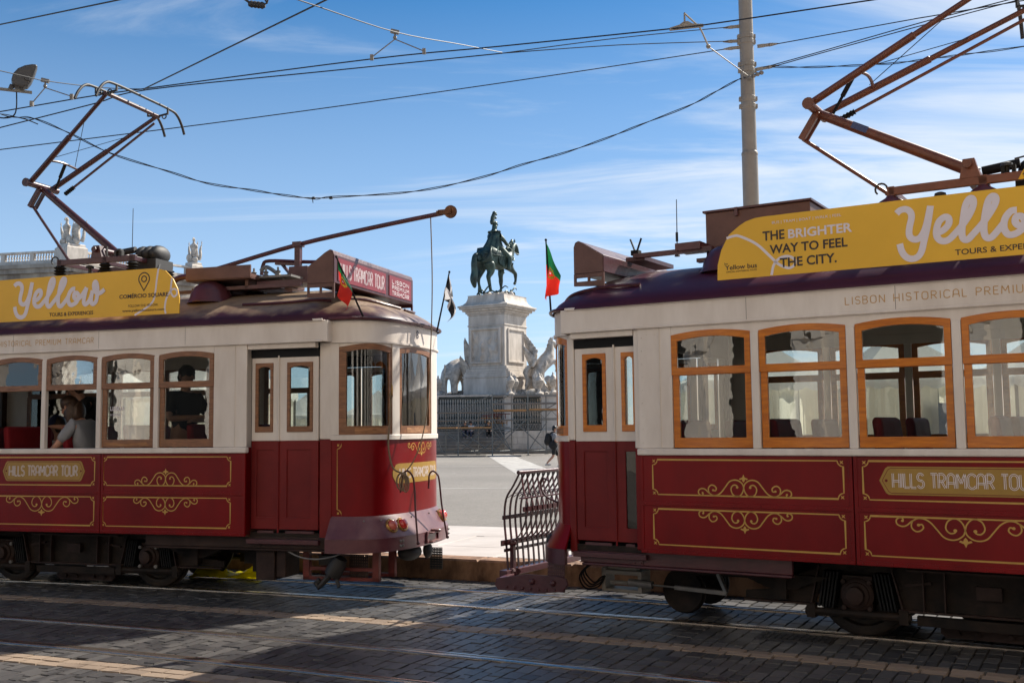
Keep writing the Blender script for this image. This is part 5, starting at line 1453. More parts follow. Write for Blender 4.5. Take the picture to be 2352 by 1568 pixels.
for q in stones:
    (_, x, y, r_, sx, sy_, dz) = q
    Mx = Matrix.Translation((x, y, dz)) @ Matrix.Rotation(r_ + random.uniform(-.045, .045), 4, 'Z') @ Matrix.Rotation(random.uniform(-.02, .02), 4, 'X') @ Matrix.Rotation(random.uniform(-.02, .02), 4, 'Y') @ Matrix.Diagonal((sx, sy_, 1, 1))
    me = random.choice(VAR)
    if id(q) in single:
        o = bpy.data.objects.new('cobblestone', me); COL.objects.link(o); o.parent = street; o.matrix_local = Mx
    else:
        b = len(rest.v); rest.v += [tuple(Mx @ v.co) for v in me.vertices]; rest.f += [tuple(b + i for i in p.vertices) for p in me.polygons]
o = obj('cobblestones', rest, 'cobble', street, kind='stuff', fix=False, smooth=True)
# two bands of sandy setts beside the tracks
for wc in (-1.01, -3.345):
    for row in (-1, 1):
        s = -9.0 + random.uniform(0, .1)
        while s < 8.5:
            l_ = random.uniform(.17, .24); x, y, r_ = TRK(s + l_ / 2, wc + row * .059)
            v = seen(x, y)
            if v and -150 < v[0] < 2500 and y > 5.8:
                o = bpy.data.objects.new('sett', random.choice(VARS)); COL.objects.link(o); o.parent = street
                o.matrix_local = Matrix.Translation((x, y, random.uniform(-.004, .004))) @ Matrix.Rotation(r_, 4, 'Z') @ Matrix.Diagonal((l_ - .012, .108, 1, 1))
            s += l_
# grooved rails
for w in (0, .90, -2.05, -2.95):
    def prof_ribbon(P, m, nm, par=None):
        rows = []
        for (a, z) in P: rows.append([(*TRK(-30 + 60 * i / 160, w + a)[:2], z) for i in range(161)])
        m_ = MB(); m_.grid(rows); return obj(nm, m_, m, par, smooth=True, kind=None if par else 'structure')
    rl = prof_ribbon([(-.042, -.02), (-.040, .008), (-.032, .014), (.026, .014), (.034, .008), (.035, -.02)], 'rail', 'rail', street)
    prof_ribbon([(-.06, -.016), (.105, -.016)], 'railside', 'rail_bed', rl)
    prof_ribbon([(.066, -.02), (.067, .008), (.090, .008), (.092, -.02)], 'rail', 'guard_rail', rl)
gx, gy, gr = TRK(2.75, -.30)
g_ = MB(); g_.box(-.30, .30, -.14, .14, -.01, .010)
for i in range(11): g_.box(-.27 + i * .05, -.24 + i * .05, -.12, -.012, .0102, .016); g_.box(-.27 + i * .05, -.24 + i * .05, .012, .12, .0102, .016)
o = obj('drain_cover', g_, 'carbon', street); o.location = (gx, gy, 0); o.rotation_euler = (0, 0, gr)

# ------------------------------------------------------------------ platform and plaza
PZ = .235
platform = obj('pavement', ribbon(1.98, 5.50, PZ - .006, -22, 22, 100), 'slab', kind='structure')
rows = [[(*TRK(-22 + 44 * i / 100, w)[:2], z) for i in range(101)] for (w, z) in ((5.50, PZ - .012), (5.50, .0))]
obj('platform_edge', MB().grid(rows), 'curb', platform)
s = -16.0; m_ = MB()
while s < 14:
    l_ = random.uniform(.95, 1.5)
    xa_, ya_, _ = TRK(s, 1.65 + .165); xb2, yb2_, _ = TRK(s + l_, 1.65 + .165)
    x, y, r_ = (xa_ + xb2) / 2, (ya_ + yb2_) / 2, math.atan2(yb2_ - ya_, xb2 - xa_)
    k_ = MB(); k_.cbox((0, 0, -.10), (math.hypot(xb2 - xa_, yb2_ - ya_) - .006, .33, PZ + .10 + random.uniform(-.004, .004)), .022)
    k_.xf(Matrix.Translation((x, y, 0)) @ Matrix.Rotation(r_, 4, 'Z')); o = obj('kerb_stone', k_, 'curb', platform)
    s += l_
for row, (wa, wb) in enumerate(((1.98, 2.9), (2.9, 4.15), (4.15, 5.5))):
    s = -12 + row * .4
    while s < 10:
        l_ = 1.55
        x, y, r_ = TRK(s + l_ / 2, (wa + wb) / 2)
        k_ = MB(); k_.cbox((0, 0, -.06), (l_ - .004, wb - wa - .005, .06 + PZ - .0 + random.uniform(-.002, .002)), .004)
        k_.xf(Matrix.Translation((x, y, 0)) @ Matrix.Rotation(r_, 4, 'Z')); o = obj('paving_slab', k_, 'slab', platform)
        s += l_
PLZ = .08
top = [(*TRK(-60 + 120 * i / 60, 5.45)[:2], PLZ) for i in range(61)]
pm_ = MB(); pm_.grid([top, [(p[0] * 1.6, max(p[1], 0) + 60, PLZ) for p in top], [(p[0] * 12, 900, PLZ) for p in top]])
plaza = obj('ground', pm_, 'asphalt', kind='structure')
lm = MB()
def wline(P, w, z=PLZ + .004):
    for i in range(len(P) - 1):
        a, c = Vector(P[i]), Vector(P[i + 1]); d = (c - a).normalized(); nn = Vector((-d.y, d.x)) * w / 2
        lm.quad((a.x - nn.x, a.y - nn.y, z), (c.x - nn.x, c.y - nn.y, z), (c.x + nn.x, c.y + nn.y, z), (a.x + nn.x, a.y + nn.y, z))
wline([(-12, 48.8), (-.3, 47.6), (9, 46.6)], .22)
wline([(-12, 41.3), (-2.2, 40.2)], .14)
wline([(-9, 30.6), (.3, 30.0), (8, 29.6)], .15)
obj('road_marking', lm, 'paint', plaza)
lm = MB(); wline([(-1.05, 70.0), (.73, 42.0), (1.9, 22.5)], 1.6, PLZ + .005); obj('pale_crossing_band', lm, 'paint', plaza)

# ------------------------------------------------------------------ arcaded building across the street (behind the camera, seen in the window panes)
AB = empty('arcade_building', (0, -5.5, 0), 0, 'pale stone arcade building lining the street opposite the trams', 'building')
bay = 5.2
for i in range(-7, 8):
    xc = i * bay
    r_ = 1.75; sp = 4.3
    P = [(xc - bay / 2, 0), (xc - r_, 0)] + [(xc - r_ * math.cos(t), sp + r_ * math.sin(t)) for t in [math.pi * j / 12 for j in range(13)]] + [(xc + r_, 0), (xc + bay / 2, 0), (xc + bay / 2, 7.4), (xc - bay / 2, 7.4)]
    obj('arcade_bay', MB().prism(P, -.6, 0), 'facade', AB)
    P = arc(xc, sp, r_, r_, 180, 0, 12); Q = arc(xc, sp, r_ + .28, r_ + .28, 180, 0, 12)
    m_ = MB()
    for j in range(12): m_.quad(*[(a, .06, c) for a, c in (P[j], P[j + 1], Q[j + 1], Q[j])])
    for xx in (xc - bay / 2 + .25, xc + bay / 2 - .25):
        m_.box(xx - .22, xx + .22, 0, .14, 0, 6.9); m_.box(xx - .3, xx + .3, 0, .2, 4.1, 4.35)
    obj('pilaster', m_, 'facade', AB)
    u_ = MB(); u_.ring([(xc - bay / 2, 7.4), (xc + bay / 2, 7.4), (xc + bay / 2, 15.5), (xc - bay / 2, 15.5)], [(xc - .7, 8.4), (xc + .7, 8.4), (xc + .7, 11.2), (xc - .7, 11.2)], -.5, -.05)
    obj('upper_wall', u_, 'facadey', AB)
    w_ = MB(); w_.ring([(xc - .95, 8.2), (xc + .95, 8.2), (xc + .95, 11.5), (xc - .95, 11.5)], [(xc - .7, 8.4), (xc + .7, 8.4), (xc + .7, 11.2), (xc - .7, 11.2)], -.1, .12)
    wo = obj('window', w_, 'facade', AB); obj('pane', MB().box(xc - .7, xc + .7, -.4, -.35, 8.4, 11.2), 'carbon', wo)
obj('arcade_back_wall', MB().box(-37, 37, -4.2, -4.0, 0, 7.4), 'arcadeshade', AB)
obj('cornice', MB().box(-37, 37, -.2, .35, 7.2, 7.55).box(-37, 37, -.6, .5, 15.5, 16.1), 'facade', AB)
obj('arcade_floor', MB().box(-37, 37, -4.0, 0.0, -.05, .12), 'arcadeshade', AB)
k_ = MB(); k_.box(-37, 37, -5.499, 4.6, -.10, .118); obj('pavement', k_, 'calcada', kind='structure')  # unseen pale pavement, added to bounce sunlight onto the tram sides

# ------------------------------------------------------------------ market tents on the plaza
def tent(x, y, w, ze, zp, label, side='tentwall', rz=0.0, blue=False):
    t = empty('market_tent', (x, y, PLZ), rz, label, 'tent', 'white market tents')
    h = w / 2; n = 8; rows = []
    for j in range(n + 1):
        f = j / n; r_ = h * (1 - f) + .02; z = ze + (zp - ze) * (f ** 1.35)
        row = []
        for (ax, ay, bx, by) in ((-1, -1, 1, -1), (1, -1, 1, 1), (1, 1, -1, 1), (-1, 1, -1, -1)):
            for q in range(6): 
                g = q / 6; sag = -.05 * math.sin(math.pi * g) * math.sin(math.pi * min(f + .12, 1))
                row.append(((ax + (bx - ax) * g) * r_, (ay + (by - ay) * g) * r_, z + sag))
        rows.append(row)
    m_ = MB(); m_.grid(rows, closed=True); obj('canopy', m_, 'tent', t, smooth=True)
    m_ = MB(); sc = []
    N = 8 * 5
    for (ax, ay, bx, by) in ((-1, -1, 1, -1), (1, -1, 1, 1), (1, 1, -1, 1), (-1, 1, -1, -1)):
        for q in range(N):
            g0, g1 = q / N, (q + 1) / N
            d0, d1 = [.17 + .07 * abs(math.sin(math.pi * g * 8)) for g in (g0, g1)]
            p0 = ((ax + (bx - ax) * g0) * (h + .02), (ay + (by - ay) * g0) * (h + .02)); p1 = ((ax + (bx - ax) * g1) * (h + .02), (ay + (by - ay) * g1) * (h + .02))
            m_.quad((*p0, ze + .01), (*p1, ze + .01), (*p1, ze - d1), (*p0, ze - d0))
    obj('valance', m_, 'tent', t)
    m_ = MB()
    for sx in (-1, 1):
        for sy in (-1, 1): m_.box(sx * (h - .05) - .025, sx * (h - .05) + .025, sy * (h - .05) - .025, sy * (h - .05) + .025, 0, ze)
    obj('tent_frame', m_, 'steel', t)
    rows = []
    for z in (.02, ze * .5, ze - .02):
        rows.append([(-h + .08 + (w - .16) * q / 24, h - .10 + .035 * math.sin(q * 1.9), z) for q in range(25)])
    m_ = MB(); m_.grid(rows)
    obj('side_wall', m_, side, t, smooth=True)
    for sx in (-1, 1):
        rows = [[(sx * (h - .09) + .03 * math.sin(q * 1.7), -h + .08 + (w - .16) * q / 20, z) for q in range(21)] for z in (.02, ze - .02)]
        m_ = MB(); m_.grid(rows); obj('side_wall', m_, side, t, smooth=True)
    rows = [[(-h + .08 + (w * .55) * q / 14, -h + .06 + .04 * math.sin(q * 2.1), z) for q in range(15)] for z in (.02, ze - .04)]
    m_ = MB(); m_.grid(rows); obj('front_wall', m_, side, t, smooth=True)
    if blue: 
        m_ = MB(); m_.box(-.1, .9, -h + .2, -h + .22, .9, 2.1); obj('hung_cloth', m_, 'tentblue', t)
lab = ['behind the first two orange windows', 'peaking behind the third orange window', 'behind the fourth orange window, cut by the edge', 'beyond the fourth orange window']
for i, x in enumerate((5.15, 8.25, 11.4, 14.6)):
    tent(x, 22.6 - .25 * i, 3.0, 2.62, 3.75, ('white pointed market tent ' + lab[i]), blue=(i == 1))
for i, (x, y, ll) in enumerate(((-13.2, 24.5, 'white market tent behind the leftmost windows of the brown-windowed tram'), (-9.9, 24.2, 'white market tent behind the open windows and passengers of the brown-windowed tram'), (-6.75, 24.0, 'white market tent behind the last brown saloon window of the brown-windowed tram'))):
    tent(x, y, 3.0, 2.62, 3.75, ll)
for i, (x, y, ll) in enumerate(((-13.9, 53, 'far small white tent seen through the narrow left leaf of the tram door'), (-10.4, 54, 'far small white tent seen through the wider right leaf of the tram door'), (-7.0, 54.5, 'far small white tent seen through the curved front window of the brown-windowed tram'))):
    tent(x, y, 3.4, 2.5, 3.75, ll)

# ------------------------------------------------------------------ palace with a balustraded roof, far left
Pc, Pr, Pl = Vector((-51, 120, 0)), Vector((-40.9, 134, 0)), Vector((-80, 126, 0))
PB = empty('palace', (0, 0, 0), 0, 'pale stone palace with a balustraded roof far behind the brown-windowed tram', 'building')
HT = 21.43
m_ = MB()
back = Pl + (Pr - Pc)
m_.prism([(Pc.x, Pc.y), (Pr.x, Pr.y), (back.x, back.y), (Pl.x, Pl.y)], 0, HT, 'z'); obj('wall', m_, 'palace', PB)
def along(A, B):
    d = (B - A); L_ = d.length; d = d / L_; n = Vector((d.y, -d.x, 0))
    if n.dot(Vector((0, 0, 0)) - A) < 0: n = -n
    return d, n, L_
def wbox(A, d, n, s0, s1, o0, o1, z0, z1, mb):
    b = len(mb.v)
    for z in (z0, z1):
        for (s, o) in ((s0, o0), (s1, o0), (s1, o1), (s0, o1)): p = A + d * s + n * o; mb.v.append((p.x, p.y, z))
    for f in ((0, 3, 2, 1), (4, 5, 6, 7), (0, 1, 5, 4), (1, 2, 6, 5), (2, 3, 7, 6), (3, 0, 4, 7)): mb.f.append(tuple(b + i for i in f))
    return mb
bal = MB(); bal.lathe([(.10, 0), (.10, .08), (.06, .14), (.13, .34), (.11, .48), (.06, .66), (.06, .74), (.10, .78), (.10, .84)], (0, 0, 0), 8)
balme = bal.mesh('baluster'); balme.materials.append(M['stone'])
for (A, B) in ((Pc, Pr), (Pc, Pl)):
    d, n, L_ = along(A, B)
    m_ = MB(); wbox(A, d, n, -.6, L_, 0, .6, HT - 1.0, HT - .45, m_); wbox(A, d, n, -.9, L_, 0, .9, HT - .45, HT, m_); wbox(A, d, n, -.3, L_, 0, .25, HT - 2.6, HT - 2.2, m_); wbox(A, d, n, -.2, L_, 0, .15, HT - 3.9, HT - 3.6, m_)
    obj('cornice', m_, 'palace', PB)
    m_ = MB(); wbox(A, d, n, -.1, L_, -.35, .1, HT, HT + .55, m_); wbox(A, d, n, -.15, L_, -.40, .15, HT + 1.39, HT + 1.62, m_); obj('balustrade_rail', m_, 'stone', PB)
    s = 1.7; bays = 0
    while s + 3.4 < min(L_, 15 if A is Pc and B is Pr else 18):
        for q in range(9):
            p = A + d * (s + .25 + q * .36) + n * -.12
            o = bpy.data.objects.new('baluster', balme); COL.objects.link(o); o.parent = PB; o.location = (p.x, p.y, HT + .55)
        m_ = MB(); wbox(A, d, n, s + 3.25, s + 3.75, -.34, .09, HT + .551, HT + 1.389, m_); obj('balustrade_pier', m_, 'stone', PB)
        s += 3.85
    m_ = MB()
    for j in range(4):
        for q in range(7): wbox(A, d, n, 1 + q * 2.3 + (j % 2) * 1.1, 1 + q * 2.3 + 2.26 + (j % 2) * 1.1, 0, .05, HT - 3.5 + j * .31, HT - 3.21 + j * .31, m_)
    obj('wall_blocks', m_, 'palace', PB, kind='stuff')
    for q in range(4):
        s0 = 2.2 + q * 4.2
        m_ = MB(); wbox(A, d, n, s0 - .25, s0 + 1.65, 0, .2, HT - 9.2, HT - 5, m_); w_ = obj('window', m_, 'stone', PB)
        m_ = MB(); wbox(A, d, n, s0, s0 + 1.4, .2, .22, HT - 9, HT - 5.3, m_); obj('pane', m_, 'carbon', w_)
d1, n1, L1 = along(Pc, Pr)
for (p, s_) in ((Pc, 2.6), (Pr - d1 * .2, 1.7)):
    m_ = MB(); ang = math.atan2(d1.y, d1.x)
    m_.cbox((p.x - .1, p.y + .1, HT + .0), (s_, s_, 1.85), .12, ang); m_.cbox((p.x - .1, p.y + .1, HT + 1.85), (s_ * .86, s_ * .86, .35), .08, ang); obj('statue_pedestal', m_, 'stone', PB)

def warrior(par, x, y, z, face, k=1.0):
    j, e = [], []
    c = chain(j, e, [(0, 0, .15, .42), (0, 0, .7, .44), (0, 0, 1.15, .40), (0, .0, 1.65, .48), (0, 0, 2.05, .36), (0, 0, 2.28, .16), (0, .02, 2.5, .19), (0, .03, 2.72, .17)])
    chain(j, e, [(.42, 0, 1.95, .17), (.52, .02, 1.6, .12)], c[4]); chain(j, e, [(-.42, 0, 1.95, .17), (-.52, .02, 1.6, .12)], c[4])
    me = skin_mesh('torso', j, e, 1)
    me.transform(Matrix.Rotation(face, 4, 'Z') @ Matrix.Diagonal((k, k, k, 1)))
    o = obj('torso', me, 'marble', par, fix=False); o.location = (x, y, z)
    m_ = MB(); m_.ell((0, 0, 2.78), (.21, .24, .20), 10, 6); m_.tube(smooth_path([(0, .28, 2.72), (0, .14, 2.98), (0, -.12, 3.02), (0, -.32, 2.86), (0, -.36, 2.6)], 3), [.05] * 4 + [.09] * 4 + [.07] * 4 + [.03], 6)
    m_.xf(Matrix.Rotation(face, 4, 'Z') @ Matrix.Diagonal((k, k, k, 1))); h = obj('helmet', m_, 'marble', par, smooth=True); h.location = (x, y, z)
def trophy(p, face, n, label):
    t = empty('trophy_statue', (p.x - .1, p.y + .1, HT + 2.2), face, label, 'statue', 'stone trophies on the palace roof')
    xs = (-.68, .68) if n == 2 else (0,)
    for x in xs: warrior(t, x, 0, .45, random.uniform(-.3, .3), .92)
    m_ = MB()
    w = 1.5 if n == 2 else .85
    for q in range(5 if n == 2 else 4):
        x = -w + 2 * w * q / (4 if n == 2 else 3); a = x * .16
        m_.tube([(x * .8, .25, .3), (x * 1.0 + a, .32, 2.55)], .035, 6); m_.lathe([(.10, 0), (.06, .16), (.001, .42)], (x * 1.0 + a, .32, 2.5), 6)
        # furled banner hanging from the lance
        m_.tube(smooth_path([(x + a, .3, 2.35), (x * 1.02, .2, 1.7), (x * .95 + .08, .2, 1.0), (x * .85, .15, .3)], 3), [.03, .09, .12, .15, .18, .19, .20, .22, .24, .2], 7)
    obj('lances_and_banners', m_, 'marble', t, smooth=True, kind='stuff')
    m_ = MB(); m_.ell((0 if n == 2 else -.35, -.50, .62), (.42, .10, .52), 14, 8)
    obj('shield', m_, 'marble', t, smooth=True)
    m_ = MB()
    for (x, z, r_) in ((-.9, .35, .42), (.85, .35, .45), (.25, .25, .35)) if n == 2 else ((-.3, .3, .4), (.45, .35, .42)):
        m_.ell((x, -.3, z), (r_, .36, r_), 12, 8); m_.ell((x, -.5, z + .12), (r_ * .5, .25, r_ * .5), 8, 6)
    obj('arms_pile', m_, 'marble', t, smooth=True, kind='stuff')
trophy(Pc, R(-15), 2, 'white stone pair of armoured warriors with banners on the palace corner')
trophy(Pr - d1 * .2, R(-20), 1, 'white stone single armoured warrior at the far end of the palace roof')
# ------------------------------------------------------------------ monument
ax_ = Vector((.5, .866, 0)); nx_ = Vector((.866, -.5, 0)); MC = Vector((-1.1, 80.3, 0))
MROT = math.atan2(ax_.y, ax_.x)        # local x = the way the horse faces
def pbox(m_, hx, hy, z0, z1, c=(0, 0)): return m_.box(c[0] - hx, c[0] + hx, c[1] - hy, c[1] + hy, z0, z1)
PD = empty('pedestal', MC, MROT, 'tall carved limestone pedestal carrying the bronze horseman', 'pedestal')
sx_, sy_ = 1.72, 1.60
m_ = MB(); pbox(m_, sx_, sy_, 6.5, 10.4); obj('shaft', m_, 'stone', PD, bevel=.05)
m_ = MB(); pbox(m_, sx_ + .30, sy_ + .30, 3.9, 5.62); obj('plinth', m_, 'stone', PD, bevel=.04)
m_ = MB()
for (o_, z0, z1) in ((.36, 5.62, 5.74), (.28, 5.74, 5.95), (.20, 5.95, 6.1), (.14, 6.1, 6.3), (.07, 6.3, 6.5)): pbox(m_, sx_ + o_, sy_ + o_, z0, z1 - .001)
obj('base_moulding', m_, 'stone', PD, bevel=.03)
m_ = MB()
for (o_, z0, z1) in ((.05, 9.55, 9.66), (.06, 10.401, 10.52), (.16, 10.52, 10.7), (.34, 10.7, 10.86), (.52, 10.86, 11.0), (.60, 11.0, 11.14)): pbox(m_, sx_ + o_, sy_ + o_, z0, z1 - .001)
obj('cornice', m_, 'stone', PD, bevel=.03)
rows = []
for (o_, z) in ((.50, 11.14), (.28, 11.25), (.12, 11.42), (.04, 11.62), (.0, 11.85), (.02, 11.95)):
    hx, hy = sx_ + o_, sy_ + o_; rows.append([(-hx, -hy, z), (hx, -hy, z), (hx, hy, z), (-hx, hy, z)])
m_ = MB(); m_.grid(rows, closed=True); m_.f.append(tuple(range(20, 24))); obj('attic', m_, 'stone', PD)
# sunken panel on the flank, framed relief on the front
m_ = MB(); m_.v = []
def fr_on(face, a0, a1, z0, z1, w, d):
    k_ = MB(); k_.ring([(a0, z0), (a1, z0), (a1, z1), (a0, z1)], [(a0 + w, z0 + w), (a1 - w, z0 + w), (a1 - w, z1 - w), (a0 + w, z1 - w)], 0, d)
    if face == 'front': k_.v = [(-sx_ - y, -x, z) for x, y, z in k_.v]     # towards the camera: local -x
    else: k_.v = [(x, -sy_ - y, z) for x, y, z in k_.v]                    # right-hand flank: local -y
    return k_
obj('panel_frame', fr_on('front', -1.35, 1.35, 6.7, 9.4, .16, .22), 'stone', PD, bevel=.02)
obj('panel_frame', fr_on('flank', -1.25, 1.25, 6.75, 9.35, .14, .09), 'stone', PD, bevel=.02)
from mathutils import noise as _nz
rows = []
for j in range(49):
    row = []
    for i in range(49):
        y = -1.2 + 2.4 * i / 48; z = 6.86 + 2.4 * j / 48
        f_ = _nz.fractal(Vector((y * 1.7, z * 1.5, 3.1)), 1.0, 2.1, 5)
        fig = max(0, 1 - abs(((y + 1.2) / .6) % 1 - .5) * 2.6) * max(0, 1 - max(0, z - 8.3) * 1.6)
        row.append((-sx_ - .012 - max(0, .17 * f_ + .22 * fig * (.6 + f_)), y, z))
    rows.append(row)
m_ = MB(); m_.grid(rows); obj('carved_relief', m_, 'stone', PD, smooth=True)
rk = MB()
for q in range(26):
    a = random.uniform(0, 6.28); r_ = random.uniform(.2, 1.0)
    rk.ell((math.cos(a) * 1.35 * r_, math.sin(a) * 1.25 * r_, 11.98 + random.uniform(0, .22) * (1.2 - r_)), (random.uniform(.25, .5), random.uniform(.2, .4), random.uniform(.12, .26)), 8, 5)
obj('rocks', rk, 'stone', PD, smooth=True, kind='stuff')

ES = empty('equestrian_statue', (MC.x - .1, MC.y, 12.12), R(50), 'green bronze king in plumed helmet riding a horse on the pedestal', 'statue')
j, e = [], []
K = 1.0
body = chain(j, e, [(-.30, 0, 2.72, .66, .70), (-1.0, 0, 2.80, .70, .74), (-1.55, 0, 2.78, .60, .62), (-1.85, 0, 2.72, .34, .38)])
fore = chain(j, e, [(.45, 0, 2.70, .64, .66), (1.05, 0, 2.84, .60, .64), (1.45, 0, 3.10, .48, .46)], body[0])
neck = chain(j, e, [(1.72, 0, 3.55, .36, .34), (1.95, 0, 3.98, .28, .26), (2.20, 0, 4.22, .22, .20), (2.42, 0, 4.02, .20, .19), (2.62, 0, 3.66, .155, .15), (2.76, 0, 3.38, .13, .12)], fore[-1])
for (sy, P) in ((1, [(-1.45, .36, 2.35, .44), (-1.15, .42, 1.80, .30), (-1.62, .40, 1.18, .15), (-1.50, .40, .62, .105), (-1.42, .40, .26, .12), (-1.28, .40, .07, .13)]),
                (-1, [(-1.35, -.36, 2.35, .46), (-.92, -.42, 1.80, .32), (-1.36, -.40, 1.18, .16), (-1.20, -.40, .62, .11), (-1.12, -.40, .26, .125), (-.98, -.40, .07, .135)])):
    chain(j, e, P, body[1])
chain(j, e, [(1.05, .34, 2.25, .30), (1.0, .36, 1.65, .19), (1.02, .36, 1.15, .14), (1.02, .36, .6, .10), (1.02, .36, .24, .115), (1.12, .36, .06, .13)], fore[0])
chain(j, e, [(1.20, -.34, 2.28, .30), (1.62, -.36, 1.98, .19), (1.95, -.36, 1.80, .145), (1.96, -.36, 1.30, .10), (1.86, -.36, 1.02, .11), (1.74, -.36, .96, .13)], fore[0])
j = [tuple(q[:3]) + tuple(r * 1.16 for r in q[3:]) for q in j]
me = skin_mesh('horse', j, e, 2); noise_mesh(me, .035, 2.2)
HO = obj('horse', me, 'bronze', ES, fix=False)
m_ = MB()
m_.tube(smooth_path([(-1.95, 0, 2.95), (-2.35, 0, 2.75), (-2.50, 0, 2.15), (-2.42, .02, 1.5), (-2.50, .05, .9), (-2.36, .05, .30)], 4), [.10, .12, .16, .19, .21, .22, .22, .23, .24, .24, .25, .26, .27, .28, .29, .29, .28, .25, .2, .15, .06], 9)
obj('tail', m_, 'bronze', HO, smooth=True)
m_ = MB()
for q in range(9):
    t = q / 8; p = Vector((1.40, 0, 3.62)).lerp(Vector((2.12, 0, 4.42)), t); m_.ell((p.x - .10, (-1) ** q * .03, p.z), (.16, .11, .20), 8, 6)
for sy in (-1, 1): m_.lathe([(.06, 0), (.075, .08), (.001, .30)], (2.18, sy * .12, 4.36), 8)
m_.tube([(2.5, -.17, 3.8), (2.5, .17, 3.8)], .03, 6); m_.tube(smooth_path([(2.72, -.14, 3.48), (2.1, -.3, 3.45), (1.3, -.35, 3.75), (.75, -.3, 4.0)], 3), .03, 6); m_.tube(smooth_path([(2.40, -.19, 4.1), (2.55, -.17, 3.75), (2.7, -.13, 3.5)], 3), .035, 6)
m_.tube(smooth_path([(1.75, -.30, 3.2), (1.60, -.52, 2.8), (.6, -.70, 2.95), (-.9, -.74, 2.9), (-1.8, -.45, 3.0)], 4), .05, 6)
obj('mane_and_harness', m_, 'bronze', HO, smooth=True)
m_ = MB(); rows = []
for q in range(9):
    t = q / 8; rows.append([(-.75 + 1.1 * t, -.73 * math.sin(a), 2.72 + .73 * math.cos(a) + (.05 if 0 < q < 8 else 0)) for a in [R(-75 + 150 * i / 16) for i in range(17)]])
m_.grid(rows); obj('saddle_cloth', m_, 'bronze', HO, smooth=True)
j, e = [], []
c_ = chain(j, e, [(-.15, 0, 3.60, .42, .40), (-.18, 0, 4.05, .36, .38), (-.16, 0, 4.50, .42, .46), (-.14, 0, 4.82, .30, .34), (-.12, 0, 5.05, .15), (-.08, 0, 5.28, .19), (-.04, 0, 5.48, .20)])
for sy in (-1, 1):
    chain(j, e, [(.18, sy * .50, 3.42, .25), (.72, sy * .80, 2.95, .19), (.66, sy * .84, 2.45, .155), (.55, sy * .86, 1.98, .12), (.78, sy * .88, 1.86, .10)], c_[0])
chain(j, e, [(-.10, .48, 4.62, .17), (.05, .66, 4.20, .145), (.52, .45, 4.02, .11), (.68, .36, 4.04, .10)], c_[2])
chain(j, e, [(-.05, -.48, 4.62, .17), (.14, -.66, 4.22, .145), (.68, -.58, 3.95, .11), (.86, -.52, 3.93, .11)], c_[2])
j = [tuple(q[:3]) + tuple(r * 1.22 for r in q[3:]) for q in j]
me = skin_mesh('rider', j, e, 1); noise_mesh(me, .03, 3.0, 2)
RD = obj('rider', me, 'bronze', ES, fix=False)
m_ = MB(); m_.ell((-.06, 0, 5.56), (.25, .22, .22), 12, 8); m_.ell((.17, 0, 5.47), (.12, .15, .05), 8, 5)
for q in range(9):
    a = R(-50 + q * 26); m_.ell((-.22 - .26 * math.cos(a) * .4, 0, 5.62 + q * .098), (.17 + .05 * math.sin(q * .5), .15, .13), 8, 6)
m_.ell((-.06, 0, 6.38), (.18, .13, .14), 8, 6); m_.ell((.10, 0, 6.30), (.11, .1, .09), 8, 6); m_.ell((-.42, 0, 5.65), (.13, .16, .25), 8, 6); m_.ell((.04, 0, 6.02), (.12, .10, .1), 8, 6)
obj('plumed_helmet', m_, 'bronze', RD, smooth=True)
m_ = MB(); rows = []
for q in range(15):
    t = q / 14; row = []
    for i in range(31):
        s = -1 + 2 * i / 30; fold = .07 * math.sin(s * 17 + t * 1.5) * (.3 + t)
        wy = (.50 + .30 * t) * s
        x = -.30 - .22 * (1 - s * s) - .85 * t ** 1.5 * (1 - .6 * s * s) + fold + .30 * abs(s) * (1 - t) * .8
        z = 4.88 - 1.50 * t + .18 * t * (1 - s * s) - .55 * t * t * abs(s)
        row.append((x, wy, z + fold * .3))
    rows.append(row)
m_.grid(rows); CL_ = obj('cloak', m_, 'bronze', RD, smooth=True)
sd = CL_.modifiers.new('thick', 'SOLIDIFY'); sd.thickness = .06
m_ = MB(); rows = []
for q in range(9):
    t = q / 8; rows.append([(-.55 + .70 * s + .15 * t, -.62 - .16 * t + .06 * math.sin(s * 14), 3.45 - 1.15 * t - .25 * t * s) for s in [i / 12 for i in range(13)]])
m_.grid(rows)
for q in range(10):
    a = q * .63; m_.ell((-.14 + .34 * math.cos(a), .46 * math.sin(a), 4.88), (.13, .13, .09), 7, 5)
m_.tube([(.86, -.52, 3.93), (1.28, -.56, 4.15)], .045, 8)
o = obj('drapery_and_baton', m_, 'bronze', RD, smooth=True)
m_ = MB()
for q in range(7):
    a = q * .9 + .3; r0 = 1.35; p = Vector((math.cos(a) * r0, math.sin(a) * r0 * .95, -.05))
    t = Vector((-math.sin(a), math.cos(a), 0))
    m_.tube(smooth_path([p - t * .7, p - t * .4 + Vector((0, 0, .2)), p + Vector((0, 0, .05)), p + t * .35 + Vector((0, 0, .28)), p + t * .6 + Vector((.1, 0, .55)), p + t * .85 + Vector((.1, 0, .42))], 4), [.05, .06, .06, .06, .06, .06, .07, .07, .07, .07, .07, .06, .06, .06, .06, .05, .05, .05, .04, .04, .03], 6)
obj('bronze_serpents', m_, 'bronze', ES, smooth=True, kind='stuff')

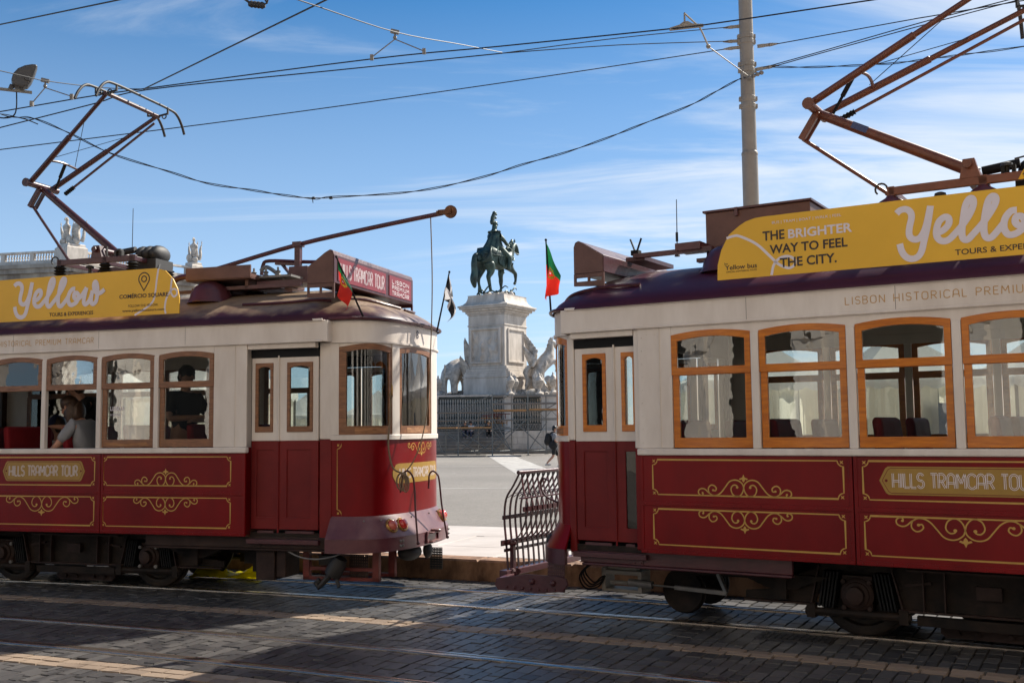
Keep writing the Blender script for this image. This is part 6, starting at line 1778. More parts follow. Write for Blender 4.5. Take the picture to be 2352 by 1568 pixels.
# stone groups on either flank
def stone_base(par, pts, nm='rocky_base'):
    m_ = MB()
    for (x, y, z, a, b_, c__) in pts: m_.ell((x, y, z), (a, b_, c__), 9, 6)
    me = m_.mesh(nm); fix_normals(me); noise_mesh(me, .12, 1.7, 4); return obj(nm, me, 'stonedirty', par, smooth=True, kind='stuff')
EL = empty('elephant_sculpture', (-4.55, 80.6, 4.35), R(62), 'pale stone elephant with winged figure left of the pedestal', 'sculpture')
j, e = [], []
b_ = chain(j, e, [(-.55, 0, 2.15, .68, .74), (.25, 0, 2.25, .74, .78), (1.0, 0, 2.15, .62, .66), (1.5, 0, 2.5, .46), (1.9, 0, 2.35, .38), (2.15, 0, 1.8, .22), (2.2, 0, 1.2, .16), (2.05, 0, .7, .12)])
for (x, y) in ((-.75, .40), (-.60, -.42), (.95, .40), (1.0, -.40)):
    chain(j, e, [(x, y, 1.35, .34), (x - .03, y, .75, .26), (x, y, .30, .25), (x + .03, y, .10, .28)], b_[0] if x < 0 else b_[2])
me = skin_mesh('elephant', j, e, 2); noise_mesh(me, .05, 2.2, 1); EB = obj('elephant', me, 'marble', EL, fix=False)
m_ = MB(); m_.tube(smooth_path([(-1.18, 0, 2.3), (-1.32, 0, 1.8), (-1.30, .03, 1.1), (-1.25, .05, .7)], 4), [.10, .09, .09, .08, .08, .07, .07, .06, .06, .06, .05, .05, .06], 7); obj('tail', m_, 'marble', EB, smooth=True)
def wing(par, base, tip, w, n=7):
    m_ = MB(); b0, t0 = Vector(base), Vector(tip); d = t0 - b0
    for q in range(n):
        f_ = q / (n - 1); s_ = b0 + Vector((-.05, -.12, 0)) * q + d * (.10 * q / n); e_ = b0 + d * (1 - .60 * f_) + Vector((w * f_ * .6, -.14 * q, 0))
        mid = s_.lerp(e_, .5) + Vector((0, 0, .06))
        m_.tube([s_, mid, e_.lerp(mid, .25), e_], [.11, .16, .13, .03], 6)
    return obj('wing', m_, 'marble', par, smooth=True)
def figure(par, p, nm='winged_figure', lean=.15, h=2.6):
    j, e = [], []
    x, y, z = p; k_ = h / 2.6
    c = chain(j, e, [(x, y, z, .52 * k_), (x + .05, y, z + .6 * k_, .46 * k_), (x + lean * .6, y, z + 1.25 * k_, .34 * k_), (x + lean, y, z + 1.75 * k_, .36 * k_), (x + lean * 1.2, y, z + 2.05 * k_, .14 * k_), (x + lean * 1.35, y, z + 2.35 * k_, .19 * k_), (x + lean * 1.4, y, z + 2.5 * k_, .16 * k_)])
    chain(j, e, [(x + lean + .35, y - .42, z + 1.85 * k_, .14), (x + lean + .9, y - .5, z + 2.1 * k_, .11), (x + lean + 1.3, y - .45, z + 2.3 * k_, .09)], c[3])
    chain(j, e, [(x + lean + .15, y + .44, z + 1.6 * k_, .14), (x + lean + .3, y + .6, z + 1.1 * k_, .12)], c[3])
    me = skin_mesh(nm, j, e, 2); noise_mesh(me, .07, 3.1, 3); return obj(nm, me, 'marble', par, fix=False)
figure(EL, (.35, -1.05, .2), lean=.1, h=2.6); wing(EL, (.1, -1.15, 2.0), (-.25, -1.2, 4.4), -.5); wing(EL, (.2, -.85, 1.4), (-.55, -.95, 3.0), -.4)
j, e = [], []; chain(j, e, [(-1.0, .75, .35, .35), (-.6, .9, .5, .36), (-.2, 1.0, .55, .3), (.2, 1.05, .7, .2), (.4, 1.05, .85, .2)]); chain(j, e, [(-1.4, .7, .25, .22), (-1.8, .65, .12, .16)], 0); chain(j, e, [(-.3, 1.35, .4, .14), (-.1, 1.55, .2, .1)], 2)
me = skin_mesh('fallen_figure', j, e, 2); noise_mesh(me, .06, 3, 5); obj('fallen_figure', me, 'marble', EL, fix=False)
stone_base(EL, [(random.uniform(-1.7, 2.2), random.uniform(-1.5, 1.8), random.uniform(-.35, .05), random.uniform(.4, .8), random.uniform(.4, .7), random.uniform(.25, .4)) for q in range(26)])
HG = empty('horse_sculpture', (2.15, 78.8, 4.45), R(30), 'pale stone rearing horse with winged figure right of the pedestal', 'sculpture')
j, e = [], []
b_ = chain(j, e, [(-.55, 0, 1.75, .56, .58), (0, 0, 2.05, .52, .54), (.55, 0, 2.50, .52, .54), (.80, 0, 3.0, .38), (.92, 0, 3.5, .27), (1.0, 0, 3.95, .20), (1.18, 0, 3.85, .19), (1.38, 0, 3.5, .13), (1.46, 0, 3.3, .11)])
for (y, dx) in ((.30, 0), (-.32, .15)):
    chain(j, e, [(-.6 + dx, y, 1.3, .34), (-.25 + dx, y, .95, .22), (-.62 + dx, y, .55, .13), (-.45 + dx, y, .15, .12)], b_[0])
    chain(j, e, [(.85, y, 2.35, .22), (1.25 + dx, y, 2.45, .15), (1.55 + dx, y, 2.25, .12), (1.6 + dx, y, 1.8, .09), (1.5 + dx, y, 1.6, .10)], b_[2])
me = skin_mesh('horse', j, e, 2); noise_mesh(me, .04, 2.4, 6); HB = obj('horse', me, 'marble', HG, fix=False)
m_ = MB()
for q in range(8): t = q / 7; m_.ell((.55 + .38 * t, (-1) ** q * .05, 3.0 + 1.05 * t), (.17, .14, .17), 7, 5)
for sy in (-1, 1): m_.lathe([(.05, 0), (.06, .06), (.001, .22)], (1.0, sy * .1, 4.08), 6)
for q in range(5): m_.tube(smooth_path([(-1.02, -.1 + q * .06, 2.0), (-1.35, -.15 + q * .08, 1.5), (-1.30 + .1 * q, -.2 + q * .1, .8), (-1.5 + .12 * q, -.2 + q * .1, .2)], 3), [.09, .11, .12, .12, .12, .12, .11, .1, .08, .05], 6)
m_.tube(smooth_path([(.1, .55, 2.5), (.25, 0, 2.62), (.12, -.58, 2.2), (.0, -.4, 1.55)], 3), .10, 7)
obj('mane_and_tail', m_, 'marble', HB, smooth=True)
figure(HG, (-.25, 1.05, .2), lean=.3, h=3.0); wing(HG, (-.25, .9, 2.3), (-1.05, .8, 4.7), .5); wing(HG, (-.4, .6, 1.8), (-1.3, .5, 3.6), .4)
j, e = [], []; chain(j, e, [(.5, -.6, .45, .36), (.95, -.65, .55, .36), (1.4, -.7, .8, .3), (1.75, -.72, 1.0, .16), (1.95, -.75, 1.1, .22)]); chain(j, e, [(.1, -.55, .35, .25), (-.1, -.9, .2, .18)], 0); chain(j, e, [(1.5, -1.1, .65, .14), (1.9, -1.25, .45, .11), (2.2, -1.3, .55, .09)], 2)
me = skin_mesh('fallen_figure', j, e, 2); noise_mesh(me, .06, 3, 8); obj('fallen_figure', me, 'marble', HG, fix=False)
m_ = MB(); m_.lathe([(.26, -.8), (.24, -.2), (.22, .3), (.30, .33), (.30, .45), (.17, .46), (.15, .2)], (0, 0, 0), 16); m_.xf(Matrix.Translation((.15, -1.15, .62)) @ Matrix.Rotation(R(118), 4, (-.62, .78, 0))); obj('cannon', m_, 'marble', HG, smooth=True)
m_ = MB()
for q in range(8): m_.tube(smooth_path([(-.9 + q * .12, -.7 - .05 * q, 0), (-1.0 + q * .1, -.75, .7), (-1.1 + q * .09, -.7, 1.3 + .12 * (q % 3))], 3), [.12, .15, .17, .17, .16, .12, .04], 6)
obj('draped_banner', m_, 'marble', HG, smooth=True)
stone_base(HG, [(random.uniform(-1.6, 2.3), random.uniform(-1.7, 1.5), random.uniform(-.5, .0), random.uniform(.4, .8), random.uniform(.4, .7), random.uniform(.25, .42)) for q in range(28)])

# the terrace under it all: steps, wall, posts, railings, urns
TR_ = empty('monument_terrace', (0, 74, 0), 0, 'stone terrace with steps and iron railing round the monument base', 'terrace')
m_ = MB(); m_.box(-6.5, 5.2, 3.4, 14, PLZ, 4.05); obj('inner_block', m_, 'stone', TR_)
m_ = MB(); m_.box(-6.7, 5.4, 3.2, 14.2, 4.051, 4.32); obj('block_ledge', m_, 'stonedirty', TR_, bevel=.05)
m_ = MB(); m_.box(-7.0, 5.8, -3.0, 13, PLZ - .05, .26); obj('kerb', m_, 'step', TR_)
for q in range(6):
    z0 = .262 + q * .225; m_ = MB(); m_.box(-7.0, -.60, -2.3 + q * .38, 3.39, z0, z0 + .223); m_.box(-7.0, -.60, -2.33 + q * .38, -2.30 + q * .38, z0 + .165, z0 + .223); obj('step', m_, 'step', TR_)
# ashlar wall right of the steps, block by block
for row in range(3):
    z0 = .262 + row * .45; x = -.595 - (row % 2) * .0; w_ = .9 if row % 2 else 1.35
    while x < 5.0:
        x1 = min(5.0, x + w_); m_ = MB(); m_.box(x + .006, x1 - .006, -1.0 + random.uniform(-.006, .006), .5, z0 + .004, z0 + .446)
        obj('stone_block', m_, 'stone', TR_, bevel=.008); x = x1; w_ = 1.35
m_ = MB(); m_.box(-.60, 5.1, -.9, 3.39, 1.605, 1.615); obj('terrace_floor', m_, 'step', TR_)
bar_ = MB(); bar_.lathe([(.055, 0), (.045, .1), (.034, .3), (.065, .42), (.034, .52), (.032, 1.0), (.034, 1.35), (.065, 1.45), (.034, 1.55), (.045, 1.75)], (0, 0, 0), 6)
barme = bar_.mesh('railing_bar'); barme.materials.append(M['irongreen'])
def railing(x0, x1, y, lab_):
    rl = empty('iron_railing', (0, y, 1.62), 0, lab_, 'railing', 'iron railings of the monument')
    m_ = MB(); m_.box(x0, x1, -.04, .04, 2.33, 2.46); m_.box(x0, x1, -.03, .03, .50, .56); m_.box(x0, x1, -.04, .04, .02, .08)
    obj('rail', m_, 'irongreen', rl)
    n = int((x1 - x0) / .178)
    for q in range(n):
        x = x0 + .08 + q * .178
        o = bpy.data.objects.new('railing_bar', barme); COL.objects.link(o); o.parent = rl; o.location = (x, 0, .56)
    m_ = MB()
    for q in range(n - 1):
        x = x0 + .08 + q * .178
        m_.tube([(x + .178 * (.5 - .5 * math.cos(t)), 0, 2.25 + .075 * math.sin(t)) for t in [R(i * 30) for i in range(7)]], .02, 5)
        m_.tube([(x + .089 + .07 * math.cos(t), 0, .29 + .17 * math.sin(t)) for t in [R(i * 45) for i in range(9)]], .018, 5)
    obj('arches', m_, 'irongreen', rl, kind='stuff')
railing(-5.35, -.62, 75.2, 'long dark iron railing above the steps of the monument')
railing(.02, 2.05, 75.0, 'short dark iron railing right of the stone pier')
for i, (x0, x1) in enumerate(((-.60, 0.0), (2.07, 3.2), (-6.2, -5.37))):
    m_ = MB(); m_.box(x0, x1, 1.0, 2.3, 1.616, 3.95); m_.box(x0 - .06, x1 + .06, .94, 2.36, 3.951, 4.12); m_.box(x0 + .12, x1 - .12, .97, .999, 1.8, 3.7); obj('stone_pier', m_, 'stone', TR_, bevel=.02)
m_ = MB(); m_.box(-6.2, 3.2, 1.05, 1.35, 4.121, 4.2); obj('top_rail', m_, 'stone', TR_)
def urn(x, y, z, lab_):
    m_ = MB(); m_.lathe([(.30, -.35), (.30, -.22), (.22, -.18), (.12, -.1), (.10, .1), (.14, .16), (.26, .38), (.33, .62), (.34, .72), (.27, .76), (.24, .86), (.12, 1.0), (.05, 1.08), (.08, 1.16), (.001, 1.26)], (0, 0, 0), 14)
    o = obj('stone_urn', m_, 'marble', smooth=True); o.location = (x, y, z); tag(o, lab_, 'urn', 'stone urns on the terrace')
urn(-.16, 75.6, 4.55, 'left urn of the close pair beside the pedestal foot')
urn(.16, 77.0, 4.52, 'right urn of the close pair beside the pedestal foot')
urn(1.95, 76.2, 4.55, 'stone urn in front of the rearing horse sculpture')
urn(2.95, 76.0, 4.62, 'rightmost stone urn, close to the nose of the orange-windowed tram')
urn(-5.55, 78.0, 4.55, 'stone urn just past the front of the brown-windowed tram')
m_ = MB(); m_.tube([(0, 0, 0), (0, 0, 9.0)], .06, 8); m_.box(-.25, .25, -.1, .1, 7.0, 7.08); o = obj('flagpole', m_, 'carbon'); o.location = (4.55, 86, 0); tag(o, 'thin dark pole behind the rearing horse sculpture', 'pole')

# ------------------------------------------------------------------ scaffold
SF = empty('scaffolding', (0, 66, PLZ), 0, 'steel tube scaffold with planks before the monument steps', 'scaffolding')
def spole(p, q, r_=.045, nm='scaffold_tube'):
    m_ = MB(); m_.tube([Vector(p) - Vector((0, 66, PLZ)), Vector(q) - Vector((0, 66, PLZ))], r_, 6); return obj(nm, m_, 'steel', SF, smooth=True)
YF, YB = 66.2, 69.7
FX = [-3.47, -1.31, .94, 3.15]; BX = [-4.49, -2.32, -.10, 2.2]; FZ = [3.0, 4.0, 4.0, 4.0]; BZ = [2.9, 2.9, 3.95, 3.95]
for x, z in zip(FX, FZ):
    spole((x, YF, PLZ), (x + .02, YF, z)); m_ = MB(); m_.box(x - .13, x + .13, .1, .3, 0, .03); obj('base_plate', m_, 'greysteel', SF)
for x, z in zip(BX, BZ):
    spole((x, YB, PLZ), (x + .02, YB, z)); m_ = MB(); m_.box(x - .13, x + .13, 3.6, 3.8, 0, .03); obj('base_plate', m_, 'greysteel', SF)
for (z, x0, x1) in ((2.85, -5.2, -1.31), (2.33, -5.2, 5.2), (3.88, -1.31, 5.2), (3.38, -1.31, 5.2), (.36, -5.2, 5.2), (1.78, -5.2, -.1), (2.95, -1.31, 5.2)):
    spole((x0, YF, z), (x1, YF, z), .038); spole((x0, YB, z + .02), (x1, YB, z + .02), .038)
for x, xb in zip(FX, BX[1:] + [4.4]):
    for z in (2.33, .36): spole((x, YF, z), (xb, YB, z), .025)
for (a, b_) in (((-5.0, 1.7), (-4.49, .4)), ((-4.49, 1.7), (-3.47, 1.0)), ((-4.3, 1.7), (-2.4, .4)), ((-3.47, 1.75), (-1.45, .38)), ((-3.3, .4), (-1.8, 1.75)), ((-1.3, 1.75), (-.15, .42)), ((-1.2, 2.3), (-.12, .42)), ((-2.1, .42), (0.0, 1.75)), ((-1.25, .4), (.75, 2.25)), ((0.02, 2.3), (2.1, .4)), ((.98, .4), (2.15, 2.2)), ((-3.47, 2.9), (-1.4, 3.9)), ((-2.05, 2.9), (-.2, 3.9)), ((.95, 2.4), (2.9, 3.4))):
    spole((a[0], YF + .04, a[1]), (b_[0], YF + .04, b_[1]), .036)
for (x0, x1, z) in ((-5.2, -3.55, 1.83), (-3.40, -1.38, 1.83), (-1.24, .86, 2.90), (1.02, 3.1, 2.93)):
    m_ = MB(); m_.box(x0, x1, .0, 3.4, z - PLZ, z - PLZ + .085); obj('plank', m_, 'plank', SF)
m_ = MB(); m_.box(-1.2, -.2, .4, 2.0, 1.78, 1.83); obj('steel_deck', m_, 'steel', SF)
for q, (x, z) in enumerate(((-1.4, 2.52), (-.9, 2.62), (-1.5, 2.36), (-.8, 2.20), (-1.1, 2.06))):
    m_ = MB(); m_.box(x - .55, x + .75, 1.0, 1.3, z, z + .05); m_.box(x - .3, x - .25, 1.0, 1.05, z - .28, z); m_.box(x + .4, x + .45, 1.0, 1.05, z - .28, z); obj('stacked_frame', m_, 'redfr' if q < 2 else 'plank', SF)
m_ = MB()
for z in (2.33, 2.80): m_.tube([(1.0, .1, z), (5.2, .1, z)], .02, 5)
for q in range(9): m_.tube([(1.1 + q * .45, .1, 2.80 if q % 2 else 2.33), (1.55 + q * .45, .1, 2.33 if q % 2 else 2.80)], .018, 5)
obj('lattice_girder', m_, 'steel', SF)

# ------------------------------------------------------------------ tall mast behind the orange-windowed tram
mx, my = 3.425, 14.7
MS = empty('overhead_wire_mast', (mx, my, 0), 0, 'tall grey steel mast carrying the tram wires behind the orange-windowed tram', 'mast')
m_ = MB(); m_.tube([(0, 0, PZ), (.01, 0, 5.65)], [.115, .112], 20); m_.tube([(.01, 0, 5.65), (.015, 0, 9.2)], [.103, .095], 20); m_.lathe([(.117, 0), (.117, .03), (.105, .05)], (.01, 0, 5.62), 20); obj('shaft', m_, 'pole', MS, smooth=True)
for (z_) in (6.33, 6.44, 6.86, 6.95, 7.28, 7.36):
    m_ = MB(); m_.lathe([(.104, -.035), (.109, -.03), (.109, .03), (.104, .035)], (.012, 0, z_), 20)
    for sx in (-1, 1): m_.box(sx * .10 - .018, sx * .10 + .042, -.03, .03, z_ - .03, z_ + .03)
    obj('clamp_band', m_, 'pole', MS, bevel=.003)

# ------------------------------------------------------------------ overhead wires
def wire(P, r_, lab_, nm='overhead_wire', m='wire', group=None, cat='wire', n=5):
    pts = smooth_path(P, 5) if len(P) > 2 else P
    k_ = MB(); k_.tube(pts, r_, n); o = obj(nm, k_, m, smooth=True); tag(o, lab_, cat, group); return o
WG = 'wires over the tracks'
def ext(P, a=0, b=0):     # carry a wire on beyond the view
    P = [Vector(p) for p in P]
    if a: P.insert(0, P[0] + (P[0] - P[1]).normalized() * a)
    if b: P.append(P[-1] + (P[-1] - P[-2]).normalized() * b)
    return P
wire(ext([at(0, 57, 13), at(275, 0, 11)], 4, 4), .009, 'black wire crossing the top left corner of the sky', group=WG)
wire(ext([at(330, 205, 13.5), at(750, 0, 9.5)], 0, 5), .009, 'black wire rising steeply right from the joint above the maroon pantograph', group=WG)
cw = [at(0, 257, 13.8), at(205, 222, 13.6), at(333, 204, 13.5), at(854, 136, 12.6), at(1148, 107, 12.1), at(1538, 67, 11.4), at(1665, 51, 11.2), at(2008, 0, 10.4)]
wire(ext(cw, 6, 6), .0085, 'upper long contact wire running past the mast', group=WG)
cw2 = [at(0, 293.5, 14), at(216, 238.6, 13.8), at(338, 206.6, 13.6), at(760, 163, 13.4), at(1153, 123, 13.6)]
wire(ext(cw2, 6, 0), .0085, 'long wire just below the upper contact wire', group=WG)
wire([at(1153, 123, 13.6), at(1420, 88, 14.2), at(1683, 62, 14.7)], .007, 'upper branch of the forked wire ending at the mast', group=WG)
wire([at(1153, 123, 13.6), at(1420, 104, 14.2), at(1683, 95, 14.7)], .007, 'lower branch of the forked wire ending at the mast', group=WG)
wire(ext([at(0, 344, 14.2), at(574, 272, 14.2), at(1148, 191.5, 14.4), at(1675, 112, 14.7)], 6, 0), .0075, 'lowest straight wire from the left edge to the mast', group=WG)
cabL = [at(0, 262, 13.9), at(40, 270, 14), at(80, 273, 14), at(157, 305, 14), at(256, 353, 14), at(384, 393, 14), at(476, 421, 14.1), at(574, 436, 14.2), at(650, 448, 14.2), at(720, 456, 14.3), at(760, 453, 14.3), at(900, 445, 14.3), at(1000, 432, 14.4), at(1115, 405, 14.4), at(1200, 378, 14.5), at(1300, 350, 14.5), at(1400, 315, 14.6), at(1471, 287, 14.6), at(1583, 243, 14.6), at(1642, 212, 14.7), at(1694, 184, 14.7), at(1712, 179, 14.6)]
sp2 = smooth_path(cabL, 6); k_ = MB()
for ph in (0, math.pi):
    k_.tube([p + Vector((0, .010 * math.cos(i * .55 + ph), .010 * math.sin(i * .55 + ph))) for i, p in enumerate(sp2)], .0062, 5)
for q in (720, 760): p = at(q, 455, 14.3); k_.ell(p, (.03, .02, .02), 8, 6)
k_.tube([at(718, 458, 14.3), at(719, 466, 14.3)], .006, 5)
tag(obj('sagging_cable', k_, 'wire', smooth=True), 'twisted black cable sagging deeply across the sky to the mast', 'cable')
wire(ext([at(1782, 102, 14.6), at(2107, 43, 13.5), at(2225, 23, 13)], 0, 8), .0075, 'upper wire leaving the mast to the right', group=WG)
wire(ext([at(1764, 153, 14.6), at(1892, 117, 14.2), at(2107, 55, 13.2), at(2310, 2, 12.2)], 0, 8), .0075, 'middle wire leaving the mast to the right', group=WG)
wire(ext([at(1764, 157, 14.6), at(1892, 121, 14.3), at(2107, 62, 13.6), at(2330, 3, 12.8)], 0, 8), .0075, 'lower of the two close wires leaving the mast to the right', group=WG)
c2 = smooth_path([at(1745, 160, 14.6), at(1764, 154, 14.6), at(1850, 155, 14.6), at(1952, 151.5, 14.5), at(2050, 146, 14.5), at(2126, 137, 14.4), at(2220, 125, 14.3), at(2352, 107, 14.2), at(2700, 50, 14)], 6); k_ = MB()
for ph in (0, math.pi): k_.tube([p + Vector((0, .010 * math.cos(i * .6 + ph), .010 * math.sin(i * .6 + ph))) for i, p in enumerate(c2)], .0062, 5)
tag(obj('twisted_cable', k_, 'wire', smooth=True), 'twisted black cable running flat to the right of the mast', 'cable')
wire(ext([at(684, 0, 8.5), at(907, 74, 10.6), at(1060, 103, 12.3), at(1153, 121, 13.6)], 4, 0), .006, 'thin dark span wire coming down from the top to the forked wire', group=WG)
wire(ext([at(0, 163, 11.5), at(104, 186, 12.2), at(240, 202, 13.2), at(333, 205, 13.5)], 5, 0), .006, 'thin dark span wire beside the palace roof of the sky', group=WG)
def hanger(p, q1, q2, Y, lab_):
    k_ = MB(); a, b_, c_ = at(*p, Y), at(*q1, Y), at(*q2, Y)
    k_.bar(a + Vector((-.05, 0, .015)), a + Vector((.05, 0, -.01)), .03, .05); k_.tube([a, a + Vector((0, 0, -.09))], .012, 6)
    d_ = a + Vector((0, 0, -.09)); k_.tube([d_, b_], .007, 6); k_.tube([d_, c_], .007, 6); k_.ell(a + Vector((0, 0, -.07)), (.025, .025, .025), 8, 6)
    for x in (b_, c_): k_.box(x.x - .02, x.x + .02, x.y - .02, x.y + .02, x.z - .035, x.z + .03)
    tag(obj('wire_hanger', k_, 'greysteel'), lab_, 'wire hanger', 'hangers of the contact wires')
hanger((907, 74), (854, 132), (974, 118), 12.3, 'grey wire hanger high above the middle of the brown-windowed tram')
hanger((104, 186), (73, 238), (165, 222), 13.0, 'grey wire hanger beside the floodlight beside the palace roof')
k_ = MB(); a = at(560, -3, 9.5)
k_.tube([at(545, -14, 9.5), at(575, 8, 9.5)], .012, 6)
for q in range(4): k_.lathe([(.02, -.03), (.035, 0), (.02, .03)], tuple(at(578 + q * 8, 10 + q * 1.0, 9.5)), 10, 'x')
k_.tube([at(602, 12, 9.5), at(613, 8, 9.5), at(605, -8, 9.5), at(590, -10, 9.5)], .010, 6); k_.tube([at(613, 8, 9.5), at(620, -20, 9.5)], .009, 6)
tag(obj('wire_insulator', k_, 'carbon', smooth=True), 'small wire insulator cut by the top edge', 'insulator')
def strain(p, sgn, lab_, ang):
    k_ = MB(); L_ = .30; d = Vector((sgn * math.cos(ang), -.02, math.sin(ang)))
    p = Vector(p); k_.bar(p, p + d * .09, .03, .045); k_.bar(p + d * .09, p + d * .19, .012, .045); k_.tube([p + d * .17, p + d * .21, p + d * L_], [.028, .024, .009], 8)
    tag(obj('wire_clamp', k_, 'pole'), lab_, 'wire clamp', 'strain clamps on the mast')
for (py_, l_, a_) in ((60, 'topmost wire clamp facing the statue side of the mast', -.10), (94, 'second wire clamp from the top facing the statue side of the mast', -.05), (108, 'lowest wire clamp facing the statue side of the mast', -.12)):
    strain(at(1708, py_, 14.7), -1, l_, a_)
strain(at(1740, 107, 14.6), 1, 'upper wire clamp on the right side of the mast', .12); strain(at(1738, 160, 14.6), 1, 'lower wire clamp on the right side of the mast', .18)
k_ = MB(); E1 = at(1538, 67, 11.4); E2 = at(1616, 57.5, 11.25)
mid = E1.lerp(E2, .45)
k_.prism([(0, -.02), (.38, .02), (.38, .05), (.26, .055), (.205, .085), (.155, .08), (.11, .045), (0, .01)], -.012, .012); k_.v = [tuple(E1 + Vector((x, y, z - .0))) for x, y, z in k_.v]
top_ = mid + Vector((0, 0, .16)); k_.tube([mid + Vector((0, 0, .05)), top_, at(1607, 63, 11.6), at(1613, 75, 12.0), at(1627, 107, 12.6)], .011, 7)
k_.tube([at(1625, 106, 12.6), at(1720, 176, 14.6)], .008, 6); k_.ell(at(1627, 107, 12.6), (.03, .03, .03), 8, 6)
tag(obj('pull_off_arm', k_, 'pole', smooth=True), 'bent grey pull-off arm holding the contact wire left of the mast', 'wire arm')
k_ = MB()
for q in range(4): k_.ell(at(1722 + q * 9, 178 - q * 3.5, 14.55), (.035, .03, .03), 8, 6)
tag(obj('cable_junction', k_, 'greysteel', smooth=True), 'knot of clamps where the sagging cable meets the mast', 'cable clamp')
# floodlight
FL = empty('floodlight', at(50, 205, 13), R(25), 'dark grey floodlight on a punched bar beside the palace roof', 'floodlight')
k_ = MB(); k_.prism([(-.10, .015), (-.122, .09), (-.105, .17), (-.05, .245), (.03, .295), (.11, .32), (.165, .325), (.175, .30), (.15, .20), (.11, .09), (.07, .03), (0, .0)], -.09, .09); obj('housing', k_, 'floodgrey', FL, bevel=.03, seg=3)
k_ = MB(); k_.lathe([(.030, -.11), (.034, -.10), (.034, .10), (.030, .11)], (.06, 0, .12), 14, 'y'); k_.box(-.02, .02, -.05, .05, -.02, .06); k_.tube([(-.11, 0, .04), (-.13, 0, -.02)], .03, 8); obj('bracket', k_, 'floodgrey', FL, smooth=True)
k_ = MB(); k_.box(-.50, .12, -.02, .02, -.045, -.015); 
for q in range(9): k_.box(-.46 + q * .06, -.445 + q * .06, -.024, -.02, -.035, -.025)
obj('mounting_bar', k_, 'steel', FL)
k_ = MB(); k_.tube(smooth_path([(-.06, 0, -.02), (-.055, 0, -.25), (-.09, 0, -.36), (-.20, 0, -.40), (-.34, .05, -.38), (-.5, .1, -.42)], 5), .009, 6); k_.tube(smooth_path([(-.2, 0, -.40), (-.1, 0, -.37), (.05, .02, -.38), (.2, .05, -.42)], 5), .007, 6); obj('power_lead', k_, 'black', FL, smooth=True)
# ------------------------------------------------------------------ flags
def tw(T, p): return (Matrix.Translation(T.location) @ Matrix.Rotation(T.rotation_euler.z, 4, 'Z')) @ Vector(p)
def flag(T, p0, p1, A, B, A2, B2, label, pat, mats, bulge=.05, n=26, mid=(0, 0, 0)):
    o_ = tw(T, p0)
    F = empty('flag', o_, T.rotation_euler.z, label, 'flag')
    L_ = lambda p: Vector(p) - Vector(p0)
    k_ = MB(); k_.tube([L_(p0), L_(p1)], [.011, .008], 8); k_.ell(L_(p1), (.014, .014, .014), 8, 6); obj('flagstaff', k_, 'black', F, smooth=True)
    k_ = MB(); rows = []; A, B, A2, B2 = map(L_, (A, B, A2, B2)); mid = Vector(mid)
    for i in range(n + 1):
        u = i / n; row = []
        for q in range(n + 1):
            v = q / n
            a = A.lerp(A2, u); b_ = B.lerp(B2, u); p = a.lerp(b_, v)
            p = p + mid * (4 * u * (1 - u)) * v + Vector((0, bulge * math.sin(v * 7.5 + u * 2.2) * (.25 + u * .75), .0)) + Vector((bulge * .25 * math.sin(v * 9 + 1), 0, 0)) * u
            row.append(p)
        rows.append(row)
    k_.grid(rows); me = k_.mesh('cloth')
    for m_ in mats: me.materials.append(M[m_])
    for f_i, p in enumerate(me.polygons):
        i, q = divmod(f_i, n); p.material_index = pat((i + .5) / n, (q + .5) / n)
    obj('cloth', me, mats[0], F, smooth=True, fix=False)
def pt_pat(u, v):
    d = math.hypot((u - .4) * 1.4, v - .5)
    if d < .09: return 0 if d > .05 else 3
    if d < .20 and (abs((d - .17)) < .035 or abs((u - .4) - (v - .5)) < .03): return 2
    return 1 if u < .4 else 0
def bw_pat(u, v):
    a = math.atan2(v - .5, u - .5); return int((a + math.pi) / (math.pi / 4)) % 2
flag(TL, (3.90, -.95, 2.90), (3.70, -1.20, 3.53), (3.705, -1.19, 3.51), (3.785, -1.06, 3.25), (3.70, -1.17, 3.20), (3.80, -1.17, 2.97), 'red and green flag on a leaning staff on the brown-windowed tram', pt_pat, ('flagred', 'flaggreen', 'flagyellow', 'flagwhite'), mid=(.05, -.03, .02))
flag(TR, (-3.975, -.35, 2.90), (-4.025, -.35, 3.68), (-4.022, -.36, 3.66), (-3.872, -.33, 3.30), (-4.055, -.37, 3.05), (-3.890, -.34, 3.14), 'red and green flag on the nose of the orange-windowed tram', pt_pat, ('flagred', 'flaggreen', 'flagyellow', 'flagwhite'), mid=(.01, -.03, .0))
flag(TL, (4.25, .20, 2.86), (4.405, .20, 3.53), (4.40, .20, 3.51), (4.32, .20, 3.22), (4.43, .18, 3.24), (4.37, .22, 2.96), 'black and white quartered flag on the nose of the brown-windowed tram', bw_pat, ('flagblack', 'flagwhite'), mid=(.13, -.02, 0))

# ------------------------------------------------------------------ yellow plastic sheet on the kerb side of the brown-windowed tram
k_ = MB(); rows = []
for i in range(31):
    row = []
    for q in range(15):
        x = -3.95 + .95 * i / 30; u = q / 14
        z = .012 + .20 * math.sin(math.pi * u) ** .8 * (.55 + .45 * math.sin(i * .21 + 1.0)) * min(1, i / 5, (30 - i) / 3) + .045 * abs(_nz.noise(Vector((x * 9, u * 5, 1))))
        row.append((x, 12.92 - .27 * (x + 3.5) - .20 + .42 * u + .05 * _nz.noise(Vector((x * 5, u * 5, 4))), max(.005, z)))
    rows.append(row)
k_.grid(rows); me = k_.mesh('plastic_sheet'); noise_mesh(me, .015, 9)
tag(obj('plastic_sheet', me, 'plastic', smooth=True), 'crumpled bright yellow plastic sheet on the ground behind the brown-windowed tram', 'plastic sheet')

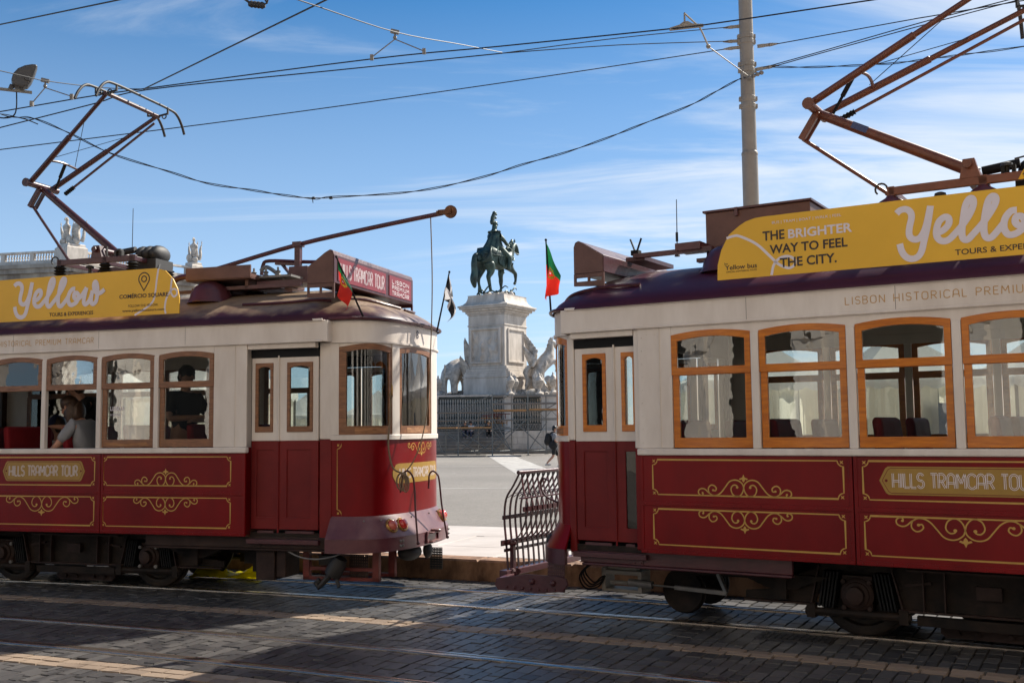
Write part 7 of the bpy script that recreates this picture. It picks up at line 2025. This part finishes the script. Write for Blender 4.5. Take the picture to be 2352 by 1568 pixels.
# ------------------------------------------------------------------ people
def face_bits(par, c, f, r, k=1.0):
    """eyes, nose, mouth and ears for a head centred at c, looking along f"""
    f = Vector(f).normalized(); s = f.cross(Vector((0, 0, 1))).normalized(); u_ = s.cross(f); c = Vector(c)
    m_ = MB(); m_.ell(c + f * r * 1.02 - u_ * r * .12, (.017, .017, .026), 8, 6)
    for q in (-1, 1): m_.ell(c + s * q * r * .98 - u_ * .01, (.014, .016, .03), 8, 6)
    obj('nose_and_ears', m_, 'skin', par, smooth=True)
    m_ = MB()
    for q in (-1, 1): m_.ell(c + f * r * .93 + s * q * .033 + u_ * r * .08, (.012, .012, .008), 8, 5)
    obj('eyes', m_, 'hairblack', par, smooth=True)
    m_ = MB(); m_.ell(c + f * r * .94 - u_ * r * .5, (.020, .014, .006), 8, 5); obj('mouth', m_, 'seatred', par, smooth=True)
def person(loc, rz, label, J, hair='hairblack', top='shirtgrey', bottom='jeans', shoes='sole', hairlong=False, short=False, group=None, cap=None):
    """J: named joints in local space, x = the way the person faces"""
    P = empty('person', loc, rz, label, 'person', group)
    j, e = [], []
    V = {k: Vector(v) for k, v in J.items()}
    pel, che, nk, hd = V['pelvis'], V['chest'], V['neck'], V['head']
    a = chain(j, e, [(*pel, .15, .12), (*pel.lerp(che, .5), .135, .10), (*che, .165, .12), (*che.lerp(nk, .6), .10, .09), (*nk, .055, .055), (*nk.lerp(hd, .45), .06, .06), (*hd, .086, .098), (*(hd + (hd - nk).normalized() * .07), .075, .085)])
    for s_ in ('l', 'r'):
        sh, el, wr = V['sh' + s_], V['el' + s_], V['wr' + s_]
        ha = wr + (wr - el).normalized() * .08
        arm = chain(j, e, [(*sh, .062), (*sh.lerp(el, .5), .052), (*el, .043), (*el.lerp(wr, .5), .038), (*wr, .028), (*ha, .032, .018)], a[2])
        dn = (wr - el).normalized(); sd_ = dn.cross(Vector((0, 0, 1))); sd_ = sd_.normalized() if sd_.length > .01 else Vector((0, 1, 0))
        for q in (-1.5, -.5, .5, 1.5):
            b1 = ha + sd_ * q * .013 + dn * .02
            chain(j, e, [(*b1, .009), (*(b1 + dn * .03 + Vector((0, 0, -.008))), .008), (*(b1 + dn * (.055 - abs(q) * .006) + Vector((.012, 0, -.018))), .007)], arm[-1])
        b1 = wr + sd_ * .03 + dn * .03; chain(j, e, [(*b1, .010), (*(b1 + dn * .035 + sd_ * .012), .008)], arm[-2])
        if 'hip' + s_ in V:
            hp, kn, an = V['hip' + s_], V['kn' + s_], V['an' + s_]
            chain(j, e, [(*hp, .092), (*hp.lerp(kn, .5), .078), (*kn, .058), (*kn.lerp(an, .4), .056), (*an, .036), (*(an + Vector((.05, 0, -.05))), .038), (*(an + Vector((.15, 0, -.06))), .03)], a[0])
    me = skin_mesh('body', j, e, 1); B_ = obj('body', me, 'skin', P, fix=False)
    f = V.get('face', Vector((1, 0, 0))); face_bits(B_, hd, f, .095)
    def cloth(nm, chains, m):
        j, e = [], []; first = True; root = []
        for (st, pts) in chains:
            c = chain(j, e, pts, None if st is None else root[st]); 
            if st is None: root = c
        me = skin_mesh(nm, j, e, 1); noise_mesh(me, .008, 14); obj(nm, me, m, P, fix=False)
    ch = [(None, [(*(pel + Vector((0, 0, .02))), .17, .14), (*pel.lerp(che, .5), .158, .125), (*che, .188, .14), (*che.lerp(nk, .55), .12, .105)])]
    for s_ in ('l', 'r'):
        sh, el = V['sh' + s_], V['el' + s_]; ch.append((2, [(*sh, .085), (*sh.lerp(el, .45), .076), (*sh.lerp(el, .8), .07)]))
    cloth('shirt', ch, top)
    if 'hipl' in V:
        ch = [(None, [(*(pel + Vector((0, 0, .06))), .165, .135), (*(pel + Vector((0, 0, -.02))), .16, .14)])]
        for s_ in ('l', 'r'):
            hp, kn, an = V['hip' + s_], V['kn' + s_], V['an' + s_]
            pts = [(*hp, .108), (*hp.lerp(kn, .5), .094), (*hp.lerp(kn, .95), .084)]
            if not short: pts += [(*kn.lerp(an, .45), .070), (*kn.lerp(an, .95), .058)]
            ch.append((1, pts))
        cloth('trousers', ch, bottom)
        m_ = MB()
        for s_ in ('l', 'r'):
            an = V['an' + s_]; m_.ell(an + Vector((.06, 0, -.055)), (.14, .05, .045), 10, 6)
        obj('shoes', m_, shoes, P, smooth=True)
    m_ = MB(); hu = (hd - nk).normalized(); fn = Vector(f).normalized()
    m_.ell(hd + hu * .045 - fn * .022, (.100, .100, .095), 12, 8); m_.ell(hd - fn * .05 - hu * .01, (.07, .088, .09), 10, 8)
    if hairlong: m_.ell(hd - fn * .055 - hu * .12, (.06, .095, .14), 10, 8); m_.ell(hd - hu * .08 + fn.cross(hu) * .085, (.06, .03, .12), 8, 6); m_.ell(hd - hu * .08 - fn.cross(hu) * .085, (.06, .03, .12), 8, 6)
    me = m_.mesh('hair'); fix_normals(me); noise_mesh(me, .012, 22); obj('hair', me, hair, P, smooth=True)
    if cap:
        m_ = MB(); m_.ell(hd + hu * .06, (.112, .108, .09), 12, 8); m_.ell(hd + hu * .05 + fn * .13, (.09, .075, .015), 10, 5); obj('cap', m_, cap, P, smooth=True)
    return P
def pose(z=0.0, **kw):
    d = dict(pelvis=(0, 0, .95), chest=(.02, 0, 1.32), neck=(.02, 0, 1.50), head=(.05, 0, 1.66), shl=(.01, .19, 1.41), elr=(-.05, -.27, 1.12), wrr=(.05, -.27, .88), shr=(.01, -.19, 1.41), ell=(-.05, .27, 1.12), wrl=(.05, .27, .88),
             hipl=(0, .10, .88), hipr=(0, -.10, .88), knl=(.03, .11, .48), knr=(.03, -.11, .48), anl=(0, .11, .10), anr=(0, -.11, .10), face=(1, 0, 0))
    d.update(kw); return {k: (v[0], v[1], v[2] + (z if k != 'face' else 0)) for k, v in d.items()}
# man walking across the plaza with a black backpack
w_ = pose(knl=(.22, .10, .50), anl=(.24, .10, .13), knr=(-.05, -.10, .50), anr=(-.34, -.10, .20), ell=(-.02, .26, 1.14), wrl=(.20, .22, 1.02), elr=(.02, -.25, 1.13), wrr=(.24, -.20, 1.06))
PM = person((1.72, 44.5, PLZ + .01), R(10), 'man in grey t-shirt and black shorts walking past the nose of the orange-windowed tram', w_, top='shirtgrey', bottom='shirtblack', short=True)
k_ = MB(); k_.ell((-.24, 0, 1.22), (.15, .17, .27), 12, 8); k_.ell((-.30, 0, 1.12), (.12, .14, .16), 10, 6)
for sy in (-1, 1): k_.tube(smooth_path([(-.20, sy * .12, 1.40), (-.02, sy * .14, 1.52), (.12, sy * .14, 1.38), (.10, sy * .17, 1.16), (-.14, sy * .16, 1.02)], 4), .022, 6)
k_.ell((-.05, -.12, .98), (.20, .14, .20), 10, 8)
o = obj('backpack', k_, 'shirtblack', smooth=True); o.location = (1.72, 44.5, PLZ + .01); o.rotation_euler = (0, 0, R(10)); tag(o, 'black backpack worn by the man walking on the plaza', 'backpack')
k_ = MB(); k_.tube([(.145, -.09, 1.675), (.145, .09, 1.675)], .008, 6); k_.tube([(.145, -.09, 1.675), (.02, -.10, 1.68)], .006, 5); obj('glasses', k_, 'hairblack', PM)
# people sitting on the monument steps
def sit(x, y, z, rz, label, top, bottom, hair, cap=None, **kw):
    d = pose(pelvis=(0, 0, .12), chest=(.06, 0, .48), neck=(.08, 0, .64), head=(.12, 0, .80), shl=(.06, .18, .56), shr=(.06, -.18, .56), ell=(.20, .24, .34), elr=(.20, -.24, .34), wrl=(.42, .16, .36), wrr=(.42, -.16, .36),
             hipl=(.06, .10, .10), hipr=(.06, -.10, .10), knl=(.46, .13, .26), knr=(.46, -.13, .26), anl=(.50, .13, -.20), anr=(.50, -.13, -.20)); d.update(kw)
    person((x, y, z), rz, label, d, top=top, bottom=bottom, hair=hair, cap=cap)
sit(-3.38, 73.6, 1.40, R(-80), 'person in black top sitting on the steps, left of the pair', 'shirtblack', 'jeans', 'hair')
sit(-2.92, 73.6, 1.40, R(-105), 'person in white shirt and dark cap sitting on the steps beside another', 'shirtwhite', 'jeans', 'hairblack', cap='hairblack')
sit(-1.72, 73.6, 1.40, R(-85), 'person in black sitting alone on the steps, right of the pair', 'shirtblack', 'shirtblack', 'hair')
# passengers of the brown-windowed tram
d = pose(pelvis=(0, 0, 1.18), chest=(.10, 0, 1.56), neck=(.18, 0, 1.74), head=(.27, 0, 1.86), shl=(.10, .19, 1.66), shr=(.10, -.19, 1.66), ell=(.30, .22, 1.40), elr=(.26, -.24, 1.42), wrl=(.48, .14, 1.28), wrr=(.40, -.22, 1.20),
         hipl=(.05, .10, 1.14), hipr=(.05, -.10, 1.14), knl=(.48, .12, 1.14), knr=(.48, -.12, 1.14), anl=(.50, .12, .80), anr=(.50, -.12, .80), face=(.9, 0, -.45))
q_ = tw(TL, (.33, -.72, .20)); person(q_, thL + R(190), 'long haired woman in grey t-shirt leaning at the open tram window', d, hair='hair', top='shirtgrey', hairlong=True)
d = pose(z=.72, chest=(.10, 0, 1.30), neck=(.16, 0, 1.46), head=(.24, 0, 1.58), ell=(.20, .24, 1.10), wrl=(.42, .10, 1.12), elr=(.18, -.24, 1.08), wrr=(.42, -.10, 1.10), face=(.9, 0, -.4))
q_ = tw(TL, (-.18, -.05, 0)); person(q_, thL + R(200), 'standing passenger in black top behind the woman in grey', d, hair='hair', top='shirtblack', bottom='shirtstripe')
d = pose(pelvis=(0, 0, 1.10), chest=(.04, 0, 1.44), neck=(.05, 0, 1.60), head=(.08, 0, 1.75), shl=(.02, .18, 1.52), shr=(.02, -.18, 1.52), ell=(.1, .24, 1.28), elr=(.1, -.24, 1.28), wrl=(.34, .14, 1.24), wrr=(.34, -.14, 1.24), hipl=(.05, .1, 1.06), hipr=(.05, -.1, 1.06), knl=(.46, .12, 1.08), knr=(.46, -.12, 1.08), anl=(.48, .12, .78), anr=(.48, -.12, .78))
q_ = tw(TL, (-1.05, .42, .10)); person(q_, thL + R(180), 'seated passenger with navy cap on the far side of the brown-windowed tram', d, hair='hair', top='shirtwhite', cap='navy')
d = pose(z=.75, ell=(.10, .28, 1.16), wrl=(.24, -.02, 1.14), elr=(.10, -.28, 1.16), wrr=(.26, .06, 1.18), chest=(.02, 0, 1.30))
q_ = tw(TL, (1.20, -.18, 0)); person(q_, thL + R(-20), 'standing passenger in black t-shirt with folded arms in last saloon window', d, hair='hairblack', top='shirtblack', bottom='shirtstripe')
